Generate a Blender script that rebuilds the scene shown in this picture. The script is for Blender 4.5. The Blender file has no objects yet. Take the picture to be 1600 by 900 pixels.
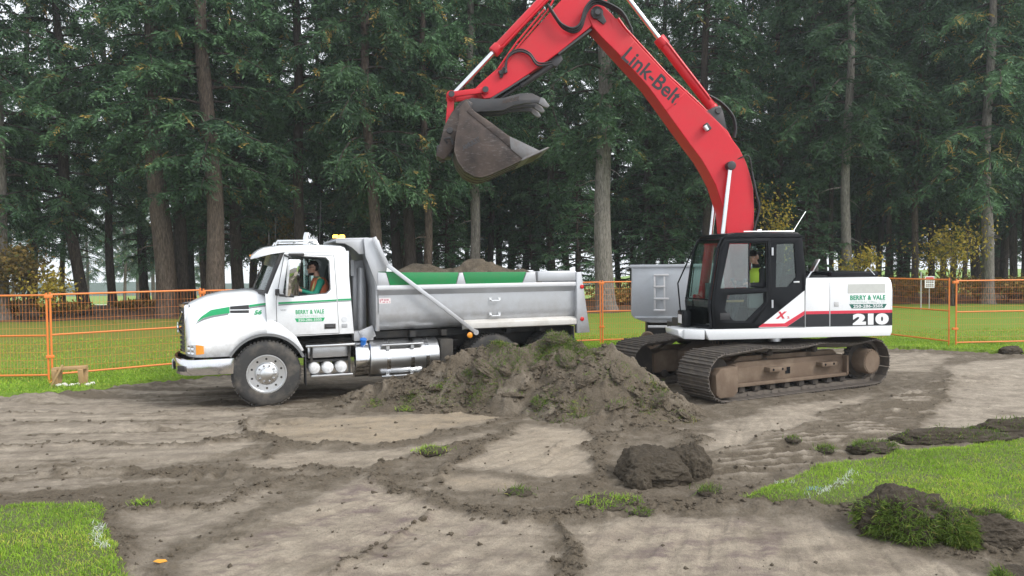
import bpy, bmesh, math, random
import numpy as np
from mathutils import Vector, Matrix
from mathutils.geometry import tessellate_polygon

SC = bpy.context.scene
COL = SC.collection
PI = math.pi
R_ = math.radians

# ------------------------------------------------------------------ camera
cd = bpy.data.cameras.new("camera"); cam = bpy.data.objects.new("camera", cd); COL.objects.link(cam)
cd.sensor_width = 36.0; cd.lens = 36.0 * 1155 / 1600; cd.clip_start = 0.1; cd.clip_end = 3000
cam.matrix_world = (Matrix.Translation((0, 0, 2.4)) @ Matrix.Rotation(PI / 2 - math.atan(38 / 1155), 4, 'X')
                    @ Matrix.Rotation(-R_(0.6), 4, 'Z'))
SC.camera = cam

# ------------------------------------------------------------------ sky, sun, exposure (overcast, misty day)
SUN_EL, SUN_AZ = 42.0, 118.0      # azimuth clockwise from +Y: the brighter sky lies to the right
W = bpy.data.worlds.new("World"); SC.world = W; W.use_nodes = True
nt = W.node_tree; nt.nodes.clear()
sky = nt.nodes.new("ShaderNodeTexSky"); sky.sky_type = 'NISHITA'; sky.sun_disc = False
sky.sun_elevation = R_(SUN_EL); sky.sun_rotation = R_(SUN_AZ); sky.dust_density = 4.0; sky.air_density = 1.0
hs = nt.nodes.new("ShaderNodeHueSaturation"); hs.inputs['Saturation'].default_value = 0.35
mx = nt.nodes.new("ShaderNodeMix"); mx.data_type = 'RGBA'; mx.inputs['Factor'].default_value = 0.72
mx.inputs['B'].default_value = (8.6, 9.0, 9.5, 1)          # the cloud layer, even all over
bg = nt.nodes.new("ShaderNodeBackground"); bg.inputs['Strength'].default_value = 0.11
wo = nt.nodes.new("ShaderNodeOutputWorld")
nt.links.new(sky.outputs[0], hs.inputs['Color']); nt.links.new(hs.outputs[0], mx.inputs['A'])
nt.links.new(mx.outputs['Result'], bg.inputs['Color']); nt.links.new(bg.outputs[0], wo.inputs['Surface'])
sd = bpy.data.lights.new("sun", 'SUN'); sd.energy = 1.5; sd.angle = R_(18); sd.color = (1.0, 0.97, 0.93)
sun = bpy.data.objects.new("sun", sd); COL.objects.link(sun)
_az, _el = R_(SUN_AZ), R_(SUN_EL)
_d = Vector((math.sin(_az) * math.cos(_el), math.cos(_az) * math.cos(_el), math.sin(_el)))
sun.rotation_euler = _d.to_track_quat('Z', 'Y').to_euler()
SC.view_settings.view_transform = 'Standard'; SC.view_settings.look = 'None'
SC.view_settings.exposure = 0.8; SC.view_settings.gamma = 1.0; SC.view_settings.use_curve_mapping = False
SC.render.engine = 'CYCLES'
SC.cycles.max_bounces = 6; SC.cycles.diffuse_bounces = 3; SC.cycles.glossy_bounces = 3
SC.cycles.transmission_bounces = 6; SC.cycles.transparent_max_bounces = 12; SC.cycles.volume_bounces = 1
SC.cycles.use_denoising = True

# ------------------------------------------------------------------ noise
def _hash(ix, iy, seed):
    h = (ix.astype(np.int64) * 374761393 + iy.astype(np.int64) * 668265263 + seed * 1274126177) & 0x7fffffff
    h = ((h ^ (h >> 13)) * 1274126177) & 0x7fffffff
    return ((h ^ (h >> 16)) & 0xffff) / 65535.0
def vnoise(x, y, seed=0):
    x = np.asarray(x, float); y = np.asarray(y, float)
    ix = np.floor(x); iy = np.floor(y); fx = x - ix; fy = y - iy
    fx = fx * fx * fx * (fx * (fx * 6 - 15) + 10); fy = fy * fy * fy * (fy * (fy * 6 - 15) + 10)
    a = _hash(ix, iy, seed); b = _hash(ix + 1, iy, seed); c = _hash(ix, iy + 1, seed); d = _hash(ix + 1, iy + 1, seed)
    return (a + (b - a) * fx) * (1 - fy) + (c + (d - c) * fx) * fy
def fbm(x, y, seed=0, oct=4, gain=.5):
    s = 0; a = 1; t = 0
    for i in range(oct):
        s = s + a * vnoise(x * 2 ** i + 17.3 * i, y * 2 ** i - 9.1 * i, seed + i); t += a; a *= gain
    return s / t * 2 - 1
def billow(x, y, seed=0, oct=3):
    s = 0; a = 1; t = 0
    for i in range(oct):
        s = s + a * (1 - np.abs(2 * vnoise(x * 2 ** i + 5.7 * i, y * 2 ** i, seed + i) - 1)); t += a; a *= .5
    return s / t
def sstep(a, b, x):
    t = np.clip((x - a) / (b - a), 0, 1); return t * t * (3 - 2 * t)
def polysd(x, y, pts):
    """signed distance to a polygon, negative inside"""
    d = np.full(x.shape, 1e9); ins = np.zeros(x.shape, bool); n = len(pts)
    for i in range(n):
        ax, ay = pts[i]; bx, by = pts[(i + 1) % n]
        ex, ey = bx - ax, by - ay; L = ex * ex + ey * ey + 1e-12
        t = np.clip(((x - ax) * ex + (y - ay) * ey) / L, 0, 1)
        d = np.minimum(d, np.hypot(x - ax - t * ex, y - ay - t * ey))
        c = ((ay > y) != (by > y)) & (x < ex * (y - ay) / (ey if ey else 1e-9) + ax)
        ins ^= c
    return np.where(ins, -d, d)

# ------------------------------------------------------------------ mesh helpers
class B:
    """collects shapes; each call adds one shape, bevelled if asked"""
    def __init__(s): s.bm = bmesh.new(); s.mi = 0
    def _add(s, t, bev=0, seg=2):
        if bev:
            t.normal_update()
            ed = [e for e in t.edges if len(e.link_faces) == 2 and e.calc_face_angle(0) > .5]
            if ed: bmesh.ops.bevel(t, geom=ed, offset=bev, segments=seg, affect='EDGES', profile=.5, clamp_overlap=True)
        for f in t.faces: f.material_index = s.mi
        m = bpy.data.meshes.new("t"); t.to_mesh(m); t.free(); s.bm.from_mesh(m); bpy.data.meshes.remove(m)
        return s
    def box(s, c, d, rot=None, bev=0, seg=2):
        t = bmesh.new(); bmesh.ops.create_cube(t, size=1)
        for v in t.verts:
            p = Vector((v.co.x * d[0], v.co.y * d[1], v.co.z * d[2]))
            if rot is not None: p = rot @ p
            v.co = p + Vector(c)
        return s._add(t, bev, seg)
    def bx(s, x0, x1, y0, y1, z0, z1, bev=0, seg=2):
        return s.box(((x0 + x1) / 2, (y0 + y1) / 2, (z0 + z1) / 2), (abs(x1 - x0), abs(y1 - y0), abs(z1 - z0)), None, bev, seg)
    @staticmethod
    def _p(axis, u, v, a):
        return (u, a, v) if axis == 'y' else ((a, u, v) if axis == 'x' else (u, v, a))
    def prism(s, pts, a, b, axis='y', bev=0, seg=2, pts2=None):
        t = bmesh.new()
        A = [t.verts.new(B._p(axis, u, v, a)) for u, v in pts]
        Q = [t.verts.new(B._p(axis, u, v, b)) for u, v in (pts2 or pts)]
        n = len(A)
        t.faces.new(A); t.faces.new(Q[::-1])
        for i in range(n): t.faces.new((A[(i + 1) % n], A[i], Q[i], Q[(i + 1) % n]))
        bmesh.ops.recalc_face_normals(t, faces=t.faces)
        return s._add(t, bev, seg)
    def plate(s, outer, holes, a, b, axis='y', bev=0):
        loops = [list(outer)] + [list(h) for h in holes]
        flat = [p for l in loops for p in l]
        tri = tessellate_polygon([[Vector((u, v, 0)) for u, v in l] for l in loops])
        t = bmesh.new()
        A = [t.verts.new(B._p(axis, u, v, a)) for u, v in flat]
        Q = [t.verts.new(B._p(axis, u, v, b)) for u, v in flat]
        for i, j, k in tri:
            try:
                t.faces.new((A[i], A[j], A[k])); t.faces.new((Q[k], Q[j], Q[i]))
            except ValueError: pass
        o = 0
        for l in loops:
            n = len(l)
            for i in range(n):
                t.faces.new((A[o + (i + 1) % n], A[o + i], Q[o + i], Q[o + (i + 1) % n]))
            o += n
        bmesh.ops.recalc_face_normals(t, faces=t.faces)
        return s._add(t, bev)
    def cyl(s, p0, p1, r0, r1=None, n=20, caps=True, bev=0):
        r1 = r0 if r1 is None else r1
        return s.loft_tube([p0, p1], [r0, r1], n, caps, bev)
    def loft_tube(s, pts, rs, n=8, caps=True, bev=0):
        t = bmesh.new(); P = [Vector(p) for p in pts]; rings = []
        if not hasattr(rs, '__len__'): rs = [rs] * len(P)
        up = None
        for i, p in enumerate(P):
            d = (P[min(i + 1, len(P) - 1)] - P[max(i - 1, 0)]).normalized()
            if up is None: up = Vector((0, 0, 1)) if abs(d.z) < .9 else Vector((1, 0, 0))
            u = d.cross(up)
            u = (u if u.length > 1e-6 else d.orthogonal()).normalized(); w = u.cross(d); up = w
            rings.append([t.verts.new(p + (u * math.cos(k * 2 * PI / n) + w * math.sin(k * 2 * PI / n)) * rs[i]) for k in range(n)])
        for a, b in zip(rings, rings[1:]):
            for k in range(n): t.faces.new((a[k], a[(k + 1) % n], b[(k + 1) % n], b[k]))
        if caps: t.faces.new(rings[0][::-1]); t.faces.new(rings[-1])
        bmesh.ops.recalc_face_normals(t, faces=t.faces)
        return s._add(t, bev)
    tube = loft_tube
    def lathe(s, c, axis, prof, n=32):
        """prof: (radius, along) pairs, closed through the axis when radius is 0"""
        t = bmesh.new(); ax = Vector(axis).normalized(); u = ax.orthogonal().normalized(); w = ax.cross(u); c = Vector(c)
        rings = []
        for r, h in prof:
            if r < 1e-6: rings.append([t.verts.new(c + ax * h)] * n)
            else: rings.append([t.verts.new(c + ax * h + (u * math.cos(k * 2 * PI / n) + w * math.sin(k * 2 * PI / n)) * r) for k in range(n)])
        for a, b in zip(rings, rings[1:]):
            for k in range(n):
                q = [a[k], a[(k + 1) % n], b[(k + 1) % n], b[k]]; r = []
                for v in q:
                    if v not in r: r.append(v)
                if len(r) > 2:
                    try: t.faces.new(r)
                    except ValueError: pass
        bmesh.ops.recalc_face_normals(t, faces=t.faces)
        return s._add(t)
    def loft(s, rings, closed=True, caps=True):
        t = bmesh.new(); V = [[t.verts.new(p) for p in r] for r in rings]; n = len(V[0])
        for a, b in zip(V, V[1:]):
            for k in range(n if closed else n - 1):
                t.faces.new((a[k], a[(k + 1) % n], b[(k + 1) % n], b[k]))
        if caps and closed: t.faces.new(V[0][::-1]); t.faces.new(V[-1])
        bmesh.ops.recalc_face_normals(t, faces=t.faces)
        return s._add(t)
    def sphere(s, c, r, n=16, m=10, rot=None):
        r = (r, r, r) if not hasattr(r, '__len__') else r
        t = bmesh.new(); bmesh.ops.create_uvsphere(t, u_segments=n, v_segments=m, radius=1)
        for v in t.verts:
            p = Vector((v.co.x * r[0], v.co.y * r[1], v.co.z * r[2]))
            if rot is not None: p = rot @ p
            v.co = p + Vector(c)
        return s._add(t)
    def xf(s, M):
        bmesh.ops.transform(s.bm, matrix=M, verts=s.bm.verts); return s
    def out(s, name, mats, parent=None, smooth=35, **kw):
        m = bpy.data.meshes.new(name); s.bm.to_mesh(m); s.bm.free()
        return link(name, m, mats, parent, smooth, **kw)
def link(name, m, mats, parent=None, smooth=35, loc=None, rot=None, **kw):
    for x in (mats if isinstance(mats, (list, tuple)) else [mats]): m.materials.append(x)
    if smooth:
        m.shade_smooth()
        if smooth < 180: m.set_sharp_from_angle(angle=R_(smooth))
    o = bpy.data.objects.new(name, m); COL.objects.link(o)
    if parent is not None: o.parent = parent
    if loc is not None: o.location = loc
    if rot is not None: o.rotation_euler = rot
    for k, v in kw.items(): o[k] = v
    return o
def dup(o, parent=None, loc=None, rot=None, deep=True):
    c = o.copy(); COL.objects.link(c)
    if parent is not None: c.parent = parent
    if loc is not None: c.location = loc
    if rot is not None: c.rotation_euler = rot
    if deep:
        for ch in list(o.children): dup(ch, c)
    return c
def thing(name, label, cat, loc=(0, 0, 0), rz=0, group=None):
    o = bpy.data.objects.new(name, None); COL.objects.link(o); o.empty_display_size = .3
    o.location = loc; o.rotation_euler = (0, 0, rz); o['label'] = label; o['category'] = cat
    if group: o['group'] = group
    return o
def tag(o, label, cat, group=None, kind=None):
    o['label'] = label; o['category'] = cat
    if group: o['group'] = group
    if kind: o['kind'] = kind
    return o
def npmesh(name, verts, faces, attrs=None):
    """mesh from numpy arrays; faces of one size; attrs: name -> per-vertex colour (n,4)"""
    m = bpy.data.meshes.new(name); verts = np.ascontiguousarray(verts, np.float32); faces = np.ascontiguousarray(faces, np.int32)
    nf, k = faces.shape
    m.vertices.add(len(verts)); m.vertices.foreach_set('co', verts.ravel())
    m.loops.add(nf * k); m.loops.foreach_set('vertex_index', faces.ravel())
    m.polygons.add(nf); m.polygons.foreach_set('loop_start', np.arange(0, nf * k, k, dtype=np.int32))
    m.polygons.foreach_set('loop_total', np.full(nf, k, np.int32))
    m.update(calc_edges=True)
    for n, a in (attrs or {}).items():
        at = m.attributes.new(n, 'FLOAT_COLOR', 'POINT'); at.data.foreach_set('color', np.ascontiguousarray(a, np.float32).ravel())
    return m
def gridfaces(nr, nc):
    i = np.arange(nr * nc).reshape(nr, nc)
    return np.stack([i[:-1, :-1].ravel(), i[:-1, 1:].ravel(), i[1:, 1:].ravel(), i[1:, :-1].ravel()], 1)
def text(name, s, mat, parent, w, h, origin, ux, uz, bold=0.0, shear=0.0, spacing=1.0, depth=.0015):
    """flat lettering fitted to w x h, its lower-left corner at origin, running along ux with its top towards uz"""
    cu = bpy.data.curves.new("t", 'FONT'); cu.body = s; cu.size = 1; cu.offset = bold; cu.space_character = spacing; cu.shear = shear
    cu.extrude = .001; cu.resolution_u = 4
    to = bpy.data.objects.new("t", cu); COL.objects.link(to)
    dg = bpy.context.evaluated_depsgraph_get(); m = bpy.data.meshes.new_from_object(to.evaluated_get(dg))
    bpy.data.objects.remove(to); bpy.data.curves.remove(cu)
    co = np.array([v.co[:] for v in m.vertices]); lo = co.min(0); hi = co.max(0)
    ux = Vector(ux).normalized(); uz = Vector(uz).normalized(); un = ux.cross(uz)
    for v in m.vertices:
        a = (v.co.x - lo[0]) / (hi[0] - lo[0]) * w; b = (v.co.y - lo[1]) / (hi[1] - lo[1]) * h
        v.co = Vector(origin) + ux * a + uz * b + un * (depth if v.co.z > 0 else 0)
    return link(name, m, mat, parent, 0)

# ------------------------------------------------------------------ materials
def mk(name):
    m = bpy.data.materials.new(name); m.use_nodes = True
    n = m.node_tree.nodes; b = n['Principled BSDF']
    return m, m.node_tree, b
def nd(t, ty, **kw):
    n = t.nodes.new(ty)
    for k, v in kw.items():
        if k.startswith('i_'): n.inputs[k[2:].replace('_', ' ')].default_value = v
        else: setattr(n, k, v)
    return n
def mixc(t, fac, a, b, mode='MIX'):
    n = t.nodes.new('ShaderNodeMix'); n.data_type = 'RGBA'; n.blend_type = mode
    for sock, v in ((n.inputs['Factor'], fac), (n.inputs['A'], a), (n.inputs['B'], b)):
        if hasattr(v, 'is_linked'): t.links.new(v, sock)
        elif isinstance(v, (int, float)): sock.default_value = v
        else: sock.default_value = (*v[:3], 1)
    return n.outputs['Result']
def noise(t, scale, detail=4, rough=.55, vec=None, stretch=None):
    n = nd(t, 'ShaderNodeTexNoise'); n.inputs['Scale'].default_value = scale; n.inputs['Detail'].default_value = detail
    n.inputs['Roughness'].default_value = rough
    tc = nd(t, 'ShaderNodeTexCoord')
    src = tc.outputs['Object'] if vec is None else vec
    if stretch:
        mp = nd(t, 'ShaderNodeMapping'); mp.inputs['Scale'].default_value = stretch; t.links.new(src, mp.inputs['Vector']); src = mp.outputs[0]
    t.links.new(src, n.inputs['Vector']); return n.outputs['Fac']
def ramp(t, src, *stops):
    r = nd(t, 'ShaderNodeValToRGB'); e = r.color_ramp.elements
    while len(e) < len(stops): e.new(.5)
    for el, (p, c) in zip(e, stops):
        el.position = p; el.color = (c, c, c, 1) if isinstance(c, (int, float)) else (*c[:3], 1)
    t.links.new(src, r.inputs[0]); return r.outputs[0]
def bump(t, b, src, strength=.3, dist=.01):
    n = nd(t, 'ShaderNodeBump'); n.inputs['Strength'].default_value = strength; n.inputs['Distance'].default_value = dist
    t.links.new(src, n.inputs['Height']); t.links.new(n.outputs[0], b.inputs['Normal']); return n
DUST = (.30, .25, .19)
def paint(name, col, rough=.4, metal=0., dirt=.25, dirtcol=DUST, scale=3., coat=0., bmp=0., spec=.5):
    m, t, b = mk(name)
    n1 = noise(t, scale, 6, .6); f = ramp(t, n1, (.45, 0.), (.75, dirt))
    n2 = noise(t, scale * 9, 4, .6)
    c = mixc(t, ramp(t, n2, (.3, .0), (.8, .16)), col, tuple(x * .7 for x in col))
    c = mixc(t, f, c, dirtcol); t.links.new(c, b.inputs['Base Color'])
    rr = nd(t, 'ShaderNodeMapRange'); rr.inputs['To Min'].default_value = rough; rr.inputs['To Max'].default_value = min(1, rough + .45)
    t.links.new(f, rr.inputs['Value']); t.links.new(rr.outputs[0], b.inputs['Roughness'])
    b.inputs['Metallic'].default_value = metal; b.inputs['Coat Weight'].default_value = coat
    b.inputs['Specular IOR Level'].default_value = spec
    if bmp: bump(t, b, n2, bmp, .01)
    return m
def flat(name, col, rough=.5, metal=0.):
    m, t, b = mk(name); b.inputs['Base Color'].default_value = (*col, 1)
    n = noise(t, 14, 4); c = mixc(t, ramp(t, n, (.35, 0.), (.8, .3)), col, tuple(x * .72 for x in col)); t.links.new(c, b.inputs['Base Color'])
    b.inputs['Roughness'].default_value = rough; b.inputs['Metallic'].default_value = metal; return m
def glass(name, tint, alpha, rough=.02):
    m, t, b = mk(name); t.nodes.remove(b)
    tr = nd(t, 'ShaderNodeBsdfTransparent'); tr.inputs['Color'].default_value = (*tint, 1)
    gl = nd(t, 'ShaderNodeBsdfGlossy'); gl.inputs['Roughness'].default_value = rough
    lw = nd(t, 'ShaderNodeLayerWeight'); lw.inputs['Blend'].default_value = .5
    fr = nd(t, 'ShaderNodeMath', operation='POWER'); t.links.new(lw.outputs['Facing'], fr.inputs[0]); fr.inputs[1].default_value = 5.
    ad = nd(t, 'ShaderNodeMath', operation='ADD', use_clamp=True); ad.inputs[1].default_value = alpha + .03; t.links.new(fr.outputs[0], ad.inputs[0])
    mi = nd(t, 'ShaderNodeMixShader'); t.links.new(ad.outputs[0], mi.inputs[0]); t.links.new(tr.outputs[0], mi.inputs[1]); t.links.new(gl.outputs[0], mi.inputs[2])
    t.links.new(mi.outputs[0], t.nodes['Material Output'].inputs['Surface']); return m
# ================================================================== THE GROUND
LAWN_EDGE = [(-40, 12.4), (-13.1, 12.6), (-9.35, 13.4), (-8.6, 13.45), (-8.15, 14.0), (-7.7, 14.6), (-6.9, 15.3), (-5, 17.2), (-2, 19.2), (2.2, 20.0),
             (3.2, 20.06), (6.5, 19.8), (9.95, 19.45), (11.15, 18.9), (12.6, 18.1), (16, 16.75), (45, 12), (45, 900), (-40, 900)]
GRASS_L = [(-6.89, 7.48), (-5.04, 7.18), (-4.72, 7.27), (-4.17, 7.31), (-3.88, 6.9), (-3.53, 6.39), (-3.34, 6.09), (-3.01, 5.68), (-2.54, 5.02), (-2.3, 4.4), (-6.5, 4.4)]
GRASS_R = [(2.22, 7.24), (2.82, 7.74), (3.56, 8.36), (4.34, 8.61), (4.64, 8.9), (5.34, 9.03), (5.94, 9.23), (7.55, 9.65), (10.5, 9.4), (10, 6.4), (6.13, 6.2), (4.45, 6.39), (3.88, 6.66), (3.5, 6.94), (2.83, 7.1)]
LIGHT = [  # scraped clay areas: polygon, lightness, warm tint, violet tint
    ([(-3.91, 11.3), (-3.37, 11.65), (-2.49, 11.81), (-1.08, 12.15), (.35, 12.18), (-.12, 11.35), (-.95, 10.64), (-1.76, 9.98), (-2.62, 9.94), (-3.38, 10.12)], .78, .75, 0),
    ([(-3.32, 9.21), (-2.72, 9.67), (-1.31, 9.85), (-.39, 10.61), (-.02, 10.76), (-.54, 9.93), (-1.3, 9.13), (-1.82, 8.58), (-2.43, 8.34), (-2.99, 8.49)], .6, .25, .1),
    ([(-.29, 10.29), (.46, 11), (1.04, 10.63), (1.12, 9.51), (.93, 8.4), (.4, 8.12), (-.24, 8.34), (-.77, 8.54), (-.47, 9.41)], 1, .35, 0),
    ([(-1.1, 8.12), (-.84, 8.46), (-.31, 8.27), (.22, 7.89), (-.02, 7.63), (-.56, 7.73)], .66, .6, 0),
    ([(-2.27, 7.14), (-2.08, 7.85), (-1.69, 8.5), (-1.25, 7.82), (-.71, 7.09), (.34, 6.97), (.44, 6.24), (.38, 5.72), (.37, 4.2), (-2.3, 4.2), (-2.57, 5.92)], .74, .25, .6),
    ([(.5, 6.63), (1.31, 6.94), (2.1, 6.92), (2.69, 6.9), (3.22, 6.17), (3.49, 5.41), (3.25, 4.2), (.5, 4.2)], .8, .3, .55),
    ([(-14, 12.2), (-10.7, 12.8), (-7.5, 13.1), (-5.27, 12.82), (-3.82, 11.77), (-3.41, 9.7), (-4.19, 8.67), (-4.96, 8.07), (-6.58, 7.89), (-12, 8.2)], .5, .1, .12),
    ([(2.33, 9.8), (3.19, 11.18), (4.58, 12.28), (6.63, 13.39), (5.43, 11.8), (3.38, 9.76), (2.59, 9.07), (2.33, 9.3)], .82, .15, 0),
    ([(4.87, 9.35), (5.9, 10.61), (7.57, 12.82), (9.73, 16.74), (12.27, 17.67), (16.5, 16.3), (15, 10.2), (9.43, 9.9), (7.47, 10.1), (5.87, 9.65)], .8, .05, 0),
    ([(-3.93, 7.2), (-3.64, 7.38), (-2.96, 8), (-2.39, 8.22), (-2.4, 7.34), (-2.73, 6.19), (-2.6, 4.6), (-2.84, 4.6), (-3.2, 6.2)], .42, .1, .2),
    ([(-7.2, 14.6), (-3, 18), (2, 19.6), (9.5, 19), (11, 18.4), (9, 15.8), (3, 16), (-3, 14.2)], .6, .05, 0)]
TREAD = [(2.23, 8.3), (3.32, 9.58), (5.2, 11.32), (7.68, 13.82), (9.6, 15.6), (10.2, 15.3), (7.94, 13.3), (6.1, 10.81), (4.88, 9.52), (3.8, 8.93), (2.69, 8.16)]

RIBBONS = [  # loose soil left in ridges between the scraped strips: line, half width
    ( [(-4.25, 11.55), (-3.44, 10.05), (-2.45, 9.94), (-1.43, 10.07), (-0.4, 10.78), (0.33, 11.66)] , 0.09 ),
    ( [(-3.69, 8.39), (-2.63, 8.53), (-1.84, 8.66), (-1.15, 9.22), (-0.37, 9.92), (-0.02, 10.59)] , 0.13 ),
    ( [(-4.05, 7.2), (-3.01, 7.26), (-2.45, 8.17), (-1.59, 8.57)] , 0.12 ),
    ( [(-1.33, 5.64), (-1.26, 5.99), (-0.97, 6.56), (-0.71, 7.09)] , 0.06 ),
    ( [(-1.79, 8.45), (-1.23, 7.67), (-0.65, 7.19), (0.28, 6.85), (1.23, 7.18), (2.24, 7.39)] , 0.2 ),
    ( [(0.32, 5.17), (0.54, 6.17), (0.48, 6.79)] , 0.1 ),
    ( [(-7.78, 9.88), (-5.74, 10.08), (-4.31, 9.84), (-3.36, 10.35)] , 0.08 ),
    ( [(-8.89, 11.31), (-7.01, 11.45), (-4.81, 10.99), (-4.04, 11.54)] , 0.05 ),
    ( [(2.14, 7.49), (3.63, 6.96), (3.75, 6.15), (4.21, 5.74)] , 0.22 ),
    ( [(-9.04, 12.04), (-6.32, 12.05), (-4.09, 12.31), (-2.62, 12.45)] , 0.06 ),
    ( [(1.06, 9.51), (1.4, 10.21), (2.17, 10.49), (2.46, 9.8), (1.99, 8.85)] , 0.22 ),
    ( [(-0.78, 7.92), (-0.77, 8.54), (-0.51, 9.32), (-0.29, 10.21), (0.26, 10.92)] , 0.13 ),
    ( [(1.13, 11.05), (1.18, 9.51), (0.98, 8.22), (0.66, 7.76)] , 0.12 ),
    ( [(-3.01, 5.68), (-3.47, 6.35), (-3.96, 7.2), (-5.02, 7.73)] , 0.14 ),
    ( [(-4.15, 10.08), (-3.76, 10.44), (-3.17, 10.04), (-2.94, 9.05)] , 0.14 ),
    ( [(2.14, 8.85), (3.21, 9.76), (5.43, 11.8), (7.09, 13.17)] , 0.05 ),
    ( [(4.64, 9.2), (5.83, 10.48), (7.81, 13.13), (9.24, 15.77)] , 0.06 ),
    ( [(-0.95, 6.59), (-0.25, 6.34), (0.41, 6.24)] , 0.03 ),
    ( [(-3.66, 11.29), (-2.3, 10.87), (-0.99, 11.07), (-0.12, 11.35)] , 0.03 ),
    ( [(-5.94, 8.47), (-5.19, 8.71), (-4.05, 8.53), (-3.63, 8.79)] , 0.07 ),
    ( [(0.41, 8.91), (0.67, 9.87)] , 0.06 ),
]
def polyd(x, y, pts):
    d = np.full(x.shape, 1e9)
    for (ax, ay), (bx_, by_) in zip(pts, pts[1:]):
        ex, ey = bx_ - ax, by_ - ay; t = np.clip(((x - ax) * ex + (y - ay) * ey) / (ex * ex + ey * ey), 0, 1); d = np.minimum(d, np.hypot(x - ax - t * ex, y - ay - t * ey))
    return d
def soil_fields(x, y):
    n1 = fbm(x * 1.1, y * 1.1, 3, 4); n2 = fbm(x * 1.1 + 40, y * 1.1, 5, 4); n3 = fbm(x * 6, y * 6, 8, 4)
    wx = x + .28 * n1 + .06 * n3; wy = y + .28 * n2 + .06 * fbm(x * 6, y * 6 + 30, 9, 4)
    light = np.full_like(x, .16); warm = np.zeros_like(x); vio = np.zeros_like(x)
    for p, l, w, v in LIGHT:
        sd_ = polysd(wx, wy, p); m = 1 - sstep(-.30, .16, sd_)
        light = np.maximum(light, m * l); warm = np.maximum(warm, m * w); vio = np.maximum(vio, m * v)
    rib = np.zeros_like(x)
    for p, w in RIBBONS:
        d = polyd(wx, wy, p); k = np.exp(-(d / (w * (.75 + .6 * n3 + .35 * n2))) ** 2) * sstep(-.75, -.1, n1 + .5 * n3 + .25); rib = np.maximum(rib, k * min(1, .25 + w / .13))
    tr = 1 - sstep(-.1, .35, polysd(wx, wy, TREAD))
    isl = sstep(.12, .55, fbm(x * .9 + 3, y * 1.5, 21, 6, .62)) * (1 - sstep(.82, 1., light) * .6)
    # grouser bars: soil colour paler along the print crests, darker between them
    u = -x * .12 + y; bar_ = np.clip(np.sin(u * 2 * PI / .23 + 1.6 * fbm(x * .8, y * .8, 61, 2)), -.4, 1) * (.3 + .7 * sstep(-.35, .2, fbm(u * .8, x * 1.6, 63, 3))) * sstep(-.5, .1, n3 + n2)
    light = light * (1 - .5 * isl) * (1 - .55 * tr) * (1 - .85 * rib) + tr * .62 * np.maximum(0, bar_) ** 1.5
    # wheel sweeps on the left: long curved streaks
    sw = fbm(x * .35 + .2 * y, y * 3.4 - x * .45, 31, 5, .6); lf = 1 - sstep(-4.8, -2.6, x)
    sw2 = fbm(x * .5 + .3 * y, y * 9 - x * 1.3, 35, 4, .65); light = light + ((lf * .5 + .08) * sw + (lf * .3) * sw2) * (1 - rib)
    # scrape marks of the bucket, fanned around the machine
    ang = np.arctan2(y - 14.5, x - 4.6); rad_ = np.hypot(x - 4.6, y - 14.5)
    sc_ = (.6 * fbm(ang * 46 + .8 * n1, rad_ * .5, 33, 4, .65) + .6 * fbm(ang * 150 + 1.2 * n2, rad_ * .8, 37, 3, .6)) * sstep(.25, .55, light) * (1 - lf)
    light = light + .24 * sc_; vio = vio * (.35 + 1.2 * sstep(-.1, .35, fbm(ang * 30 + n1, rad_ * .8, 39, 4, .6)))
    return np.clip(light, 0, 1), warm, vio, rib, tr, isl, sw * lf, sc_
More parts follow.
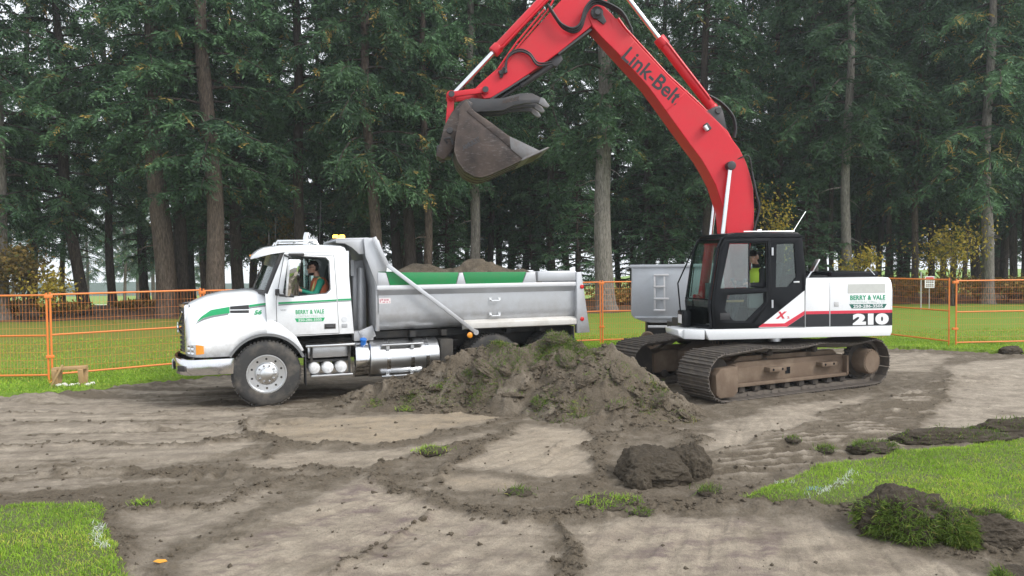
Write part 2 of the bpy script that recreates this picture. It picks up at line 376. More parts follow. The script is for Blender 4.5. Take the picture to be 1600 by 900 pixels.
def ground_z(x, y):
    x = np.asarray(x, float); y = np.asarray(y, float)
    light, warm, vio, rib, tr, isl, sw, sc_ = soil_fields(x, y)
    z = .04 * fbm(x * .45, y * .45, 1, 3)
    loose = 1 - sstep(.10, .5, light); cl = fbm(x * 8, y * 8, 47, 4, .6)
    z += loose * (.035 * billow(x * 2.6, y * 2.6, 41, 4) + .05 * np.maximum(0, cl) ** 1.3 + .014 * fbm(x * 19, y * 19, 45, 3) - .02)
    z += rib * (.035 + .055 * np.maximum(0, fbm(x * 9 + 3, y * 9, 49, 4, .6)) + .03 * fbm(x * 3.5, y * 3.5, 50, 2)) * (1 - .5 * tr)
    z += (1 - loose) * (.008 * fbm(x * 5, y * 5, 55, 4) + .03 * np.maximum(0, fbm(x * 4.2, y * 4.2, 58, 4, .6) - .3)) + .03 * sc_
    z += .032 * sw
    # grouser prints, in runs across the travel direction (0.78, 0.63)
    u = -x * .12 + y; v = x
    z += tr * (.05 * np.clip(np.sin(u * 2 * PI / .23 + 1.6 * fbm(x * .8, y * .8, 61, 2)), -.4, 1) * (.35 + .65 * sstep(-.35, .2, fbm(u * .8, v * 1.6, 63, 3))) + .01)
    tl = (1 - sstep(.2, .5, np.abs(y - 8.3 - .12 * (x + 3)))) * (1 - sstep(.5, .9, np.abs(x + 3.9)))
    z += tl * .025 * np.sin((x * .98 + y * .2) * 2 * PI / .2) * sstep(-.1, .4, fbm(x * 2, y * 2, 66, 2))
    # tyre runs curving in from the left to the truck
    for off in (0, 1.95):
        c = 10.9 + .035 * (x + 5) ** 2 - off + .12 * (x + 5); g = np.exp(-((y - c) / .22) ** 2) * (1 - sstep(-3.6, -2.6, x))
        z += -.03 * g + .028 * np.exp(-((np.abs(y - c) - .27) / .08) ** 2) * (1 - sstep(-3.6, -2.6, x)) * (.6 + cl)
        z += g * .012 * np.sin((x + .4 * np.abs(y - c)) * 2 * PI / .11) * (1 - sstep(-.2, .3, fbm(x, y, 67, 2)))
    se = polysd(x + .1 * fbm(x * 2, y * 2, 71, 2), y, LAWN_EDGE)
    z += np.exp(-((se - .22) / .3) ** 2) * (.07 + .10 * np.maximum(0, fbm(x * 1.3, y * 1.3, 73, 4)) + .05 * cl) * (1 - .5 * sstep(6, 9, x))
    for P in (GRASS_L, GRASS_R):
        s2 = polysd(x, y, P); z += np.exp(-((s2 - .12) / .16) ** 2) * (.02 + .08 * np.maximum(0, fbm(x * 4, y * 4, 75, 4, .6)))
    return z

def soil_material(name="soil", wet=1.):
    m, t, b = mk(name); at = nd(t, 'ShaderNodeAttribute', attribute_name='soil')
    sp = nd(t, 'ShaderNodeSeparateColor'); t.links.new(at.outputs['Color'], sp.inputs[0]); k = lambda *c: tuple(v * wet for v in c)
    fine = noise(t, 42, 8, .7); mid = noise(t, 5, 8, .65); big = noise(t, .9, 5, .6); st = noise(t, 2.0, 8, .68, stretch=(1., 2.2, 1)); fn2 = noise(t, 130, 4, .7)
    dark = mixc(t, ramp(t, fine, (.30, 0.), (.72, 1.)), k(.062, .049, .035), k(.165, .134, .097))
    dark = mixc(t, ramp(t, big, (.38, 0.), (.68, .55)), dark, k(.150, .125, .094))
    lt = mixc(t, ramp(t, mid, (.30, 0.), (.72, 1.)), (.34, .292, .232), (.54, .47, .38))
    lt = mixc(t, ramp(t, st, (.42, 0.), (.66, .7)), lt, (.215, .184, .148))
    wm = nd(t, 'ShaderNodeMath', operation='MULTIPLY'); t.links.new(sp.outputs['Green'], wm.inputs[0]); t.links.new(ramp(t, mid, (.3, .35), (.65, 1.)), wm.inputs[1])
    lt = mixc(t, wm.outputs[0], lt, (.36, .278, .178))
    vm = nd(t, 'ShaderNodeMath', operation='MULTIPLY'); t.links.new(sp.outputs['Blue'], vm.inputs[0]); t.links.new(ramp(t, st, (.46, 0.), (.62, .9)), vm.inputs[1])
    lt = mixc(t, vm.outputs[0], lt, (.17, .122, .125))
    lt = mixc(t, ramp(t, fn2, (.40, 0.), (.72, .6)), lt, (.16, .134, .105)); lt = mixc(t, ramp(t, noise(t, 24, 6, .75), (.48, 0.), (.70, .5)), lt, (.19, .16, .128))
    ad = nd(t, 'ShaderNodeMath', operation='ADD'); t.links.new(sp.outputs['Red'], ad.inputs[0])
    mr = nd(t, 'ShaderNodeMapRange'); mr.inputs['To Min'].default_value = -.34; mr.inputs['To Max'].default_value = .34; t.links.new(mid, mr.inputs['Value']); t.links.new(mr.outputs[0], ad.inputs[1])
    f = ramp(t, ad.outputs[0], (.08, 0.), (.42, .62), (.85, 1.))
    cr = ramp(t, noise(t, 60, 6, .8), (.55, 0.), (.70, .8))
    c = mixc(t, f, dark, lt); c = mixc(t, cr, c, k(.105, .084, .06))
    t.links.new(c, b.inputs['Base Color']); b.inputs['Roughness'].default_value = .93; b.inputs['Specular IOR Level'].default_value = .2
    bump(t, b, fine, 1., .03); return m
M_CLOD = soil_material("fresh_soil", .58)
M_SOIL = soil_material()

def dirt_ground():
    rs = np.exp(np.arange(math.log(3.4), math.log(24), .0036)); us = np.arange(-1.3, 1.3, .0036)
    Y, U = np.meshgrid(rs, us, indexing='ij'); X = Y * U; X = np.clip(X, -30, 30)
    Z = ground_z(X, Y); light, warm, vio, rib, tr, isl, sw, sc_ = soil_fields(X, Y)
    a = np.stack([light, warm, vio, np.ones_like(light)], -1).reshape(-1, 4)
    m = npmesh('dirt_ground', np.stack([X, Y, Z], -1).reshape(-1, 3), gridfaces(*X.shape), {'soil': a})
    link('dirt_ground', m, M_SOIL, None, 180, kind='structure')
    # the plain earth sheet below everything, out to the horizon
    b = B(); s = 252; b.prism([(-s, -50), (s, -50), (s, 292), (-s, 292)], -9.5, -9.0, 'z'); b.out('earth', M_SOIL, None, 0, kind='structure')
dirt_ground()

def lawn_z(x, y):
    d = sstep(42, 120, y) * (1 - .75 * sstep(10, 60, x)) * 6.3
    return .07 - d + .04 * fbm(x * .25, y * .25, 81, 3) + .02 * fbm(x * 1.5, y * 1.5, 83, 3)
def lawn_material():
    m, t, b = mk("lawn"); tc = nd(t, 'ShaderNodeTexCoord'); sx = nd(t, 'ShaderNodeSeparateXYZ'); t.links.new(tc.outputs['Object'], sx.inputs[0])
    fine = noise(t, 30, 6, .7); mid = noise(t, 2.2, 6, .6, stretch=(.5, 1.4, 1)); big = noise(t, .25, 3)
    g = mixc(t, ramp(t, fine, (.3, 0.), (.72, 1.)), (.10, .18, .024), (.25, .38, .05))
    # leaf fall under the trees, thick at the left and thinning to the right
    mr = nd(t, 'ShaderNodeMapRange'); mr.inputs['From Min'].default_value = -8; mr.inputs['From Max'].default_value = 6; mr.inputs['To Min'].default_value = .85; mr.inputs['To Max'].default_value = .1
    t.links.new(sx.outputs['X'], mr.inputs['Value'])
    my = nd(t, 'ShaderNodeMapRange'); my.inputs['From Min'].default_value = 15; my.inputs['From Max'].default_value = 21; t.links.new(sx.outputs['Y'], my.inputs['Value'])
    mf = nd(t, 'ShaderNodeMapRange'); mf.inputs['From Min'].default_value = 60; mf.inputs['From Max'].default_value = 70; mf.inputs['To Min'].default_value = 1; mf.inputs['To Max'].default_value = 0; t.links.new(sx.outputs['Y'], mf.inputs['Value'])
    pr = nd(t, 'ShaderNodeMath', operation='MULTIPLY'); t.links.new(mr.outputs[0], pr.inputs[0]); t.links.new(my.outputs[0], pr.inputs[1])
    pr1 = nd(t, 'ShaderNodeMath', operation='MULTIPLY'); t.links.new(pr.outputs[0], pr1.inputs[0]); t.links.new(mf.outputs[0], pr1.inputs[1])
    pr2 = nd(t, 'ShaderNodeMath', operation='MULTIPLY'); t.links.new(pr1.outputs[0], pr2.inputs[0]); t.links.new(ramp(t, mid, (.3, .25), (.65, .95)), pr2.inputs[1])
    c = mixc(t, pr2.outputs[0], g, mixc(t, ramp(t, fine, (.35, 0.), (.7, 1.)), (.11, .10, .022), (.27, .21, .055)))
    c = mixc(t, ramp(t, big, (.45, 0.), (.7, .3)), c, (.17, .2, .03))
    t.links.new(c, b.inputs['Base Color']); b.inputs['Roughness'].default_value = .9; b.inputs['Specular IOR Level'].default_value = .2
    bump(t, b, fine, .9, .05); return m
def lawn():
    ys = np.concatenate([np.arange(11.5, 24, .05), 24 * np.exp(np.arange(0, math.log(12), .03))])
    us = np.concatenate([-np.exp(np.arange(math.log(250), math.log(30), -.09)), np.arange(-30, 30, .09), np.exp(np.arange(math.log(30), math.log(250), .09))])
    Y, X = np.meshgrid(ys, us, indexing='ij')
    sd_ = polysd(X + .12 * fbm(X * 2.5, Y * 2.5, 85, 4), Y + .12 * fbm(X * 2.5 + 9, Y * 2.5, 86, 4), LAWN_EDGE)
    sd_ = np.where((Y > 30) | (np.abs(X) > 34), -5, sd_)
    Z = lawn_z(X, Y) - .5 * sstep(-.04, .1, sd_)
    Z += .05 * sstep(-.3, -.05, sd_) * (sd_ < 0)
    m = npmesh('lawn', np.stack([X, Y, Z], -1).reshape(-1, 3), gridfaces(*X.shape))
    link('lawn', m, lawn_material(), None, 180, kind='structure')
lawn()

def litter_material():
    m, t, b = mk("leaf_litter"); f = noise(t, 14, 6, .7); g = noise(t, 1.2, 4)
    c = mixc(t, ramp(t, f, (.32, 0.), (.7, 1.)), (.045, .028, .018), (.17, .10, .05)); c = mixc(t, ramp(t, g, (.5, 0.), (.7, .6)), c, (.20, .12, .04))
    t.links.new(c, b.inputs['Base Color']); b.inputs['Roughness'].default_value = .95; bump(t, b, f, 1., .08); return m
M_LITTER = litter_material()
def leaf_bed():
    xs = np.arange(-70, 75, .3); vs = np.linspace(0, 1, 26)
    V, X = np.meshgrid(vs, xs, indexing='ij')
    y0 = 32.5 + 5.5 * sstep(-4, 22, X) + 1.2 * fbm(X * .12, X * 0 + 3, 91, 3); Y = y0 + V * (44 - y0 + 14 * sstep(-6, 12, X) + 3)
    Z = lawn_z(X, Y) + (.16 + .1 * fbm(X * .7, Y * .7, 93, 4)) * np.sin(np.clip(V * 1.0, 0, 1) * PI) ** .4 - .03
    m = npmesh('leaf_bed', np.stack([X, Y, Z], -1).reshape(-1, 3), gridfaces(*X.shape))
    link('leaf_bed', m, M_LITTER, None, 180, kind='structure')
leaf_bed()

# ------------------------------------------------------------------ grass blades
def blade_mat(name, lo, hi, tip):
    m, t, b = mk(name); at = nd(t, 'ShaderNodeAttribute', attribute_name='v'); sp = nd(t, 'ShaderNodeSeparateColor'); t.links.new(at.outputs['Color'], sp.inputs[0])
    c = mixc(t, sp.outputs['Red'], lo, hi); c = mixc(t, sp.outputs['Green'], c, tip)
    t.links.new(c, b.inputs['Base Color']); b.inputs['Roughness'].default_value = .6; b.inputs['Specular IOR Level'].default_value = .3
    tl = nd(t, 'ShaderNodeBsdfTranslucent'); t.links.new(c, tl.inputs['Color']); ms = nd(t, 'ShaderNodeMixShader'); ms.inputs[0].default_value = .35
    t.links.new(b.outputs[0], ms.inputs[1]); t.links.new(tl.outputs[0], ms.inputs[2]); t.links.new(ms.outputs[0], t.nodes['Material Output'].inputs['Surface'])
    return m
M_GRASS = blade_mat("grass_blade", (.12, .24, .024), (.40, .60, .06), (.62, .58, .12))
M_DARKGRASS = blade_mat("sod_blade", (.06, .11, .018), (.20, .31, .05), (.40, .34, .11))
M_WHITEGRASS = blade_mat("painted_blade", (.62, .68, .62), (.8, .82, .8), (.75, .8, .78))
M_BLUEGRASS = blade_mat("blue_painted_blade", (.25, .5, .62), (.5, .7, .78), (.6, .75, .8))
def blades(P, N, h, w, rng, lean=.5, dry=.12):
    """P: (n,3) roots, N: (n,3) growth directions -> mesh arrays"""
    n = len(P); d = N + lean * rng.normal(size=(n, 3)) * .5; d /= np.linalg.norm(d, axis=1)[:, None]
    hh = h * (.55 + .8 * rng.random(n)); side = np.cross(d, rng.normal(size=(n, 3))); side /= np.linalg.norm(side, axis=1)[:, None] + 1e-9
    bend = rng.normal(size=(n, 3)) * .35; bend[:, 2] = -np.abs(bend[:, 2])
    ww = (w * (.7 + .6 * rng.random(n)))[:, None]
    a = P - side * ww; b = P + side * ww; mid = P + d * (hh * .55)[:, None]
    c = mid + side * ww * .7; e = mid - side * ww * .7; tip = P + (d + bend * .6) * hh[:, None]
    V = np.stack([a, b, c, e, tip], 1).reshape(-1, 3); o = np.arange(n)[:, None] * 5
    F = np.concatenate([o + [0, 1, 2], o + [0, 2, 3], o + [3, 2, 4]])
    pt = fbm(P[:, 0] * 1.3, P[:, 1] * 1.3, 303, 4, .6) * .5 + .5; r = np.clip(.5 * rng.random(n) + .75 * pt - .12, 0, 1); dr = (rng.random(n) < dry * (.3 + 1.8 * sstep(.1, .5, fbm(P[:, 0] * .9, P[:, 1] * 2.1, 307, 3)))) * rng.random(n)
    A = np.zeros((n, 5, 4)); A[..., 3] = 1; A[:, :, 0] = r[:, None]; A[:, :, 1] = dr[:, None]; A[:, 4, 1] = np.maximum(dr, .25); A[:, :2, 0] *= .5
    return V, F, A.reshape(-1, 4)
def patch(name, P, top, dens, seed, label_kind='structure'):
    """turf patch: a raised slab of sod cut by the digger, with blades standing on it"""
    rng = np.random.default_rng(seed); P_ = np.array(P); x0, y0 = P_.min(0) - .3; x1, y1 = P_.max(0) + .3
    xs = np.arange(x0, x1, .04); ys = np.arange(y0, y1, .04); Y, X = np.meshgrid(ys, xs, indexing='ij')
    warp = lambda x, y: polysd(x + .09 * fbm(x * 3.5, y * 3.5, seed, 4), y + .09 * fbm(x * 3.5 + 7, y * 3.5, seed + 1, 4), P)
    hz = lambda x, y, s: top + .03 * fbm(x * 1.1, y * 1.1, seed + 2, 3) + .012 * fbm(x * 6, y * 6, seed + 3, 3) - .4 * sstep(-.02, .12, s) - .03 * sstep(-.12, 0, s)
    S = warp(X, Y); m = npmesh(name, np.stack([X, Y, hz(X, Y, S)], -1).reshape(-1, 3), gridfaces(*X.shape), {'soil': np.tile([.05, 0, 0, 1.], (X.size, 1))})
    so = link(name, m, M_TURFSOIL, None, 180, kind=label_kind)
    n = int(dens * (x1 - x0) * (y1 - y0)); x = rng.uniform(x0, x1, n); y = rng.uniform(y0, y1, n); s = warp(x, y)
    thin = fbm(x * 2.3, y * 2.3, seed + 5, 3) * .5 + .5; k = (s < .03) & (rng.random(n) < .12 + 1.4 * thin) & (np.abs(x) < y * .95 + .6); x, y, s = x[k], y[k], s[k]
    return so, x, y, hz(x, y, s), rng
m_, t_, b_ = mk("turf_soil"); f_ = noise(t_, 30, 5, .7)
t_.links.new(mixc(t_, ramp(t_, f_, (.3, 0.), (.7, 1.)), (.05, .06, .02), (.11, .12, .035)), b_.inputs['Base Color']); b_.inputs['Roughness'].default_value = .95; M_TURFSOIL = m_
def near_patch(name, P, top, dens, seed, lines, label, mower=None):
    so, x, y, z, rng = patch(name, P, top, dens, seed)
    Pn = np.stack([x, y, z], 1); N = np.tile([0, 0, 1.], (len(x), 1))
    white = np.zeros(len(x), bool); blue = np.zeros(len(x), bool)
    for pts, w, kind in lines:
        d = np.full(len(x), 9.)
        for (ax, ay), (bx_, by_) in zip(pts, pts[1:] or pts):
            ex, ey = bx_ - ax, by_ - ay; t = np.clip(((x - ax) * ex + (y - ay) * ey) / (ex * ex + ey * ey + 1e-9), 0, 1)
            d = np.minimum(d, np.hypot(x - ax - t * ex, y - ay - t * ey))
        k = (d + .02 * rng.normal(size=len(x)) < w * (.7 + .6 * fbm(x * 9, y * 9, 5, 2))) & (rng.random(len(x)) < .8)
        if kind == 'w': white |= k
        else: blue |= k
    h = .043 * (1 + .5 * fbm(x * 1.7, y * 1.7, seed + 9, 3))
    for mask, mat_, nm, lb in ((~white & ~blue, M_GRASS, 'grass', label), (white, M_WHITEGRASS, 'painted_grass', 'white paint line sprayed on ' + label), (blue, M_BLUEGRASS, 'painted_grass', 'small blue paint mark sprayed on ' + label)):
        if mask.sum() < 3: continue
        V, F, A = blades(Pn[mask], N[mask], h[mask], .0028, rng, .9, .16)
        o = link(nm, npmesh(nm, V, F, {'v': A}), mat_, None, 0)
        tag(o, lb, 'grass' if nm == 'grass' else 'paint mark', kind='stuff' if nm == 'grass' else None)
near_patch('turf_slab', GRASS_L, .09, 5200, 11, [([(-3.36, 5.99), (-3.54, 6.18), (-3.66, 6.42), (-3.74, 6.63)], .03, 'w')], 'the bright green turf corner at lower left')
near_patch('turf_slab', GRASS_R, .10, 4600, 12, [([(2.8, 7.09), (3.1, 7.29), (3.43, 7.6), (3.67, 7.95)], .036, 'w'), ([(2.74, 7.63), (2.89, 7.58)], .03, 'w'), ([(2.96, 7.36), (3.06, 7.36)], .06, 'b')], 'the bright green turf strip at right')
def verge():
    """short grass along the lawn's near edge, in front of and around the fence"""
    rng = np.random.default_rng(5); n = 330000; x = rng.uniform(-16, 22, n); y = rng.uniform(12, 24, n)
    s = polysd(x + .12 * fbm(x * 2.5, y * 2.5, 85, 4), y + .12 * fbm(x * 2.5 + 9, y * 2.5, 86, 4), LAWN_EDGE)
    k = (s < -.0) & (rng.random(n) < np.clip(1.25 + s * .28, .16, 1)) & (np.abs(x) < .8 * y) & ~((x > -5.5) & (x < 1.8) & (y < 20))
    x, y = x[k], y[k]; z = lawn_z(x, y) + .03
    V, F, A = blades(np.stack([x, y, z], 1), np.tile([0, 0, 1.], (len(x), 1)), .07, .007, rng, .9, .14)
    tag(link('verge_grass', npmesh('verge_grass', V, F, {'v': A}), M_GRASS, None, 0), 'green mown grass along the far lawn edge by the orange fence', 'grass', kind='stuff')
verge()
# ================================================================== TREES
def bark_material(name, lo, hi):
    m, t, b = mk(name); v = noise(t, 7, 6, .7, stretch=(3.2, 3.2, .55)); g = noise(t, 1.1, 4, .6); fi = noise(t, 40, 4, .7)
    c = mixc(t, ramp(t, v, (.38, 0.), (.62, 1.)), lo, hi); c = mixc(t, ramp(t, g, (.45, 0.), (.7, .45)), c, tuple(x * .55 for x in hi))
    c = mixc(t, ramp(t, fi, (.62, 0.), (.75, .35)), c, (.2, .22, .17))
    t.links.new(c, b.inputs['Base Color']); b.inputs['Roughness'].default_value = .95; b.inputs['Specular IOR Level'].default_value = .15
    bump(t, b, v, 1., .05); return m
M_BARK = [bark_material("bark_brown", (.045, .034, .028), (.155, .118, .095)), bark_material("bark_grey", (.085, .075, .066), (.26, .235, .21)), bark_material("bark_dark", (.026, .02, .017), (.085, .066, .056))]
def leaf_mat(name, lo, hi, alt, rough=.65, trans=.22):
    m, t, b = mk(name); at = nd(t, 'ShaderNodeAttribute', attribute_name='v'); sp = nd(t, 'ShaderNodeSeparateColor'); t.links.new(at.outputs['Color'], sp.inputs[0])
    oi = nd(t, 'ShaderNodeObjectInfo')
    c = mixc(t, sp.outputs['Red'], lo, hi); c = mixc(t, sp.outputs['Green'], c, alt)
    hv = nd(t, 'ShaderNodeHueSaturation'); mr = nd(t, 'ShaderNodeMapRange'); mr.inputs['To Min'].default_value = .75; mr.inputs['To Max'].default_value = 1.25
    t.links.new(oi.outputs['Random'], mr.inputs['Value']); t.links.new(mr.outputs[0], hv.inputs['Value']); t.links.new(c, hv.inputs['Color']); c = hv.outputs[0]
    t.links.new(c, b.inputs['Base Color']); b.inputs['Roughness'].default_value = rough; b.inputs['Specular IOR Level'].default_value = .25
    tl = nd(t, 'ShaderNodeBsdfTranslucent'); t.links.new(c, tl.inputs['Color']); ms = nd(t, 'ShaderNodeMixShader'); ms.inputs[0].default_value = trans
    t.links.new(b.outputs[0], ms.inputs[1]); t.links.new(tl.outputs[0], ms.inputs[2]); t.links.new(ms.outputs[0], t.nodes['Material Output'].inputs['Surface'])
    return m
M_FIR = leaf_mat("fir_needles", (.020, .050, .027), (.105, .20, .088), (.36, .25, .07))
M_YELLOW = leaf_mat("yellow_leaves", (.20, .15, .02), (.55, .42, .07), (.10, .13, .03), trans=.4)
M_BROWNLEAF = leaf_mat("brown_leaves", (.10, .08, .025), (.34, .22, .06), (.08, .11, .03), trans=.3)

def crown(name, seed, h0, h1, rad, nb, nsp, ntw, droop=1., sprlen=.85, dead=.02, low=1.):
    """needle crown: drooping boughs from the trunk, each hung with sprays of short twigs; boughs are wood"""
    rng = np.random.default_rng(seed)
    hs_ = h0 + (h1 - h0) * (np.arange(nb) + rng.random(nb)) / nb
    T0, T1, TW, LN, CV, DD, BV, BF = [], [], [], [], [], [], [], []
    nv = 0; golden = 2.399
    for i, h in enumerate(hs_):
        f = (h - h0) / (h1 - h0)
        # uneven tiers with gaps
        L = rad * (min(1, .35 + 1.6 * f + .3 * low) if f < .3 else 1) * (1.04 - .8 * max(0, f - .25) / .75) * rng.uniform(.5, 1.12)
        if rng.random() < .12: L *= .45
        az = i * golden + rng.normal() * .7; dx, dy = math.cos(az), math.sin(az)
        rise = rng.uniform(-.05, .3); dr = droop * rng.uniform(.22, .5)
        ts = np.linspace(0, 1, 7)
        px_ = dx * L * ts; py_ = dy * L * ts; pz = h + L * (rise * ts - dr * ts ** 2.0)
        bend = rng.normal() * .12 * L
        px_ = px_ - dy * bend * ts ** 2; py_ = py_ + dx * bend * ts ** 2
        r = .03 + .012 * L
        for k in range(7):
            rr = r * (1 - .85 * ts[k]) + .004
            for a in range(3): BV.append((px_[k] - dy * rr * math.cos(a * 2.094), py_[k] + dx * rr * math.cos(a * 2.094), pz[k] + rr * math.sin(a * 2.094)))
        for k in range(6):
            for a in range(3): BF.append((nv + k * 3 + a, nv + k * 3 + (a + 1) % 3, nv + k * 3 + 3 + (a + 1) % 3, nv + k * 3 + 3 + a))
        nv += 21
        n = max(5, int(nsp * L / rad * rng.uniform(.8, 1.2)))
        t = np.sort(rng.uniform(.12, 1.02, n)) ** .8
        bx_ = np.interp(t, ts, px_); by_ = np.interp(t, ts, py_); bz_ = np.interp(t, ts, pz)
        sgn = np.where(np.arange(n) % 2, 1, -1) * rng.uniform(.5, 1.1, n); fw = rng.uniform(.25, .9, n)
        ddn = rng.uniform(-.15, .95, n) * droop
        d = np.stack([dx * fw - dy * sgn, dy * fw + dx * sgn, -ddn], 1); d /= np.linalg.norm(d, axis=1)[:, None]
        sl = sprlen * rng.uniform(.5, 1.25, n) * (1.1 - .45 * t)
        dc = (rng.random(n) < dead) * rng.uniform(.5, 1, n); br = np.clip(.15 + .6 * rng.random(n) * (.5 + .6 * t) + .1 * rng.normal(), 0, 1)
        # twigs along each spray
        u = (np.arange(ntw) + .3) / ntw
        base = np.stack([bx_, by_, bz_], 1)[:, None, :] + d[:, None, :] * (u[None, :, None] * sl[:, None, None])
        base[:, :, 2] -= (u ** 2)[None, :] * sl[:, None] * .28 * droop
        up = np.array([0, 0, 1.]); side = np.cross(d, up + .5 * rng.normal(size=(n, 3))); side /= np.linalg.norm(side, axis=1)[:, None]
        s2 = np.where(np.arange(ntw) % 2, 1, -1)[None, :, None]
        td = d[:, None, :] * .75 + side[:, None, :] * s2 * .75 + rng.normal(size=(n, ntw, 3)) * .22; td[:, :, 2] -= .22 * droop
        td /= np.linalg.norm(td, axis=2)[:, :, None]
        tl = sl[:, None] * .42 * (1.1 - .75 * u)[None, :] * rng.uniform(.7, 1.3, (n, ntw))
        T0.append(base.reshape(-1, 3)); T1.append((base + td * tl[:, :, None]).reshape(-1, 3))
        wd = np.cross(td, up[None, None] + .8 * rng.normal(size=(n, ntw, 3))); wd /= np.linalg.norm(wd, axis=2)[:, :, None] + 1e-9
        TW.append((wd * (.028 + .035 * tl)[:, :, None]).reshape(-1, 3))
        CV.append(np.clip(np.repeat(br, ntw) + .15 * rng.normal(size=n * ntw), 0, 1)); DD.append(np.repeat(dc, ntw))
    a, c, w = np.concatenate(T0), np.concatenate(T1), np.concatenate(TW); col = np.concatenate(CV); dd = np.concatenate(DD)
    mid = a * .55 + c * .45; q = len(a)
    V = np.stack([a, mid + w, c, mid - w], 1).reshape(-1, 3); F = np.arange(q * 4).reshape(-1, 4)
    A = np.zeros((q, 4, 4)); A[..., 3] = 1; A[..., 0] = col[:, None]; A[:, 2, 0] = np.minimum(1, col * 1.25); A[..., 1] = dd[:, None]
    BV = np.array(BV); BF = np.array(BF) + len(V)
    Vall = np.concatenate([V, BV]); Aall = np.concatenate([A.reshape(-1, 4), np.tile([0, 0, 0, 1.], (len(BV), 1))])
    m = npmesh(name, Vall, np.concatenate([F, BF]), {'v': Aall})
    mi = np.zeros(len(F) + len(BF), np.int32); mi[len(F):] = 1; m.polygons.foreach_set('material_index', mi)
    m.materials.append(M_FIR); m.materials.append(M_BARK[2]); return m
CROWNS = [crown('crown', 101, 5.6, 25, 4.1, 105, 46, 13, 1.25, 1.0), crown('crown', 102, 6.6, 26, 3.8, 100, 46, 13, 1.35, 1.0, .03),
          crown('crown', 103, 4.4, 24, 4.3, 115, 44, 13, 1.2, .95, .03), crown('crown', 104, 7.2, 27, 4.0, 100, 46, 13, 1.35, 1.0),
          crown('crown', 105, 3.0, 22, 3.7, 125, 40, 12, 1.0, .85), crown('crown', 106, 1.0, 9.0, 2.0, 90, 22, 10, .7, .55, .0),
          crown('crown', 107, 6.0, 24, 4.6, 95, 52, 13, 1.5, 1.1, .05)]
def trunk_mesh(seed, r, h, lean, n=14):
    rng = np.random.default_rng(seed); zs = np.concatenate([[-.3, 0, .15, .4, .8, 1.4], np.linspace(2.4, h, 18)])
    rr = r * np.clip(1 - .72 * np.clip(zs, 0, None) / h, .06, 1) * (1 + .38 * np.exp(-np.clip(zs, 0, None) / .45))
    ph = rng.uniform(0, 6.28, 4); th = np.arange(n) * 2 * PI / n
    wob = np.stack([.09 * np.sin(zs * .5 + ph[0]) + lean[0] * zs + lean[2] * np.exp(-zs / 3.5), .09 * np.sin(zs * .43 + ph[1]) + lean[1] * zs], 1)
    V = np.zeros((len(zs), n, 3)); lump = 1 + .05 * np.sin(3 * th + ph[2])[None] + .035 * rng.normal(size=(len(zs), n)); lump = lump + (.12 * np.cos(5 * th + ph[3]))[None] * np.exp(-np.clip(zs, 0, None) / .5)[:, None]
    V[..., 0] = wob[:, :1] + rr[:, None] * lump * np.cos(th); V[..., 1] = wob[:, 1:] + rr[:, None] * lump * np.sin(th); V[..., 2] = zs[:, None]
    i = np.arange(len(zs) * n).reshape(len(zs), n); j = np.roll(i, -1, 1)
    F = np.stack([i[:-1].ravel(), j[:-1].ravel(), j[1:].ravel(), i[1:].ravel()], 1); VV = [V.reshape(-1, 3)]; FF = [F]; nv = V.size // 3
    # dead snags on the bare bole
    for k in range(rng.integers(5, 12)):
        z = rng.uniform(2, 9); a = rng.uniform(0, 6.28); L = rng.uniform(.3, 1.4); d = np.array([math.cos(a), math.sin(a), rng.uniform(-.5, .1)])
        b0 = np.array([np.interp(z, zs, wob[:, 0]), np.interp(z, zs, wob[:, 1]), z]); q = .012 + .012 * L
        ring = lambda p, s: np.array([p + s * np.array([math.cos(g) * d[1], -math.cos(g) * d[0], math.sin(g)]) for g in (0, 2.1, 4.2)])
        VV.append(np.concatenate([ring(b0, q * 1.6), ring(b0 + d * L * .6, q), ring(b0 + d * L + [0, 0, -.12 * L], .004)]))
        o = nv; FF.append(np.array([[o + s * 3 + g, o + s * 3 + (g + 1) % 3, o + s * 3 + 3 + (g + 1) % 3, o + s * 3 + 3 + g] for s in (0, 1) for g in range(3)])); nv += 9
    return npmesh('trunk', np.concatenate(VV), np.concatenate(FF))
TREE_N = 0
def fir(px, d, w, kind, ci, label, lean=0., bow=0., cs=1., zs=1., group='tall firs behind the fence', rz=None):
    """px: bearing of the base as a pixel column, d: distance in metres, w: trunk width there in pixels"""
    global TREE_N
    TREE_N += 1; x = (px - 800) / 1155 * d; r = w * .88 / 2 / 1155 * d
    t = thing('fir_tree', label, 'tree', (x, d, float(lawn_z(np.array(x), np.array(d))) - .02), 0, group)
    h = {0: 26, 1: 27, 2: 25, 3: 28, 4: 23, 5: 9.6, 6: 25}[ci] * zs
    link('trunk', trunk_mesh(TREE_N, r, h, (lean, .0, bow)), M_BARK[kind], t, 60)
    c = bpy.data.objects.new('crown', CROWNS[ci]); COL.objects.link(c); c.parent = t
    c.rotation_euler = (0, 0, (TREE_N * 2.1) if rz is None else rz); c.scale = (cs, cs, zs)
    c.location = (lean * 14 * zs, 0, 0)
    return t
T = fir
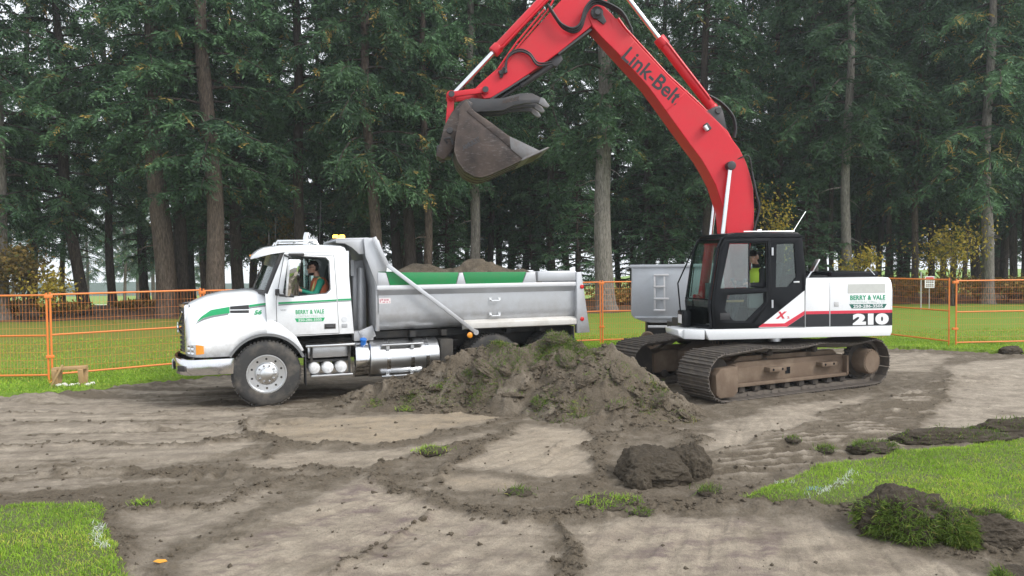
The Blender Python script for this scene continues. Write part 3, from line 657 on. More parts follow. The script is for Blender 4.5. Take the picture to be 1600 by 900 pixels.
# the front row, left to right (bearing, distance, trunk width, bark, crown)
T(2, 33, 26, 1, 2, 'grey trunk of a tall fir cut off by the left picture edge')
T(118, 35, 20, 2, 2, 'slim dark fir with leaning curved trunk, second from the left edge', lean=-.045, bow=.35)
T(258, 34, 36, 0, 3, 'thick brown fir trunk standing just left of a dark twin trunk', lean=-.03, cs=1.15)
T(284, 35.2, 24, 2, 1, 'dark fir trunk hard against the right of the thickest brown fir', lean=-.02)
T(341, 33, 33, 0, 0, 'thick brown fir trunk rising directly behind the truck hood', lean=-.03, cs=1.1)
T(374, 37, 22, 2, 4, 'dark fir trunk behind the truck windshield visor', lean=-.012)
T(415, 47, 9, 2, 4, 'thin far fir trunk just left of the truck roof rail')
T(471, 36, 21, 2, 3, 'dark fir trunk rising over the truck cab roof', lean=0.)
T(545, 46, 12, 2, 2, 'thin dark fir trunk above the amber beacon')
T(590, 34, 22, 0, 6, 'brown leaning fir trunk above the dump box headboard', lean=-.03)
T(619, 41, 18, 2, 2, 'dark fir trunk left of the widest one over the truck load')
T(641, 38, 22, 2, 1, 'wide dark fir trunk over the front of the truck load')
T(669, 36, 16, 0, 0, 'slim brown fir trunk over the middle of the truck load', lean=-.004)
T(743, 37, 19, 1, 3, 'pale grey fir trunk directly below the raised bucket', lean=-.006)
T(768, 46, 11, 2, 1, 'left of two thin dark trunks right of the raised bucket')
T(782, 48, 12, 2, 2, 'right of two thin dark trunks right of the raised bucket')
T(822, 45, 14, 2, 4, 'dark fir behind the open bucket lip over the truck load')
T(862, 43, 16, 2, 2, 'dark fir between the bucket lip and the big grey trunk')
T(944, 35, 33, 1, 3, 'big pale grey fir trunk between the truck and the excavator', lean=.002, cs=1.1)
T(1014, 42, 15, 2, 4, 'dark bushy fir above the grey steel box')
T(1104, 40, 19, 2, 0, 'brown fir trunk glimpsed under the excavator boom')
T(1217, 44, 12, 0, 1, 'thin brown fir trunk right of the excavator boom')
T(1271, 40, 16, 2, 1, 'dark fir trunk right above the cab roof rear')
T(1298, 43, 9, 2, 3, 'very thin dark trunk left of the tall pale grey one', lean=.01)
T(1321, 38, 18, 1, 3, 'tall pale grey fir trunk above the excavator engine hood', lean=.012, cs=1.1)
T(1343, 45, 11, 2, 0, 'dark thin trunk right of the tall pale grey one')
T(1375, 47, 10, 2, 2, 'left of three thin trunks above the counterweight', lean=.008)
T(1387, 44, 9, 0, 1, 'middle pale one of three thin trunks above the counterweight', lean=.008)
T(1403, 49, 10, 2, 4, 'right of three thin trunks above the counterweight', lean=.01)
T(1427, 41, 12, 0, 6, 'brown fir trunk slanting right beyond the counterweight', lean=.02)
T(1508, 45, 8, 0, 0, 'thin brown trunk among the yellow shrubs', lean=.012)
T(1539, 38, 20, 1, 6, 'wide grey fir trunk right of the yellow shrubs', lean=.012, cs=1.1)
T(1583, 41, 13, 2, 2, 'dark fir trunk near the right picture edge', lean=.01)
T(1601, 40, 16, 2, 0, 'dark fir trunk cut off by the right picture edge', lean=.014)
T(1680, 40, 20, 0, 2, 'fir standing just beyond the right picture edge', lean=.01)
T(-90, 37, 24, 2, 2, 'fir standing just beyond the left picture edge')
# deeper in the wood
SPOTS = [(0, 'beyond the left picture edge'), (60, 'behind the golden shrub at left'), (110, 'right of the leaning trunk at left'), (180, 'left of the thickest brown trunk'), (230, 'touching the thickest brown trunk'), (310, 'right of the thickest brown trunks'), (330, 'behind the truck hood'), (400, 'above the truck windshield'), (430, 'above the truck roof visor'), (460, 'above the truck cab'), (515, 'above the truck cab roof rear'), (550, 'above the amber beacon'), (560, 'right of the amber beacon'), (600, 'above the dump box headboard'), (640, 'left end of the soil load'), (660, 'above the front of the soil load'), (690, 'middle of the soil load'), (720, 'left of the raised bucket'), (740, 'behind the pale trunk under the bucket'), (770, 'right of the pale trunk under the bucket'), (810, 'right of the raised bucket'),
         (850, 'over the dump box rear'), (890, 'just left of the big grey trunk'), (930, 'touching the big grey trunk'), (975, 'just right of the big grey trunk'), (1000, 'left above the grey steel box'), (1050, 'right above the grey steel box'), (1080, 'left of the boom'), (1100, 'under the boom bend'), (1140, 'behind the boom foot'), (1170, 'above the cab roof front'), (1200, 'above the cab roof'), (1245, 'above the cab roof rear'),
         (1270, 'left of the very thin trunk'), (1300, 'right of the very thin trunk'), (1330, 'touching the tall pale trunk'), (1370, 'above the engine hood'), (1400, 'above the counterweight'), (1430, 'right of the counterweight'), (1460, 'above the white notice'), (1480, 'left of the yellow shrub'), (1500, 'behind the yellow shrub'), (1535, 'left of the wide grey trunk'), (1565, 'right of the wide grey trunk'), (1600, 'near the right picture edge'), (1630, 'at the right picture edge'), (9999, 'beyond the right picture edge')]
def place(px): return next(n for lim, n in SPOTS if px <= lim)
BACK = [(100, 50, 2), (225, 52, 4), (300, 54, 2), (398, 48, 4), (428, 58, 2), (556, 60, 4), (632, 48, 2), (682, 58, 4), (732, 52, 2), (762, 56, 4), (55, 46, 4), (175, 47, 6), (320, 48, 2), (440, 52, 4), (500, 46, 2), (530, 56, 0), (575, 50, 4), (655, 54, 4), (705, 46, 2),
        (800, 55, 2), (840, 50, 4), (885, 49, 4), (905, 56, 2), (965, 46, 4), (990, 52, 2), (1040, 48, 4), (1065, 56, 2), (1085, 47, 4), (1130, 51, 2), (1160, 46, 4), (1190, 50, 2), (1240, 48, 4),
        (1255, 57, 2), (1285, 51, 4), (1315, 55, 2), (1355, 52, 4), (1392, 57, 2), (1415, 52, 4), (1455, 46, 2), (1475, 54, 4), (1490, 50, 2), (1525, 48, 4), (1560, 54, 2), (1572, 47, 6), (1620, 50, 4), (1650, 47, 2),
        (-40, 45, 2), (1230, 62, 4), (1350, 64, 4), (1540, 66, 4), (1020, 66, 4), (1120, 62, 4)]
for i, (px, d, c) in enumerate(BACK):
    T(px, d, 9 + (i * 7) % 8, 2 if i % 3 else 0, c, 'dark fir deeper in the wood, ' + ('nearest row, ' if d < 50 else 'middle row, ' if d < 60 else 'far row, ') + place(px), group='firs deeper in the wood', cs=.9 + .05 * (i % 5), zs=.92 + .05 * (i % 4))
# young firs with branches to the ground
for px, d, s, lb in ((700, 40, 1.0, 'young bushy fir below the bucket, above the truck load'), (905, 39, 1.0, 'young bushy fir just left of the big grey trunk'), (1042, 41, 1.2, 'young bushy fir above the grey steel box'), (1262, 39, 1.0, 'young soft green fir behind the excavator cab roof rear'),
                     (985, 44, .9, 'low young fir right of the big grey trunk'), (830, 43, 1.0, 'low young fir over the rear end of the truck load'), (1410, 43, .62, 'small young fir behind the counterweight'), (1180, 45, 1.1, 'young fir glimpsed behind the excavator cab')):
    T(px, d, 6, 2, 5, lb, group='young firs', zs=s, cs=s)
# far misty trees in the gap at the left, standing on the lower field
for i, (px, d, w, c) in enumerate(((137, 105, 6, 1), (172, 112, 7, 3), (196, 100, 6, 1), (214, 108, 6, 3), (300, 120, 6, 0), (322, 104, 5, 1), (240, 130, 7, 3), (425, 120, 6, 3), (20, 110, 6, 3))):
    T(px, d, w, 0, c, 'misty far fir at left, ' + ('beyond the golden shrub', 'left of the soccer goal', 'over the soccer goal', 'just right of the soccer goal', 'second right of the soccer goal', 'hard left of the thickest trunk', 'left of the trunk behind the hood', 'behind the trunk over the hood', 'left of the truck roof rail')[sorted((137, 172, 196, 214, 300, 322, 240, 425, 20)).index(px)], group='far misty firs', zs=1.0, cs=.9)

# ------------------------------------------------------------------ yellow and brown shrubs
def shrub(name, label, x, y, h, rx, mat, n, seed, cat='shrub', leaf=.09, stems=7, group=None):
    rng = np.random.default_rng(seed); t = thing(name, label, cat, (x, y, float(lawn_z(np.array(x), np.array(y)))), 0, group)
    b = B(); tips = []
    for k in range(stems):
        a = rng.uniform(0, 6.28); sp = rng.uniform(.2, 1) * rx; hh = h * rng.uniform(.6, 1)
        p = [(.08 * math.cos(a), .08 * math.sin(a), -.05), (sp * .3 * math.cos(a), sp * .3 * math.sin(a), hh * .45), (sp * math.cos(a + .3), sp * math.sin(a + .3), hh)]
        b.tube(p, [.03, .02, .006], 5); tips.append(p)
        for q in range(4):
            f = rng.uniform(.35, .95); o = Vector(p[1]).lerp(Vector(p[2]), f); e = o + Vector((rng.normal() * .4 * rx, rng.normal() * .4 * rx, rng.uniform(.1, .4) * h * .5)); b.tube([o, e], [.01, .004], 4); tips.append([tuple(o), tuple(o.lerp(e, .5)), tuple(e)])
    b.out('stems', M_BARK[0], t, 60)
    T_ = np.array([[tips[i][1], tips[i][2]] for i in range(len(tips))]); k = rng.integers(0, len(T_), n); f = rng.random(n)[:, None] * 1.1
    c = T_[k, 0] * (1 - f) + T_[k, 1] * f + rng.normal(size=(n, 3)) * [.16 * rx, .16 * rx, .1 * h]; c[:, 2] = np.clip(c[:, 2], .05, None)
    u = rng.normal(size=(n, 3)); u /= np.linalg.norm(u, axis=1)[:, None]; w = np.cross(u, rng.normal(size=(n, 3))); w /= np.linalg.norm(w, axis=1)[:, None]; s = leaf * rng.uniform(.5, 1.2, n)[:, None]
    V = np.stack([c - u * s, c + w * s * .55, c + u * s, c - w * s * .55], 1).reshape(-1, 3)
    A = np.zeros((n, 4, 4)); A[..., 3] = 1; A[..., 0] = rng.random(n)[:, None]; A[..., 1] = ((rng.random(n) < .25) * rng.random(n))[:, None]
    link('leaves', npmesh('leaves', V, np.arange(n * 4).reshape(-1, 4), {'v': A.reshape(-1, 4)}), mat, t, 0); return t
def at(px, d): return (px - 800) / 1155 * d
shrub('yellow_shrub', 'golden brown leafy shrub at the left edge behind the fence', at(40, 33), 33, 3.2, 1.5, M_BROWNLEAF, 2300, 1, leaf=.11, stems=12)
shrub('yellow_shrub', 'thin golden shrub beside the leaning trunk at left', at(75, 32.5), 32.5, 2.2, 1.1, M_YELLOW, 700, 2, leaf=.1)
shrub('yellow_shrub', 'yellow leafy shrub above the excavator engine hood', at(1355, 36), 36, 2.7, 1.0, M_YELLOW, 1000, 3)
shrub('yellow_shrub', 'tall yellow shrub right of the counterweight', at(1490, 36.5), 36.5, 3.7, 1.7, M_YELLOW, 1700, 4, stems=12)
shrub('yellow_shrub', 'yellow leafed young tree behind the excavator boom foot', at(1214, 37), 37, 5.4, .9, M_YELLOW, 800, 5)
shrub('yellow_shrub', 'orange brown shrub seen over the truck cab', at(437, 44), 44, 6.0, 1.6, M_BROWNLEAF, 2500, 6)
for i, (px, d, h, rx, lb) in enumerate(((1418, 38.5, 1.3, 1.2, 'just right of the counterweight'), (1462, 39, 1.2, 1.3, 'behind the white notice'), (1530, 39, 1.3, 1.2, 'left of the wide grey trunk'), (1575, 39, 1.2, 1.3, 'right of the wide grey trunk'), (1612, 38, 1.3, 1.3, 'at the right picture edge'),
        (12, 34, .9, 1.2, 'at the left picture edge'), (95, 34.5, .7, 1.0, 'by the leaning trunk at left'), (955, 38, .9, 1.2, 'at the foot of the big grey trunk'), (985, 39, 1.0, 1.2, 'left of the grey steel box'), (1060, 39, 1.2, 1.3, 'behind the grey steel box'), (205, 37.5, .6, .9, 'left of the thickest brown trunk'))):
    shrub('brown_bush', 'low brown autumn bush ' + lb, at(px, d), d, h, rx, M_BROWNLEAF, 1300, 20 + i, group='low brown bushes under the trees', leaf=.1, stems=9)
# far hills in the mist
def hills():
    xs = np.linspace(-250, 250, 120); vs = np.linspace(0, 1, 12); V, X = np.meshgrid(vs, xs, indexing='ij')
    Y = 200 + 90 * V; Z = -9 + (5.2 + 2 * fbm(X * .015, V, 7, 4)) * np.sin(V * PI / 2) ** .8
    link('hills', npmesh('hills', np.stack([X, Y, Z], -1).reshape(-1, 3), gridfaces(*X.shape)), M_LITTER if False else flat('far_forest', (.05, .08, .06), .9), None, 180, kind='structure')
hills()
# ================================================================== ORANGE FENCE PANELS
M_ORANGE = paint("orange_paint", (.72, .20, .035), .5, 0, .12)
M_OWIRE = paint("orange_wire", (.66, .22, .05), .6, 0, .1)
def fence_panel(a, b, label, lean=0.):
    ax, ay = a; bx_, by_ = b; L = math.hypot(bx_ - ax, by_ - ay); z0 = float(lawn_z(np.array((ax + bx_) / 2), np.array((ay + by_) / 2)))
    t = thing('fence_panel', label, 'fence', (ax, ay, z0 - .03), math.atan2(by_ - ay, bx_ - ax), 'orange fence panels')
    t.rotation_euler = (lean, 0, math.atan2(by_ - ay, bx_ - ax)); H = 1.83; r = .021
    for x in (.035, L - .035):
        q = B(); q.cyl((x, 0, 0), (x, 0, H + .03), r, n=10); q.out('post', M_ORANGE, t)
    for z in (.16, .98, H - .02):
        q = B(); q.cyl((.05, 0, z), (L - .05, 0, z), r * (.95 if z != .98 else .8), n=8); q.out('rail', M_ORANGE, t)
    q = B(); n = int((L - .1) / .068)
    for k in range(1, n):
        x = .05 + (L - .1) * k / n; q.cyl((x, .004, .16), (x, .004, H - .02), .0026, n=4, caps=False)
    for z in np.arange(.3, H - .1, .165): q.cyl((.05, -.004, z), (L - .05, -.004, z), .0026, n=4, caps=False)
    q.out('wire_mesh', M_OWIRE, t, 0)
    q = B(); q.bx(-.05, .12, -.28, .28, 0, .025, .005); q.out('foot_plate', M_ORANGE, t)
    q = B(); q.bx(-.07, .08, -.03, .03, H - .09, H - .02, .004); q.bx(-.07, .08, -.03, .03, .5, .56, .004); q.out('coupler', M_ORANGE, t)
FP = [(-12.6, 15.15), (-9.55, 15.2), (-7.2, 17.15), (-4.5, 18.5), (-1.75, 19.8), (1.05, 20.75), (2.55, 21.1), (5.5, 21.45), (8.4, 21.9), (11.0, 22.4)]
FL = ['orange fence panel at the left picture edge', 'orange fence panel between the left post pair and the truck grille', 'orange fence panel hidden behind the truck hood', 'orange fence panel behind the truck cab', 'orange fence panel behind the front of the dump box',
      'short orange fence panel just behind the tailgate of the truck', 'orange fence panel between the truck tailgate and the grey box', 'orange fence panel behind the excavator cab', 'orange fence panel seen below the excavator engine hood']
for i, l in enumerate(FL): fence_panel(FP[i], FP[i + 1], l)
fence_panel((11.05, 22.35), (11.72, 19.75), 'orange fence panel running away behind the counterweight')
fence_panel((11.82, 19.7), (14.8, 19.95), 'orange fence panel at the right picture edge')
fence_panel((14.85, 19.95), (17.8, 20.3), 'orange fence panel just beyond the right picture edge')
# timber trestle and rubble bag by the left fence
M_TIMBER = paint("timber", (.42, .27, .13), .75, 0, .3, (.2, .14, .08), 9)
def trestle():
    t = thing('timber_trestle', 'small rough timber trestle on the grass below the left fence', 'trestle', (-8.75, 14.55, .07), R_(8))
    q = B(); q.box((0, 0, .36), (.62, .14, .06), Matrix.Rotation(R_(-2), 3, 'Y'), .006); q.out('top_board', M_TIMBER, t)
    for x in (-.24, .24):
        for y in (-.1, .1):
            q = B(); q.box((x, y, .17), (.09, .045, .36), Matrix.Rotation(R_(9 if y < 0 else -9), 3, 'X'), .005); q.out('leg', M_TIMBER, t)
    q = B(); q.box((-.18, -.2, .2), (.035, .035, .56), Matrix.Rotation(R_(28), 3, 'Y'), .004); q.out('loose_stake', M_TIMBER, t)
    m = flat('plaster_rubble', (.62, .6, .55), .9); rng = random.Random(4)
    for i in range(9):
        q = B(); q.sphere((-8.65 + rng.uniform(-.25, .5), 14.45 + rng.uniform(-.12, .12), .12), (rng.uniform(.03, .08), rng.uniform(.03, .07), rng.uniform(.02, .05)), 7, 5, Matrix.Rotation(rng.random() * 3, 3, 'Z'))
        for v in q.bm.verts: v.co += Vector((rng.uniform(-1, 1), rng.uniform(-1, 1), rng.uniform(-1, 1))) * .008
        tag(q.out('rubble_lump', m, None, 0), 'small white lump on the grass under the timber trestle', 'rubble', 'white lumps under the trestle')
trestle()
# goal on the lower field, sign and thin post beyond the right fence
def goal():
    x, y = at(168, 132), 132.; t = thing('soccer_goal', 'white soccer goal frame on the field far behind the left fence', 'goal', (x, y, float(lawn_z(np.array(x), np.array(y)))), R_(6)); m = flat('white_frame', (.8, .8, .8), .5)
    for s in (-2.5, 2.5):
        q = B(); q.bx(s - .14, s + .14, -.14, .14, 0, 2.0); q.out('post', m, t)
        q = B(); q.tube([(s, 0, 1.9), (s, 1.6, .1)], .07, 6); q.out('stay', m, t)
    q = B(); q.bx(-2.64, 2.64, -.12, .12, 1.86, 2.12); q.out('crossbar', m, t)
goal()
def notice():
    x, y = at(1452, 34), 34.; t = thing('notice_board', 'small white notice with red and black print beyond the right fence', 'sign', (x, y, .07), 0)
    q = B(); q.cyl((-.36, .02, 0), (-.36, .02, 1.75), .03, n=8); q.cyl((.02, .02, 0), (.02, .02, 1.5), .02, n=8); q.out('post', flat('grey_post', (.45, .45, .45), .6), t)
    q = B(); q.bx(-.2, .24, -.02, 0, 1.02, 1.55); bo = q.out('board', flat('white_board', (.8, .8, .8), .6), t)
    q = B(); q.bx(-.16, .2, -.026, -.021, 1.43, 1.51); q.out('red_print', flat('red_print', (.6, .04, .05), .6), bo)
    q = B()
    for r_, z in enumerate((1.36, 1.29, 1.19, 1.12)):
        for k in range(4): q.bx(-.14 + k * .09, -.08 + k * .09, -.026, -.021, z - .045, z)
    q.out('black_print', flat('black_print', (.03, .03, .03), .6), bo)
notice()
# ================================================================== DUMP TRUCK  (local: x forward, y to its left side, z up)
TR = thing('dump_truck', 'white dump truck with green stripe, grey dump box and green side boards', 'truck', (-4.64, 13.78, 0), R_(200))
M_WHITE = paint("truck_white", (.80, .82, .84), .22, 0, .07, (.5, .46, .4), 2., .6)
def mud_spray(m, z0, z1, amount, col=(.24, .2, .155)):
    """dried splashes thrown up by the wheels: blotches thickest low down on the panels"""
    t = m.node_tree; b = t.nodes['Principled BSDF']; src = b.inputs['Base Color'].links[0].from_socket; tc = nd(t, 'ShaderNodeTexCoord'); sx = nd(t, 'ShaderNodeSeparateXYZ'); t.links.new(tc.outputs['Object'], sx.inputs[0])
    mr = nd(t, 'ShaderNodeMapRange'); mr.inputs['From Min'].default_value = z0; mr.inputs['From Max'].default_value = z1; mr.inputs['To Min'].default_value = amount; mr.inputs['To Max'].default_value = 0; t.links.new(sx.outputs['Z'], mr.inputs['Value'])
    n = ramp(t, noise(t, 5, 8, .75), (.38, 0.), (.66, 1.)); mu = nd(t, 'ShaderNodeMath', operation='MULTIPLY'); t.links.new(mr.outputs[0], mu.inputs[0]); t.links.new(n, mu.inputs[1])
    t.links.new(mixc(t, mu.outputs[0], src, col), b.inputs['Base Color'])
mud_spray(M_WHITE, .7, 1.6, .55)
M_BOX = paint("box_grey", (.50, .515, .54), .34, .35, .16, (.34, .32, .29), 1.6)
mud_spray(M_BOX, 1.1, 2.0, .5)
M_CHROME = paint("chrome", (.72, .73, .75), .14, 1., .1, (.25, .22, .2), 5)
M_ALU = paint("aluminium", (.70, .71, .72), .3, 1., .14, (.4, .38, .35), 6)
M_BLACK = paint("black_plastic", (.022, .022, .024), .5, 0, .25, (.12, .1, .08), 4)
M_FRAME = paint("chassis_black", (.02, .02, .02), .6, 0, .5, (.13, .11, .085), 3)
M_GREEN = paint("green_paint", (.012, .22, .065), .4, 0, .12, (.16, .12, .06), 7)
M_GREEN2 = flat("green_vinyl", (.01, .34, .12), .4)
M_GREYV = flat("grey_vinyl", (.22, .23, .24), .5)
M_TYRE = paint("tyre", (.035, .034, .033), .8, 0, .85, (.155, .135, .11), 4, bmp=.2)
M_RED = flat("red_lens", (.55, .02, .02), .25); M_AMBER = flat("amber_lens", (.85, .32, .03), .2); M_LENS = flat("clear_lens", (.7, .72, .72), .08, .3)
M_GLASS = glass("window_glass", (.62, .72, .69), .06); M_GLASSD = glass("windscreen_glass", (.42, .52, .5), .12)
M_INT = flat("cab_interior", (.03, .031, .034), .8); M_SEAT = flat("seat_fabric", (.05, .055, .06), .9)
M_REDV = flat("red_vinyl", (.62, .03, .06), .45); M_BLUE = flat("blue_cap", (.02, .16, .55), .4)
def put(name, b, mat, par=TR, smooth=35): return b.out(name, mat, par, smooth)
# --- chassis
q = B()
for s in (-1, 1): q.bx(.95, -6.0, s * .40, s * .48, .78, 1.04, .008)
for x in (.7, -.6, -2.2, -3.3, -4.8, -5.7): q.bx(x - .06, x + .06, -.41, .41, .82, 1.0)
q.cyl((0, -1.0, .56), (0, 1.0, .56), .06, n=12); q.bx(-.35, .9, -.38, .38, .7, 1.25, .03)
for x in (-4.12, -5.45): q.cyl((x, -.95, .54), (x, .95, .54), .1, n=12); q.sphere((x, 0, .54), .24, 14, 9)
q.cyl((-.3, 0, .72), (-4.0, 0, .6), .06, n=10); put('chassis', q, M_FRAME)
# --- wheels
def wheel(x, y, side, r, w, dual=False):
    e = B(); rr = r; hw = w / 2
    prof = [(rr * .57, -hw * .8), (rr * .62, -hw * .95), (rr * .8, -hw * 1.0), (rr * .93, -hw * .93), (rr * .985, -hw * .78), (rr, -hw * .5), (rr, hw * .5), (rr * .985, hw * .78), (rr * .93, hw * .93), (rr * .8, hw), (rr * .62, hw * .95), (rr * .57, hw * .8)]
    wh = bpy.data.objects.new('wheel', None); COL.objects.link(wh); wh.parent = TR; wh.location = (x, y, r - .02)
    for oy in ((0, -.34 * side) if dual else (0,)):
        t = B(); t.lathe((0, oy, 0), (0, side, 0), prof, 64)
        # tread blocks
        for k in range(56):
            a = k * 2 * PI / 56; rot = Matrix.Rotation(-a, 3, 'Y')
            for yy in (-hw * .55, 0, hw * .55):
                c = rot @ Vector((rr + .004, 0, 0)); t.box((c.x, oy + yy, c.z), (.02, hw * .42, rr * 2 * PI / 56 * .62), rot)
        put('tyre', t, M_TYRE, wh, 40)
    h = B(); R2 = rr * .575; o = hw
    if not dual:
        h.lathe((0, 0, 0), (0, side, 0), [(R2, -hw * .8), (R2 * 1.03, hw * .8), (R2 * 1.03, hw * .9), (R2 * .97, hw * .9), (R2 * .93, hw * .55), (R2 * .62, hw * .52), (R2 * .55, hw * .75), (R2 * .40, hw * .82), (R2 * .34, hw * .84), (R2 * .32, hw * 1.12), (R2 * .22, hw * 1.2), (0, hw * 1.2)], 40)
    else:
        h.lathe((0, 0, 0), (0, side, 0), [(R2, -hw * 3), (R2 * 1.03, hw * .85), (R2 * .97, hw * .85), (R2 * .9, hw * .3), (R2 * .75, -hw * .4), (R2 * .5, -hw * .5), (R2 * .4, -hw * .3), (R2 * .36, hw * .6), (R2 * .2, hw * .75), (0, hw * .75)], 40)
    rim = put('rim', h, M_ALU, wh, 30)
    n_ = B(); off = hw * .84 if not dual else -hw * .3
    for k in range(10):
        a = k * 2 * PI / 10; n_.cyl((R2 * .46 * math.cos(a), side * (off - .02), R2 * .46 * math.sin(a)), (R2 * .46 * math.cos(a), side * (off + .04), R2 * .46 * math.sin(a)), .02, .016, 8)
    put('wheel_nuts', n_, M_CHROME, rim)['kind'] = 'stuff'
    ho = B()
    for k in range(10):
        a = (k + .5) * 2 * PI / 10; ho.cyl((R2 * .78 * math.cos(a), side * hw * .535, R2 * .78 * math.sin(a)), (R2 * .78 * math.cos(a), side * hw * .56, R2 * .78 * math.sin(a)), R2 * .06, n=10)
    if not dual: put('vent_holes', ho, M_FRAME, rim)['kind'] = 'stuff'
for s in (1, -1):
    wheel(0, s * 1.0, s, .565, .40)
    for x in (-4.12, -5.45): wheel(x, s * 1.06, s, .535, .27, True)
# --- hood with fenders, front closed by the grille
def hood():
    xs = np.concatenate([np.linspace(1.30, 1.12, 7), np.linspace(1.07, -.02, 38)]); rings = []
    for x in xs:
        f = (1.30 - x) / 1.3; f2 = min(1, (1.30 - x) / .2)
        top = np.interp(x, [0, .3, .72, .99, 1.2, 1.27, 1.30], [1.965, 1.985, 1.945, 1.88, 1.79, 1.755, 1.71])
        wt = np.interp(x, [0, .6, 1.12, 1.25, 1.30], [.94, .86, .76, .70, .62])          # half width of the upper hood
        wf = np.interp(x, [0, .55, .95, 1.12, 1.22, 1.30], [1.15, 1.17, 1.16, 1.10, .98, .72])  # of the fender
        zc = np.interp(x, [-.02, .3, .7, 1.0, 1.3], [1.46, 1.42, 1.33, 1.21, 1.13])     # crease where the fender swells out
        zb = .88 if x > .56 else .56 + math.sqrt(max(0, .675 ** 2 - x * x))
        half = [(wf - .005, zb), (wf, (zb + zc) / 2 if zb < zc - .02 else zb + .01), (wf - .025, max(zc - .03, zb + .02)), (wf - .07, max(zc + .02, zb + .04)), (wt + .10, max(zc + .10, zb + .08)), (wt + .05, (zc + top) / 2 + .06), (wt, top - .16), (wt - .06, top - .075), (wt - .17, top - .025), (wt * .5, top + .004), (0, top + .015)]
        rings.append([(x, y, z) for y, z in half] + [(x, -y, z) for y, z in half[-2::-1]])
    b = B(); b.loft(rings, False, False)
    o = put('hood', b, M_WHITE, TR, 50)
    md = o.modifiers.new('s', 'SOLIDIFY'); md.thickness = .012; md.offset = -1
    return o
HOOD = hood()
def side_xz(pts): return pts
# fender tails behind the wheel, wheel-arch lips
for s in (1, -1):
    q = B(); arc = [(.675 * math.cos(a), .56 + .675 * math.sin(a)) for a in np.linspace(R_(90), R_(150), 12)]
    q.prism([(0., 1.30), (-.02, 1.46), (-.14, 1.46)] + [(-.24, 1.40), (-.5, 1.17)] + [(-.63, .92)] + arc[::-1], s * 1.02, s * 1.145, 'y', .008); put('fender_tail', q, M_WHITE)
    q = B(); a = np.linspace(R_(28), R_(158), 30)
    q.loft([[(.685 * math.cos(t), s * 1.13, .56 + .685 * math.sin(t)), (.685 * math.cos(t), s * 1.20, .56 + .685 * math.sin(t)), (.64 * math.cos(t), s * 1.195, .56 + .64 * math.sin(t)), (.64 * math.cos(t), s * 1.02, .56 + .64 * math.sin(t))] for t in a]); put('wheel_arch', q, paint("arch_grey%d" % (s + 1), (.16, .165, .17), .5, 0, .3))
    q = B(); q.bx(-.66, -.64, s * .8, s * 1.2, .30, .86, .004); put('mud_flap', q, M_BLACK)
# --- grille
q = B(); pr = [(-.63, 1.275), (-.5, 1.335), (-.25, 1.405), (0, 1.43), (.25, 1.405), (.5, 1.335), (.63, 1.275)]
def grille_sheet(b, z0, z1, off, thick, k=1.):
    b.loft([[(x + off, y * k, z0), (x + off, y * k, z1), (x + off - thick, y * k, z1), (x + off - thick, y * k, z0)] for y, x in pr])
grille_sheet(q, .90, 1.74, -.02, .03); g = put('grille', q, M_BLACK)
for i in range(9):
    q = B(); grille_sheet(q, .96 + i * .083, .985 + i * .083, .008, .03, .96); put('slat', q, M_FRAME if i % 2 else M_BLACK, g)
q = B(); grille_sheet(q, 1.70, 1.755, .014, .05, 1.02); grille_sheet(q, .885, .925, .014, .05, 1.02)
for s in (1, -1): q.box((1.285, s * .635, 1.32), (.06, .05, .84), Matrix.Rotation(s * .35, 3, 'Z'), .01)
put('grille_surround', q, M_CHROME, g)
q = B(); q.tube([(1.35, .5, 1.62), (1.475, 0, 1.32), (1.35, -.5, 1.02)], .02, 8); q.lathe((1.455, 0, 1.32), (1, 0, 0), [(.10, 0), (.10, .02), (.07, .02), (.07, 0)], 24); put('badge_bar', q, M_CHROME, g)
# --- bumper
plan = [(.56, 1.19), (.9, 1.19), (1.15, 1.17), (1.27, 1.11), (1.36, .98), (1.45, .7), (1.51, .35), (1.53, 0)]; plan = plan + [(x, -y) for x, y in plan[-2::-1]]
def bump_strip(b, z0, z1, k):
    b.loft([[(x, y, z0), (x + .02 * k, y * (1 + .01 * k), (z0 * 3 + z1) / 4), (x + .02 * k, y * (1 + .01 * k), (z0 + z1 * 3) / 4), (x, y, z1), (x - .05, y * .97, z1), (x - .05, y * .97, z0)] for x, y in plan])
q = B(); bump_strip(q, .585, .845, 1); BMP = put('bumper', q, M_CHROME, TR, 40)
q = B()
for s in (1, -1):
    q.box((1.335, s * 1.06, .70), (.03, .2, .1), Matrix.Rotation(s * .85, 3, 'Z'), .01)
    q.bx(1.49, 1.505, s * .45, s * .65, .64, .78, .004)
put('fog_light_recess', q, M_BLACK, BMP)
q = B(); q.bx(1.54, 1.55, .05, .38, .63, .78, .003); put('number_plate', q, flat('plate_white', (.7, .72, .74), .5), BMP)
q = B()
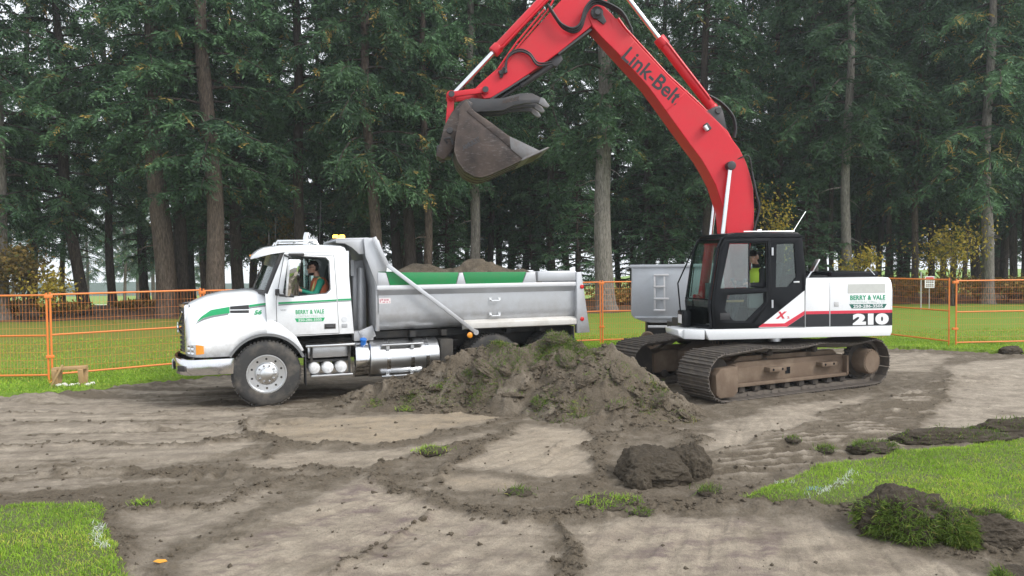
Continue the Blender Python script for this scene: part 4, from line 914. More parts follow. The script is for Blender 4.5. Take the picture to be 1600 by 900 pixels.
# --- headlights
for s in (1, -1):
    q = B(); q.loft([[(x, s * (y + o), z0), (x, s * (y + o), z1), (x - .05, s * (y - .06), z1), (x - .05, s * (y - .06), z0)] for x, y, o, z0, z1 in ((1.25, .92, .03, .93, 1.08), (1.17, 1.045, .02, .925, 1.09), (1.12, 1.095, .012, .925, 1.09))]); put('headlight', q, M_LENS)
    q = B(); q.loft([[(x, s * (y + o), z0), (x, s * (y + o), z1), (x - .03, s * (y - .06), z1), (x - .03, s * (y - .06), z0)] for x, y, o, z0, z1 in ((1.118, 1.095, .013, .925, 1.09), (1.06, 1.13, .012, .93, 1.085), (1.0, 1.152, .01, .94, 1.07))]); put('indicator', q, M_AMBER)
    if s == 1:
        q = B()
        for cx, cy, cz in ((1.225, .985, 1.045), (1.225, .985, .965), (1.165, 1.07, 1.04), (1.165, 1.07, .965)): q.lathe((cx, cy, cz), (.62, .78, 0), [(.036, 0), (.033, .012), (.02, .004), (0, .002)], 14)
        put('lamp_reflectors', q, M_CHROME)
# --- cab
CW = 1.13
cab_prof = [(-.16, 1.46), (-.02, 1.46), (0.0, 1.96), (-.06, 2.0), (-.30, 2.57), (-.36, 2.68), (-1.36, 2.68), (-1.41, 2.57), (-1.50, 1.18), (-.49, 1.17)]
win = [(-.40, 2.53), (-.31, 1.95), (-.35, 1.87), (-1.03, 1.92), (-1.09, 1.98), (-1.075, 2.47), (-1.02, 2.53), (-.46, 2.565)]
for s in (1, -1):
    q = B(); q.plate(cab_prof, [win], s * (CW - .05), s * CW, 'y', .006); put('cab_side', q, M_WHITE)
    # the door skin stands a few millimetres proud, with dark shut lines around it
    door = [(-.185, 1.80), (-.19, 1.33), (-.47, 1.195), (-1.235, 1.20), (-1.21, 1.78), (-1.165, 2.57), (-.335, 2.6), (-.215, 1.98)]
    q = B(); q.plate([(x + .008 * (1 if x > -.6 else -1), z + .008 * (1 if z > 1.9 else -1)) for x, z in door], [[(x * 1., z) for x, z in win]], s * (CW + .0015), s * (CW + .003), 'y'); put('door_seal', q, M_BLACK)
    q = B(); win2 = [(-.395, 2.54), (-.295, 1.94), (-.34, 1.855), (-1.035, 1.905), (-1.105, 1.975), (-1.09, 2.48), (-1.03, 2.545), (-.46, 2.58)]
    q.plate(door, [win2], s * (CW - .01), s * (CW + .012), 'y', .004); dr = put('door', q, M_WHITE)
    q = B(); q.bx(-.985, -1.18, s * (CW + .012), s * (CW + .02), 1.28, 1.37, .003); hd = put('door_handle', q, M_BLACK, dr)
    q = B(); q.bx(-1.02, -1.14, s * (CW + .02), s * (CW + .035), 1.31, 1.335, .004); put('handle_grip', q, flat('dark_grip%d' % s, (.06, .06, .065), .35), hd)
    q = B(); q.lathe((-1.335, s * CW, 1.44), (0, s, 0), [(.052, 0), (.05, .006), (0, .008)], 24); put('round_badge', q, flat('pale_badge%d' % s, (.62, .64, .66), .4))
    q = B(); q.bx(-1.285, -1.385, s * CW, s * (CW + .006), 1.29, 1.36, .002); put('vent_badge', q, flat('grey_badge%d' % s, (.35, .36, .37), .4))
    q = B(); q.prism([(-.41, 2.52), (-.32, 1.96), (-.355, 1.88), (-1.03, 1.93), (-1.085, 1.985), (-1.07, 2.46), (-1.02, 2.52), (-.47, 2.555)], s * (CW - .03), s * (CW - .026), 'y')
    if s == -1: put('side_window', q, M_GLASS)
    # stripe
    q = B(); q.prism([(-.215, 1.775), (-1.205, 1.80), (-1.205, 1.772), (-.215, 1.742)], s * (CW + .013), s * (CW + .0145), 'y'); put('green_stripe', q, M_GREEN2, dr)
    q = B(); q.prism([(-.215, 1.738), (-1.205, 1.768), (-1.205, 1.752), (-.215, 1.715)], s * (CW + .013), s * (CW + .0145), 'y'); put('grey_stripe', q, M_GREYV, dr)
    for nm, z0, z1, mm in (('green_stripe', 1.774, 1.803, M_GREEN2), ('grey_stripe', 1.754, 1.770, M_GREYV)):
        q = B(); q.prism([(-1.225, z0), (-1.462, z0 + .006), (-1.462, z1 + .006), (-1.225, z1)], s * (CW + .001), s * (CW + .0028), 'y'); put(nm, q, mm)
# roof: crowned, with the visor reaching forward over the windscreen
rr = []
for x, zt, zb, w in ((.22, 2.56, 2.53, .78), (.2, 2.60, 2.53, .86), (.1, 2.68, 2.555, 1.0), (0, 2.725, 2.58, 1.06), (-.12, 2.745, 2.61, 1.1), (-.33, 2.765, 2.64, 1.135), (-.8, 2.775, 2.64, 1.138), (-1.3, 2.765, 2.64, 1.138), (-1.37, 2.74, 2.62, 1.12), (-1.40, 2.68, 2.60, 1.08)):
    h = [(-w, zb), (-w, zb + (zt - zb) * .5), (-w * .96, zb + (zt - zb) * .82), (-w * .86, zt - .006), (-w * .4, zt + .02), (0, zt + .025)]
    rr.append([(x, y, z) for y, z in h] + [(x, -y, z) for y, z in h[-2::-1]])
q = B(); q.loft(rr); RF = put('roof', q, M_WHITE, TR, 50)
q = B()
for y in (-.7, -.35, 0, .35, .7): q.box((.205 - .06 * abs(y), y, 2.6), (.05, .12, .03), None, .008)
put('marker_light', q, M_AMBER, RF)
q = B()
for y in (.75, -.75): q.tube([(-.2, y, 2.77), (-.24, y, 2.85), (-.9, y, 2.855), (-.95, y, 2.77)], .016, 8)
for x in (-.3, -.6, -.88): q.cyl((x, -.75, 2.85), (x, .75, 2.85), .012, n=8)
put('roof_rail', q, M_ALU, RF)
q = B(); q.tube([(-.1, .6, 2.74), (-.1, .62, 3.02)], .007, 6); q.tube([(-.25, -.95, 2.6), (-.3, -1.05, 3.4)], .005, 6); q.tube([(-1.12, -1.0, 2.7), (-1.18, -1.05, 3.75)], .006, 6); put('antenna', q, M_BLACK, RF)
# back wall, floor, dash, seats
q = B(); q.prism([(-CW + .05, 1.2), (CW - .05, 1.2), (CW - .06, 2.66), (-CW + .06, 2.66)], -1.44, -1.40, 'x'); put('back_wall', q, M_WHITE)
q = B(); q.bx(-1.44, -.1, -1.07, 1.07, 1.22, 1.3); q.bx(-.05, -.42, -1.06, 1.06, 1.45, 1.98, .04); q.bx(-1.39, -1.37, -1.06, 1.06, 1.3, 2.62); q.bx(-1.38, -.35, -1.06, 1.06, 2.60, 2.62); put('cab_interior', q, M_INT)
q = B(); q.lathe((-.50, .55, 1.98), (-.75, 0, .66), [(.22, -.015), (.24, 0), (.22, .015), (.20, 0), (.22, -.015)], 28); q.tube([(-.34, .55, 1.82), (-.5, .55, 1.98)], .03, 8)
for a in (.3, 2.4, 4.5):
    u = Vector((-.75, 0, .66)).normalized(); p = Vector((.66, 0, .75)).normalized(); q.tube([(-.50, .55, 1.98), Vector((-.50, .55, 1.98)) + p * .21 * math.cos(a) + Vector((0, 1, 0)) * .21 * math.sin(a)], .014, 6)
put('steering_wheel', q, M_BLACK)
for y in (.52, -.52):
    q = B(); q.bx(-.72, -1.2, y - .25, y + .25, 1.62, 1.76, .04); q.prism([(-1.08, 1.74), (-1.2, 1.74), (-1.32, 2.4), (-1.24, 2.42)], y - .25, y + .25, 'y', .03); q.bx(-1.2, -.8, y - .1, y + .1, 1.3, 1.62); put('seat', q, M_SEAT)
# windscreen and pillars
ws = [(1.06, 1.975, -.04, 2.58, -.27), (.8, 1.985, .09, 2.60, -.16), (.4, 1.99, .17, 2.61, -.09), (0, 1.995, .19, 2.615, -.07)]; ws = ws + [(-y, *r) for y, *r in ws[-2::-1]]
q = B(); q.loft([[(x0, y, z0), (x1, y, z1), (x1 - .012, y, z1), (x0 - .012, y, z0)] for y, z0, x0, z1, x1 in ws]); put('windscreen', q, M_GLASSD)
q = B()
for s in (1, -1): q.tube([(-.02, s * 1.09, 1.93), (-.16, s * 1.09, 2.28), (-.30, s * 1.09, 2.62)], .05, 8)
q.loft([[(x0 + .02, y, z0 + .01), (x0 + .02, y, z0 - .06), (x0 - .1, y, z0 - .06), (x0 - .1, y, z0 + .01)] for y, z0, x0, *_ in ws]); put('windscreen_frame', q, M_BLACK)
q = B(); q.tube([(.14, .55, 2.0), (.05, .1, 2.3)], .008, 5); q.tube([(.17, -.2, 2.0), (.06, -.6, 2.3)], .008, 5); put('wiper', q, M_BLACK)
# mirrors
for s in (1, -1):
    mr_ = bpy.data.objects.new('mirror', None); COL.objects.link(mr_); mr_.parent = TR; mr_.location = (-.47, s * 1.40, 2.19); mr_.rotation_euler = (0, R_(-9), s * R_(-62))
    q = B(); q.box((.03, 0, 0), (.06, .235, .64), None, .025, 3); put('mirror_shell', q, M_WHITE, mr_)
    q = B(); q.box((-.004, 0, -.02), (.008, .205, .57), None, .003); put('mirror_glass', q, flat('mirror_silver%d' % s, (.85, .87, .87), .03, 1.), mr_)
    q = B(); q.tube([(-.19, s * 1.14, 1.94), (-.24, s * 1.28, 1.90), (-.46, s * 1.40, 1.88)], .022, 8); q.box((-.2, s * 1.16, 1.95), (.07, .06, .11), None, .01); put('mirror_arm', q, M_BLACK); q = B(); q.tube([(-.34, s * 1.14, 2.585), (-.44, s * 1.4, 2.53)], .018, 8); q.bx(-.40, -.66, s * 1.14, s * 1.2, 2.575, 2.62, .008); put('mirror_arm', q, M_BLACK)
# lettering and stripes on the near side
Y1 = CW + .0135; un = (-1, 0, 0)
def truck_text(n, s, m, x0, x1, z0, z1, y=Y1, par=TR, **k): return text(n, s, m, par, x0 - x1, z1 - z0, (x0, y, z0), un, (0, 0, 1), **k)
truck_text('door_lettering', 'BERRY & VALE', M_GREEN2, -.50, -.985, 1.555, 1.632, bold=.03, spacing=1.08)
truck_text('door_lettering', 'CONTRACTING LTD', flat('pale_green_vinyl', (.45, .6, .5), .5), -.50, -.985, 1.498, 1.54, bold=.0)
q = B(); q.prism([(-.485, 1.484), (-.995, 1.484), (-.965, 1.42), (-.515, 1.42)], Y1, Y1 + .0015, 'y'); put('phone_banner', q, M_GREEN2)
truck_text('phone_lettering', '250-286-3505', flat('white_vinyl', (.75, .77, .76), .5), -.54, -.94, 1.432, 1.474, y=Y1 + .0018, bold=.01)
truck_text('model_lettering', 'VHD', M_GREYV, -.245, -.345, 1.625, 1.648)
# hood graphics follow the hood side: thin strips standing just off its skin
def hood_y(x, z):
    wt = np.interp(x, [0, .6, 1.12, 1.25, 1.30], [.94, .86, .76, .70, .62]); wf = np.interp(x, [0, .55, .95, 1.12, 1.22, 1.30], [1.15, 1.17, 1.16, 1.10, .98, .72])
    zc = np.interp(x, [-.02, .3, .7, 1.0, 1.3], [1.46, 1.42, 1.33, 1.21, 1.13]); top = np.interp(x, [0, .3, .72, .99, 1.2, 1.27, 1.30], [1.965, 1.985, 1.945, 1.88, 1.79, 1.755, 1.71])
    return float(np.interp(z, [zc - .03, zc + .02, zc + .10, (zc + top) / 2 + .06, top - .16], [wf - .025, wf - .07, wt + .10, wt + .05, wt]))
def hood_strip(name, up, lo, mat, n=16, off=.006):
    xs = np.linspace(up[0][0], up[-1][0], n); U = np.interp(-xs, [-p[0] for p in up], [p[1] for p in up]); L_ = np.interp(-xs, [-p[0] for p in lo], [p[1] for p in lo])
    b = B(); b.loft([[(x, hood_y(x, l + (u - l) * k / 4) + o, l + (u - l) * k / 4) for k, o in ((0, off), (1, off), (2, off), (3, off), (4, off), (4, off - .02), (0, off - .02))] for x, u, l in zip(xs, U, L_)]); return put(name, b, mat, HOOD, 60)
hood_strip('green_swoosh', [(1.10, 1.475), (1.04, 1.545), (.88, 1.66), (.58, 1.71)], [(1.10, 1.465), (1.0, 1.525), (.85, 1.565), (.60, 1.60), (.58, 1.60)], M_GREEN2)
hood_strip('grey_swoosh', [(1.12, 1.44), (1.0, 1.522), (.85, 1.562), (.60, 1.597)], [(1.12, 1.43), (1.0, 1.49), (.85, 1.535), (.60, 1.575)], M_GREYV)
hood_strip('hood_vent', [(.57, 1.715), (.265, 1.735)], [(.57, 1.665), (.265, 1.665)], M_BLACK, 8, .008)
hood_strip('hood_vent', [(.57, 1.645), (.265, 1.645)], [(.57, 1.605), (.265, 1.6)], M_BLACK, 8, .008)
hood_strip('green_stripe', [(.26, 1.735), (-.015, 1.765)], [(.26, 1.695), (-.015, 1.732)], M_GREEN2, 10); hood_strip('grey_stripe', [(.26, 1.69), (-.015, 1.728)], [(.26, 1.672), (-.015, 1.706)], M_GREYV, 10)
truck_text('unit_number', '56', M_GREEN2, .185, .055, 1.565, 1.645, y=hood_y(.1, 1.6) + .012, bold=.04, shear=.25)
q = B(); q.prism([(0, .0), (.01, .0), (.01, .5), (0, .5)], 1.0, 1.0001, 'y'); q.bm.clear()
# --- steps, air tanks, fuel tank
q = B(); q.bx(-.70, -1.45, .74, 1.02, .76, .98, .01); put('battery_box', q, M_ALU)
q = B()
for k in range(14): q.bx(-.72, -1.43, 1.021, 1.024, .775 + k * .014, .781 + k * .014)
put('box_louvre', q, paint('louvre_grey', (.42, .42, .43), .5, .6, .2))
q = B(); q.bx(-.66, -1.5, .92, 1.2, .97, 1.01, .008); put('upper_step', q, M_ALU)
q = B(); q.bx(-.74, -1.46, .95, 1.2, .44, .475, .006); put('lower_step', q, M_ALU)
for x in (-.76, -1.42): q = B(); q.bx(x - .02, x + .02, 1.03, 1.06, .46, .97); q.tube([(x, 1.17, .98), (x + .02, 1.05, .80)], .012, 6); put('step_bracket', q, M_FRAME)
for i, x in enumerate((-.80, -1.035, -1.27)):
    q = B(); q.lathe((x, .35, .585), (0, 1, 0), [(0, 0), (.105, .02), (.105, .73), (.095, .765), (.06, .79), (0, .795)], 24); put('air_tank', q, M_WHITE, TR, 40)
q = B(); q.bx(-.69, -1.44, .45, 1.0, .68, .72); put('tank_shelf', q, M_FRAME)
q = B(); q.cyl((-1.52, .86, .685), (-1.77, .86, .685), .325, n=40, bev=.012); put('exhaust_treatment_tank', q, M_CHROME)
q = B(); q.lathe((-1.68, 1.0, .97), (.0, .35, 1), [(.05, 0), (.05, .06), (.06, .065), (.06, .1), (0, .11)], 16); put('blue_filler_cap', q, M_BLUE)
q = B(); q.lathe((-1.785, .86, .68), (-1, 0, 0), [(0, 0), (.32, .0), (.335, .015), (.335, 1.27), (.32, 1.285), (0, 1.30)], 44); FT = put('fuel_tank', q, M_ALU, TR, 40)
for x in (-2.08, -2.52, -2.8):
    q = B(); q.lathe((x, .86, .68), (-1, 0, 0), [(.336, 0), (.343, 0), (.343, .07), (.336, .07)], 44); put('tank_strap', q, M_CHROME, FT)
q = B(); q.bx(-1.98, -2.75, 1.08, 1.2, .93, .965, .006); q.bx(-1.98, -2.75, 1.05, 1.19, .36, .39, .006)
for x in (-2.1, -2.55): q.bx(x - .03, x + .03, 1.05, 1.18, .86, .94); q.bx(x - .03, x + .03, 1.02, 1.1, .38, .46)
put('tank_step', q, M_ALU, FT)
q = B(); q.bx(-3.1, -3.35, .5, 1.1, .45, 1.0, .02); q.tube([(-3.12, 1.0, .98), (-3.45, 1.05, .96)], .012, 6); put('valve_cluster', q, M_FRAME)
# exhaust stack on the far side
q = B(); q.tube([(-.9, -1.3, .9), (-.9, -1.3, 2.9), (-.905, -1.31, 2.98), (-.93, -1.34, 3.06)], [.075] * 4, 16); put('exhaust_stack', q, M_CHROME, TR, 40)
# --- dump box
BX0, BX1 = -1.93, -5.88
def boxprof(k=0): return [(1.22 - k, 2.0), (1.22 - k, 1.945), (1.13 - k, 1.85), (1.13 - k, 1.52), (1.11 - k, 1.40), (1.05 - k, 1.30), (.94 - k, 1.23), (.80 - k, 1.19), (.5, 1.17 + k), (0, 1.17 + k)]
pf = boxprof(); pin = boxprof(.05); full = [(y, z) for y, z in pf] + [(-y, z) for y, z in pf[-2::-1]]; inn = [(y, z) for y, z in pin] + [(-y, z) for y, z in pin[-2::-1]]
q = B(); ring = full + inn[::-1]
q.loft([[(x, y, z) for y, z in ring] for x in (BX0, BX1)], True, True); BOX = put('dump_box', q, M_BOX, TR, 30)
for s in (1, -1):
    q = B(); q.bx(BX0 + .02, BX1, s * 1.12, s * 1.232, 1.95, 2.03, .012); put('top_rail', q, paint('rail_white%d' % s, (.66, .67, .69), .4, .2, .1), BOX)
    q = B(); q.prism([(s * 1.0, 1.33), (s * 1.12, 1.345), (s * 1.235, 1.29), (s * 1.235, 1.19), (s * 1.0, 1.15)], -3.55, BX1 + .02, 'x', .006); put('rub_rail', q, paint('rail_dusty%d' % s, (.60, .585, .55), .6, .1, .5, (.35, .31, .25)), BOX)
    q = B(); q.prism([(-5.84, 2.22), (-5.95, 2.22), (-6.13, 1.02), (-5.85, 1.01)], s * 1.12, s * 1.25, 'y', .01); po = put('rear_post', q, M_BOX, BOX)
    for z in (1.93, 1.29):
        q = B(); q.lathe((-5.955, s * 1.25, z), (0, s, 0), [(.042, 0), (.042, .012), (.03, .018), (0, .02)], 16); put('red_lamp', q, M_RED, po)
    q = B(); q.prism([(-2.09, 2.265), (-3.44, 2.25), (-3.385, 2.035), (-2.15, 2.035)], s * 1.165, s * 1.205, 'y', .004); put('side_board', q, M_GREEN, BOX)
    q = B(); q.prism([(-3.53, 2.25), (-4.79, 2.24), (-4.71, 2.032), (-3.585, 2.032)], s * 1.165, s * 1.205, 'y', .004); put('side_board', q, M_GREEN, BOX)
    for p in ([(-1.93, 2.27), (-2.08, 2.26), (-2.14, 2.03), (-1.93, 2.03)], [(-3.45, 2.24), (-3.52, 2.24), (-3.575, 2.03), (-3.395, 2.03)], [(-4.80, 2.23), (-4.98, 2.23), (-5.0, 2.03), (-4.72, 2.03)]): q = B(); q.prism(p, s * 1.155, s * 1.215, 'y', .006); put('board_stake', q, M_BOX, BOX)
    q = B(); q.bx(-5.03, -5.86, s * 1.05, s * 1.23, 2.045, 2.25, .03); put('tailgate_ram_cover', q, M_BOX, BOX)
    # headboard gusset and cab shield wing
    q = B(); q.prism([(-1.69, 2.88), (-1.88, 2.895), (-1.965, 2.84), (-2.11, 2.40), (-2.09, 2.28), (-1.94, 2.28), (-1.94, 2.04), (-1.915, 2.02), (-1.72, 2.56)], s * 1.13, s * 1.20, 'y', .008); put('headboard_wing', q, M_BOX, BOX)
    q = B(); q.prism([(-1.22, 2.80), (-1.22, 2.872), (-1.70, 2.862), (-1.70, 2.60), (-1.62, 2.60), (-1.50, 2.715), (-1.37, 2.79)], s * 1.06, s * 1.12, 'y', .006); put('shield_bracket', q, M_BOX, BOX)
    # folded tarp arm
    q = B(); P_ = [(-1.87, s * 1.275, 2.885), (-2.09, s * 1.275, 2.40), (-3.74, s * 1.275, 1.12)]
    for a_, b_2 in zip(P_, P_[1:]):
        d_ = Vector(b_2) - Vector(a_); ang = math.atan2(-d_.z, d_.x); c_ = (Vector(a_) + Vector(b_2)) / 2; q.box(c_, (d_.length + .03, .045, .07), Matrix.Rotation(ang, 3, 'Y'), .008)
    q.cyl((-3.74, s * 1.2, 1.12), (-3.74, s * 1.31, 1.12), .05, n=14); put('tarp_arm', q, M_BOX, BOX)
    q = B(); q.lathe((-3.63, s * 1.25, 1.07), (0, s, 0), [(.055, 0), (.055, .02), (.03, .035), (0, .035)], 16); put('amber_lamp', q, M_AMBER, BOX)
    for z in (1.73, 1.44): q = B(); q.tube([(-4.07, s * 1.13, z), (-4.09, s * 1.19, z - .03), (-4.25, s * 1.19, z - .03), (-4.27, s * 1.13, z)], .012, 6); q.bx(-4.05, -4.11, s * 1.125, s * 1.14, z - .03, z + .03); q.bx(-4.23, -4.29, s * 1.125, s * 1.14, z - .03, z + .03); put('rope_handle', q, M_ALU, BOX)
    q = B(); q.bx(-5.78, -5.8, s * .78, s * 1.22, .42, 1.15, .003); put('rear_mud_flap', q, M_BLACK)
# front wall leaning to the cab shield, the shield itself, tailgate, hoist
q = B(); q.prism([(-1.72, 2.86), (-1.78, 2.87), (-1.96, 2.0), (-1.96, 1.2), (-1.90, 1.2), (-1.90, 2.0)], -1.13, 1.13, 'y', .006); put('front_wall', q, M_BOX, BOX)
q = B(); q.prism([(-1.22, 2.845), (-1.24, 2.885), (-1.80, 2.895), (-1.80, 2.85)], -1.12, 1.12, 'y', .006); put('cab_shield', q, M_BOX, BOX)
q = B(); q.prism([(-5.9, 2.05), (-5.98, 2.05), (-6.1, 1.2), (-6.02, 1.2)], -1.12, 1.12, 'y', .008)
for y in (-.7, 0, .7): q.prism([(-5.97, 2.02), (-6.03, 2.0), (-6.14, 1.22), (-6.08, 1.22)], y - .06, y + .06, 'y')
put('tailgate', q, M_BOX, BOX)
q = B(); q.bx(-1.60, -1.86, -.5, .3, 1.05, 2.5, .03); q.bx(-1.56, -1.62, .3, .42, 2.2, 2.5); q.cyl((-1.72, .45, 1.0), (-1.74, .45, 2.35), .07, n=14); q.bx(-1.52, -1.88, .7, .95, 1.02, 1.2, .02); put('hoist_doghouse', q, M_BOX)
q = B(); q.prism([(-1.60, 1.2), (-1.86, 1.30), (-1.92, 1.1), (-1.70, .98)], .9, .98, 'y', .01); q.cyl((-1.68, .88, 1.16), (-1.68, 1.0, 1.16), .03, n=12); put('box_prop_bracket', q, M_BOX)
q = B(); q.bx(-1.95, -5.8, -.75, -.55, 1.04, 1.165); q.bx(-1.95, -5.8, .55, .75, 1.04, 1.165); put('box_runner', q, M_FRAME, BOX)
q = B()
for x in (-2.6, -3.2, -3.8, -4.5, -5.2): q.bx(x - .05, x + .05, -1.0, 1.0, 1.06, 1.17)
put('cross_bearer', q, M_FRAME, BOX)
# maker's mark plate on the box: a red and white sticker
q = B(); q.bx(-1.955, -2.17, 1.131, 1.1325, 1.70, 1.80); st = put('sticker', q, flat('sticker_white', (.72, .66, .66), .5), BOX)
q = B()
for x, w, z, h in ((-1.97, .02, 1.72, .06), (-2.0, .035, 1.755, .03), (-2.05, .03, 1.745, .035), (-2.09, .045, 1.75, .03), (-2.02, .05, 1.715, .018), (-2.09, .03, 1.715, .018), (-2.145, .012, 1.715, .03)): q.bx(x, x - w, 1.1327, 1.1335, z, z + h)
q.out('faded_print', flat('faded_red_print', (.5, .22, .26), .6), st, 0)
# beacon
m_, t_, b_ = mk('lit_amber'); b_.inputs['Base Color'].default_value = (.9, .45, .05, 1); b_.inputs['Emission Color'].default_value = (1, .55, .08, 1); b_.inputs['Emission Strength'].default_value = 3.0
q = B(); q.bx(-1.28, -1.52, -.14, .14, 2.90, 2.925, .006); be = put('beacon_base', q, M_BLACK)
for x in (-1.34, -1.46):
    q = B(); q.lathe((x, 0, 2.925), (0, 0, 1), [(.055, 0), (.055, .05), (.04, .065), (0, .067)], 16); put('beacon_lamp', q, m_, be)
# load of soil in the box
def soil_load():
    xs = np.linspace(-2.0, -5.82, 110); ys = np.linspace(-1.06, 1.06, 60); X, Y = np.meshgrid(xs, ys, indexing='ij')
    e = np.clip(1 - (np.abs(Y) / 1.07) ** 4, 0, 1) * sstep(-5.85, -5.1, X) * sstep(-1.95, -2.5, X)
    Z = 1.75 + e * (.38 + .26 * np.exp(-((X + 3.0) / .38) ** 2 - (Y / .7) ** 2) + .30 * np.exp(-((X + 4.2) / .5) ** 2 - (Y / .7) ** 2) + .16 * fbm(X * 1.6, Y * 1.6, 3, 4) + .12 * billow(X * 4, Y * 4, 5, 3))
    o = link('soil_load', npmesh('soil_load', np.stack([X, Y, Z], -1).reshape(-1, 3), gridfaces(*X.shape), {'soil': np.tile([.08, 0, 0, 1.], (X.size, 1))}), M_SOIL, None, 180)
    o.location = TR.location; o.rotation_euler = TR.rotation_euler; tag(o, 'heaped brown soil filling the truck dump box', 'soil')
soil_load()
# ================================================================== EXCAVATOR  (local: x forward, y to its left side, z up)
EX = thing('excavator', 'white and black tracked excavator with red boom and operator in the cab', 'excavator', (4.585, 14.522, 0), R_(186))
M_EWHITE = paint("machine_white", (.78, .79, .80), .28, 0, .08, (.5, .46, .4), 2.2, .4)
M_ERED = paint("machine_red", (.56, .014, .026), .36, 0, .28, (.36, .085, .07), 1.3, .05, spec=.35)
M_EBLACK = paint("machine_black", (.006, .007, .009), .24, 0, .05, (.07, .06, .05), 4, 0., spec=.18)
M_MUD = paint("muddy_steel", (.15, .108, .078), .8, 0, .8, (.255, .20, .148), 3, bmp=.5, spec=.2)
M_SHOE = paint("track_shoe_steel", (.105, .09, .078), .6, .3, .75, (.235, .195, .15), 8, bmp=.4)
M_DARKMUD = paint("dark_muddy_steel", (.05, .042, .036), .8, .2, .6, (.15, .12, .09), 6, bmp=.4)
M_STEEL, t_, b_ = mk("bucket_steel")
_a = noise(t_, 2.2, 7, .65); _b = noise(t_, 9, 6, .7, stretch=(1, 1, 3.5)); _c = noise(t_, 30, 4, .7)
_k = mixc(t_, ramp(t_, _a, (.35, 0.), (.66, 1.)), (.040, .034, .032), (.115, .088, .075)); _k = mixc(t_, ramp(t_, _b, (.55, 0.), (.72, .7)), _k, (.20, .185, .175)); _k = mixc(t_, ramp(t_, _c, (.6, 0.), (.75, .5)), _k, (.03, .024, .022))
t_.links.new(_k, b_.inputs['Base Color']); t_.links.new(ramp(t_, _a, (.3, .32), (.7, .62)), b_.inputs['Roughness']); b_.inputs['Metallic'].default_value = .7; bump(t_, b_, _c, .25, .006)
M_WORN = paint("worn_steel", (.20, .195, .195), .36, .8, .55, (.16, .13, .11), 9, bmp=.1)
M_THUMB = paint("thumb_steel", (.055, .055, .058), .42, .5, .35, (.10, .085, .075), 5)
M_HOSE = flat("rubber_hose", (.018, .018, .02), .45)
M_EGLASS = glass("cab_glass", (.78, .86, .83), .03); M_EGLASSD = glass("cab_glass_tinted", (.50, .62, .58), .07, .03); M_EGLASSM = glass("misted_glass", (.62, .70, .68), .14, .08)
M_BGREEN = flat("green_lettering", (.01, .30, .15), .45); M_REDS = flat("red_stripe", (.62, .03, .06), .4); M_BLACKV = flat("black_vinyl", (.012, .013, .016), .35); M_WVINYL = flat("white_lettering", (.8, .81, .82), .4)
def ex(name, b, mat, par=EX, smooth=35): return b.out(name, mat, par, smooth)
# --- undercarriage, turned 20.5 degrees against the upper body
UR = R_(20.5); UM = Matrix.Rotation(UR, 4, 'Z')
def track_path():
    P = []
    for a in np.linspace(R_(-90), R_(95), 16): P.append((1.80 + .40 * math.cos(a), .43 + .40 * math.sin(a)))
    for x, z in ((1.3, .86), (.95, .885), (.6, .855), (.25, .84), (-.1, .855), (-.45, .885), (-.8, .865), (-1.2, .835), (-1.5, .835)): P.append((x, z))
    for a in np.linspace(R_(88), R_(270), 16): P.append((-1.88 + .42 * math.cos(a), .45 + .42 * math.sin(a)))
    P.append((-1.4, .03)); P.append((1.5, .03)); return np.array(P)
TP = track_path()
def resample(P, n):
    Q = np.vstack([P, P[:1]]); s = np.concatenate([[0], np.cumsum(np.hypot(*np.diff(Q, axis=0).T))]); L = s[-1]; t = np.arange(n) * L / n
    f = lambda u: np.stack([np.interp(u % L, s, Q[:, 0]), np.interp(u % L, s, Q[:, 1])], -1)
    p = f(t); d = f(t + .05) - f(t - .05); return p, d / np.linalg.norm(d, axis=1)[:, None], L / n
SW = .80
b = B(); pitch = .196
b.box((0, 0, 0), (pitch * .93, SW, .016), None, .003, 1)
for k, h in ((-.075, .026), (0, .022), (.072, .026)): b.prism([(k - .012, -.006), (k + .012, -.006), (k + .007, -.008 - h), (k - .007, -.008 - h)], -SW / 2 + .002, SW / 2 - .002, 'y')
for y in (-.16, .16): b.prism([(-.11, .008), (.11, .008), (.09, .075), (-.09, .075)], y - .03, y + .03, 'y')
shoe_m = bpy.data.meshes.new('track_shoe'); b.bm.to_mesh(shoe_m); b.bm.free(); shoe_m.materials.append(M_SHOE)
shoe_m.shade_smooth(); shoe_m.set_sharp_from_angle(angle=R_(30))
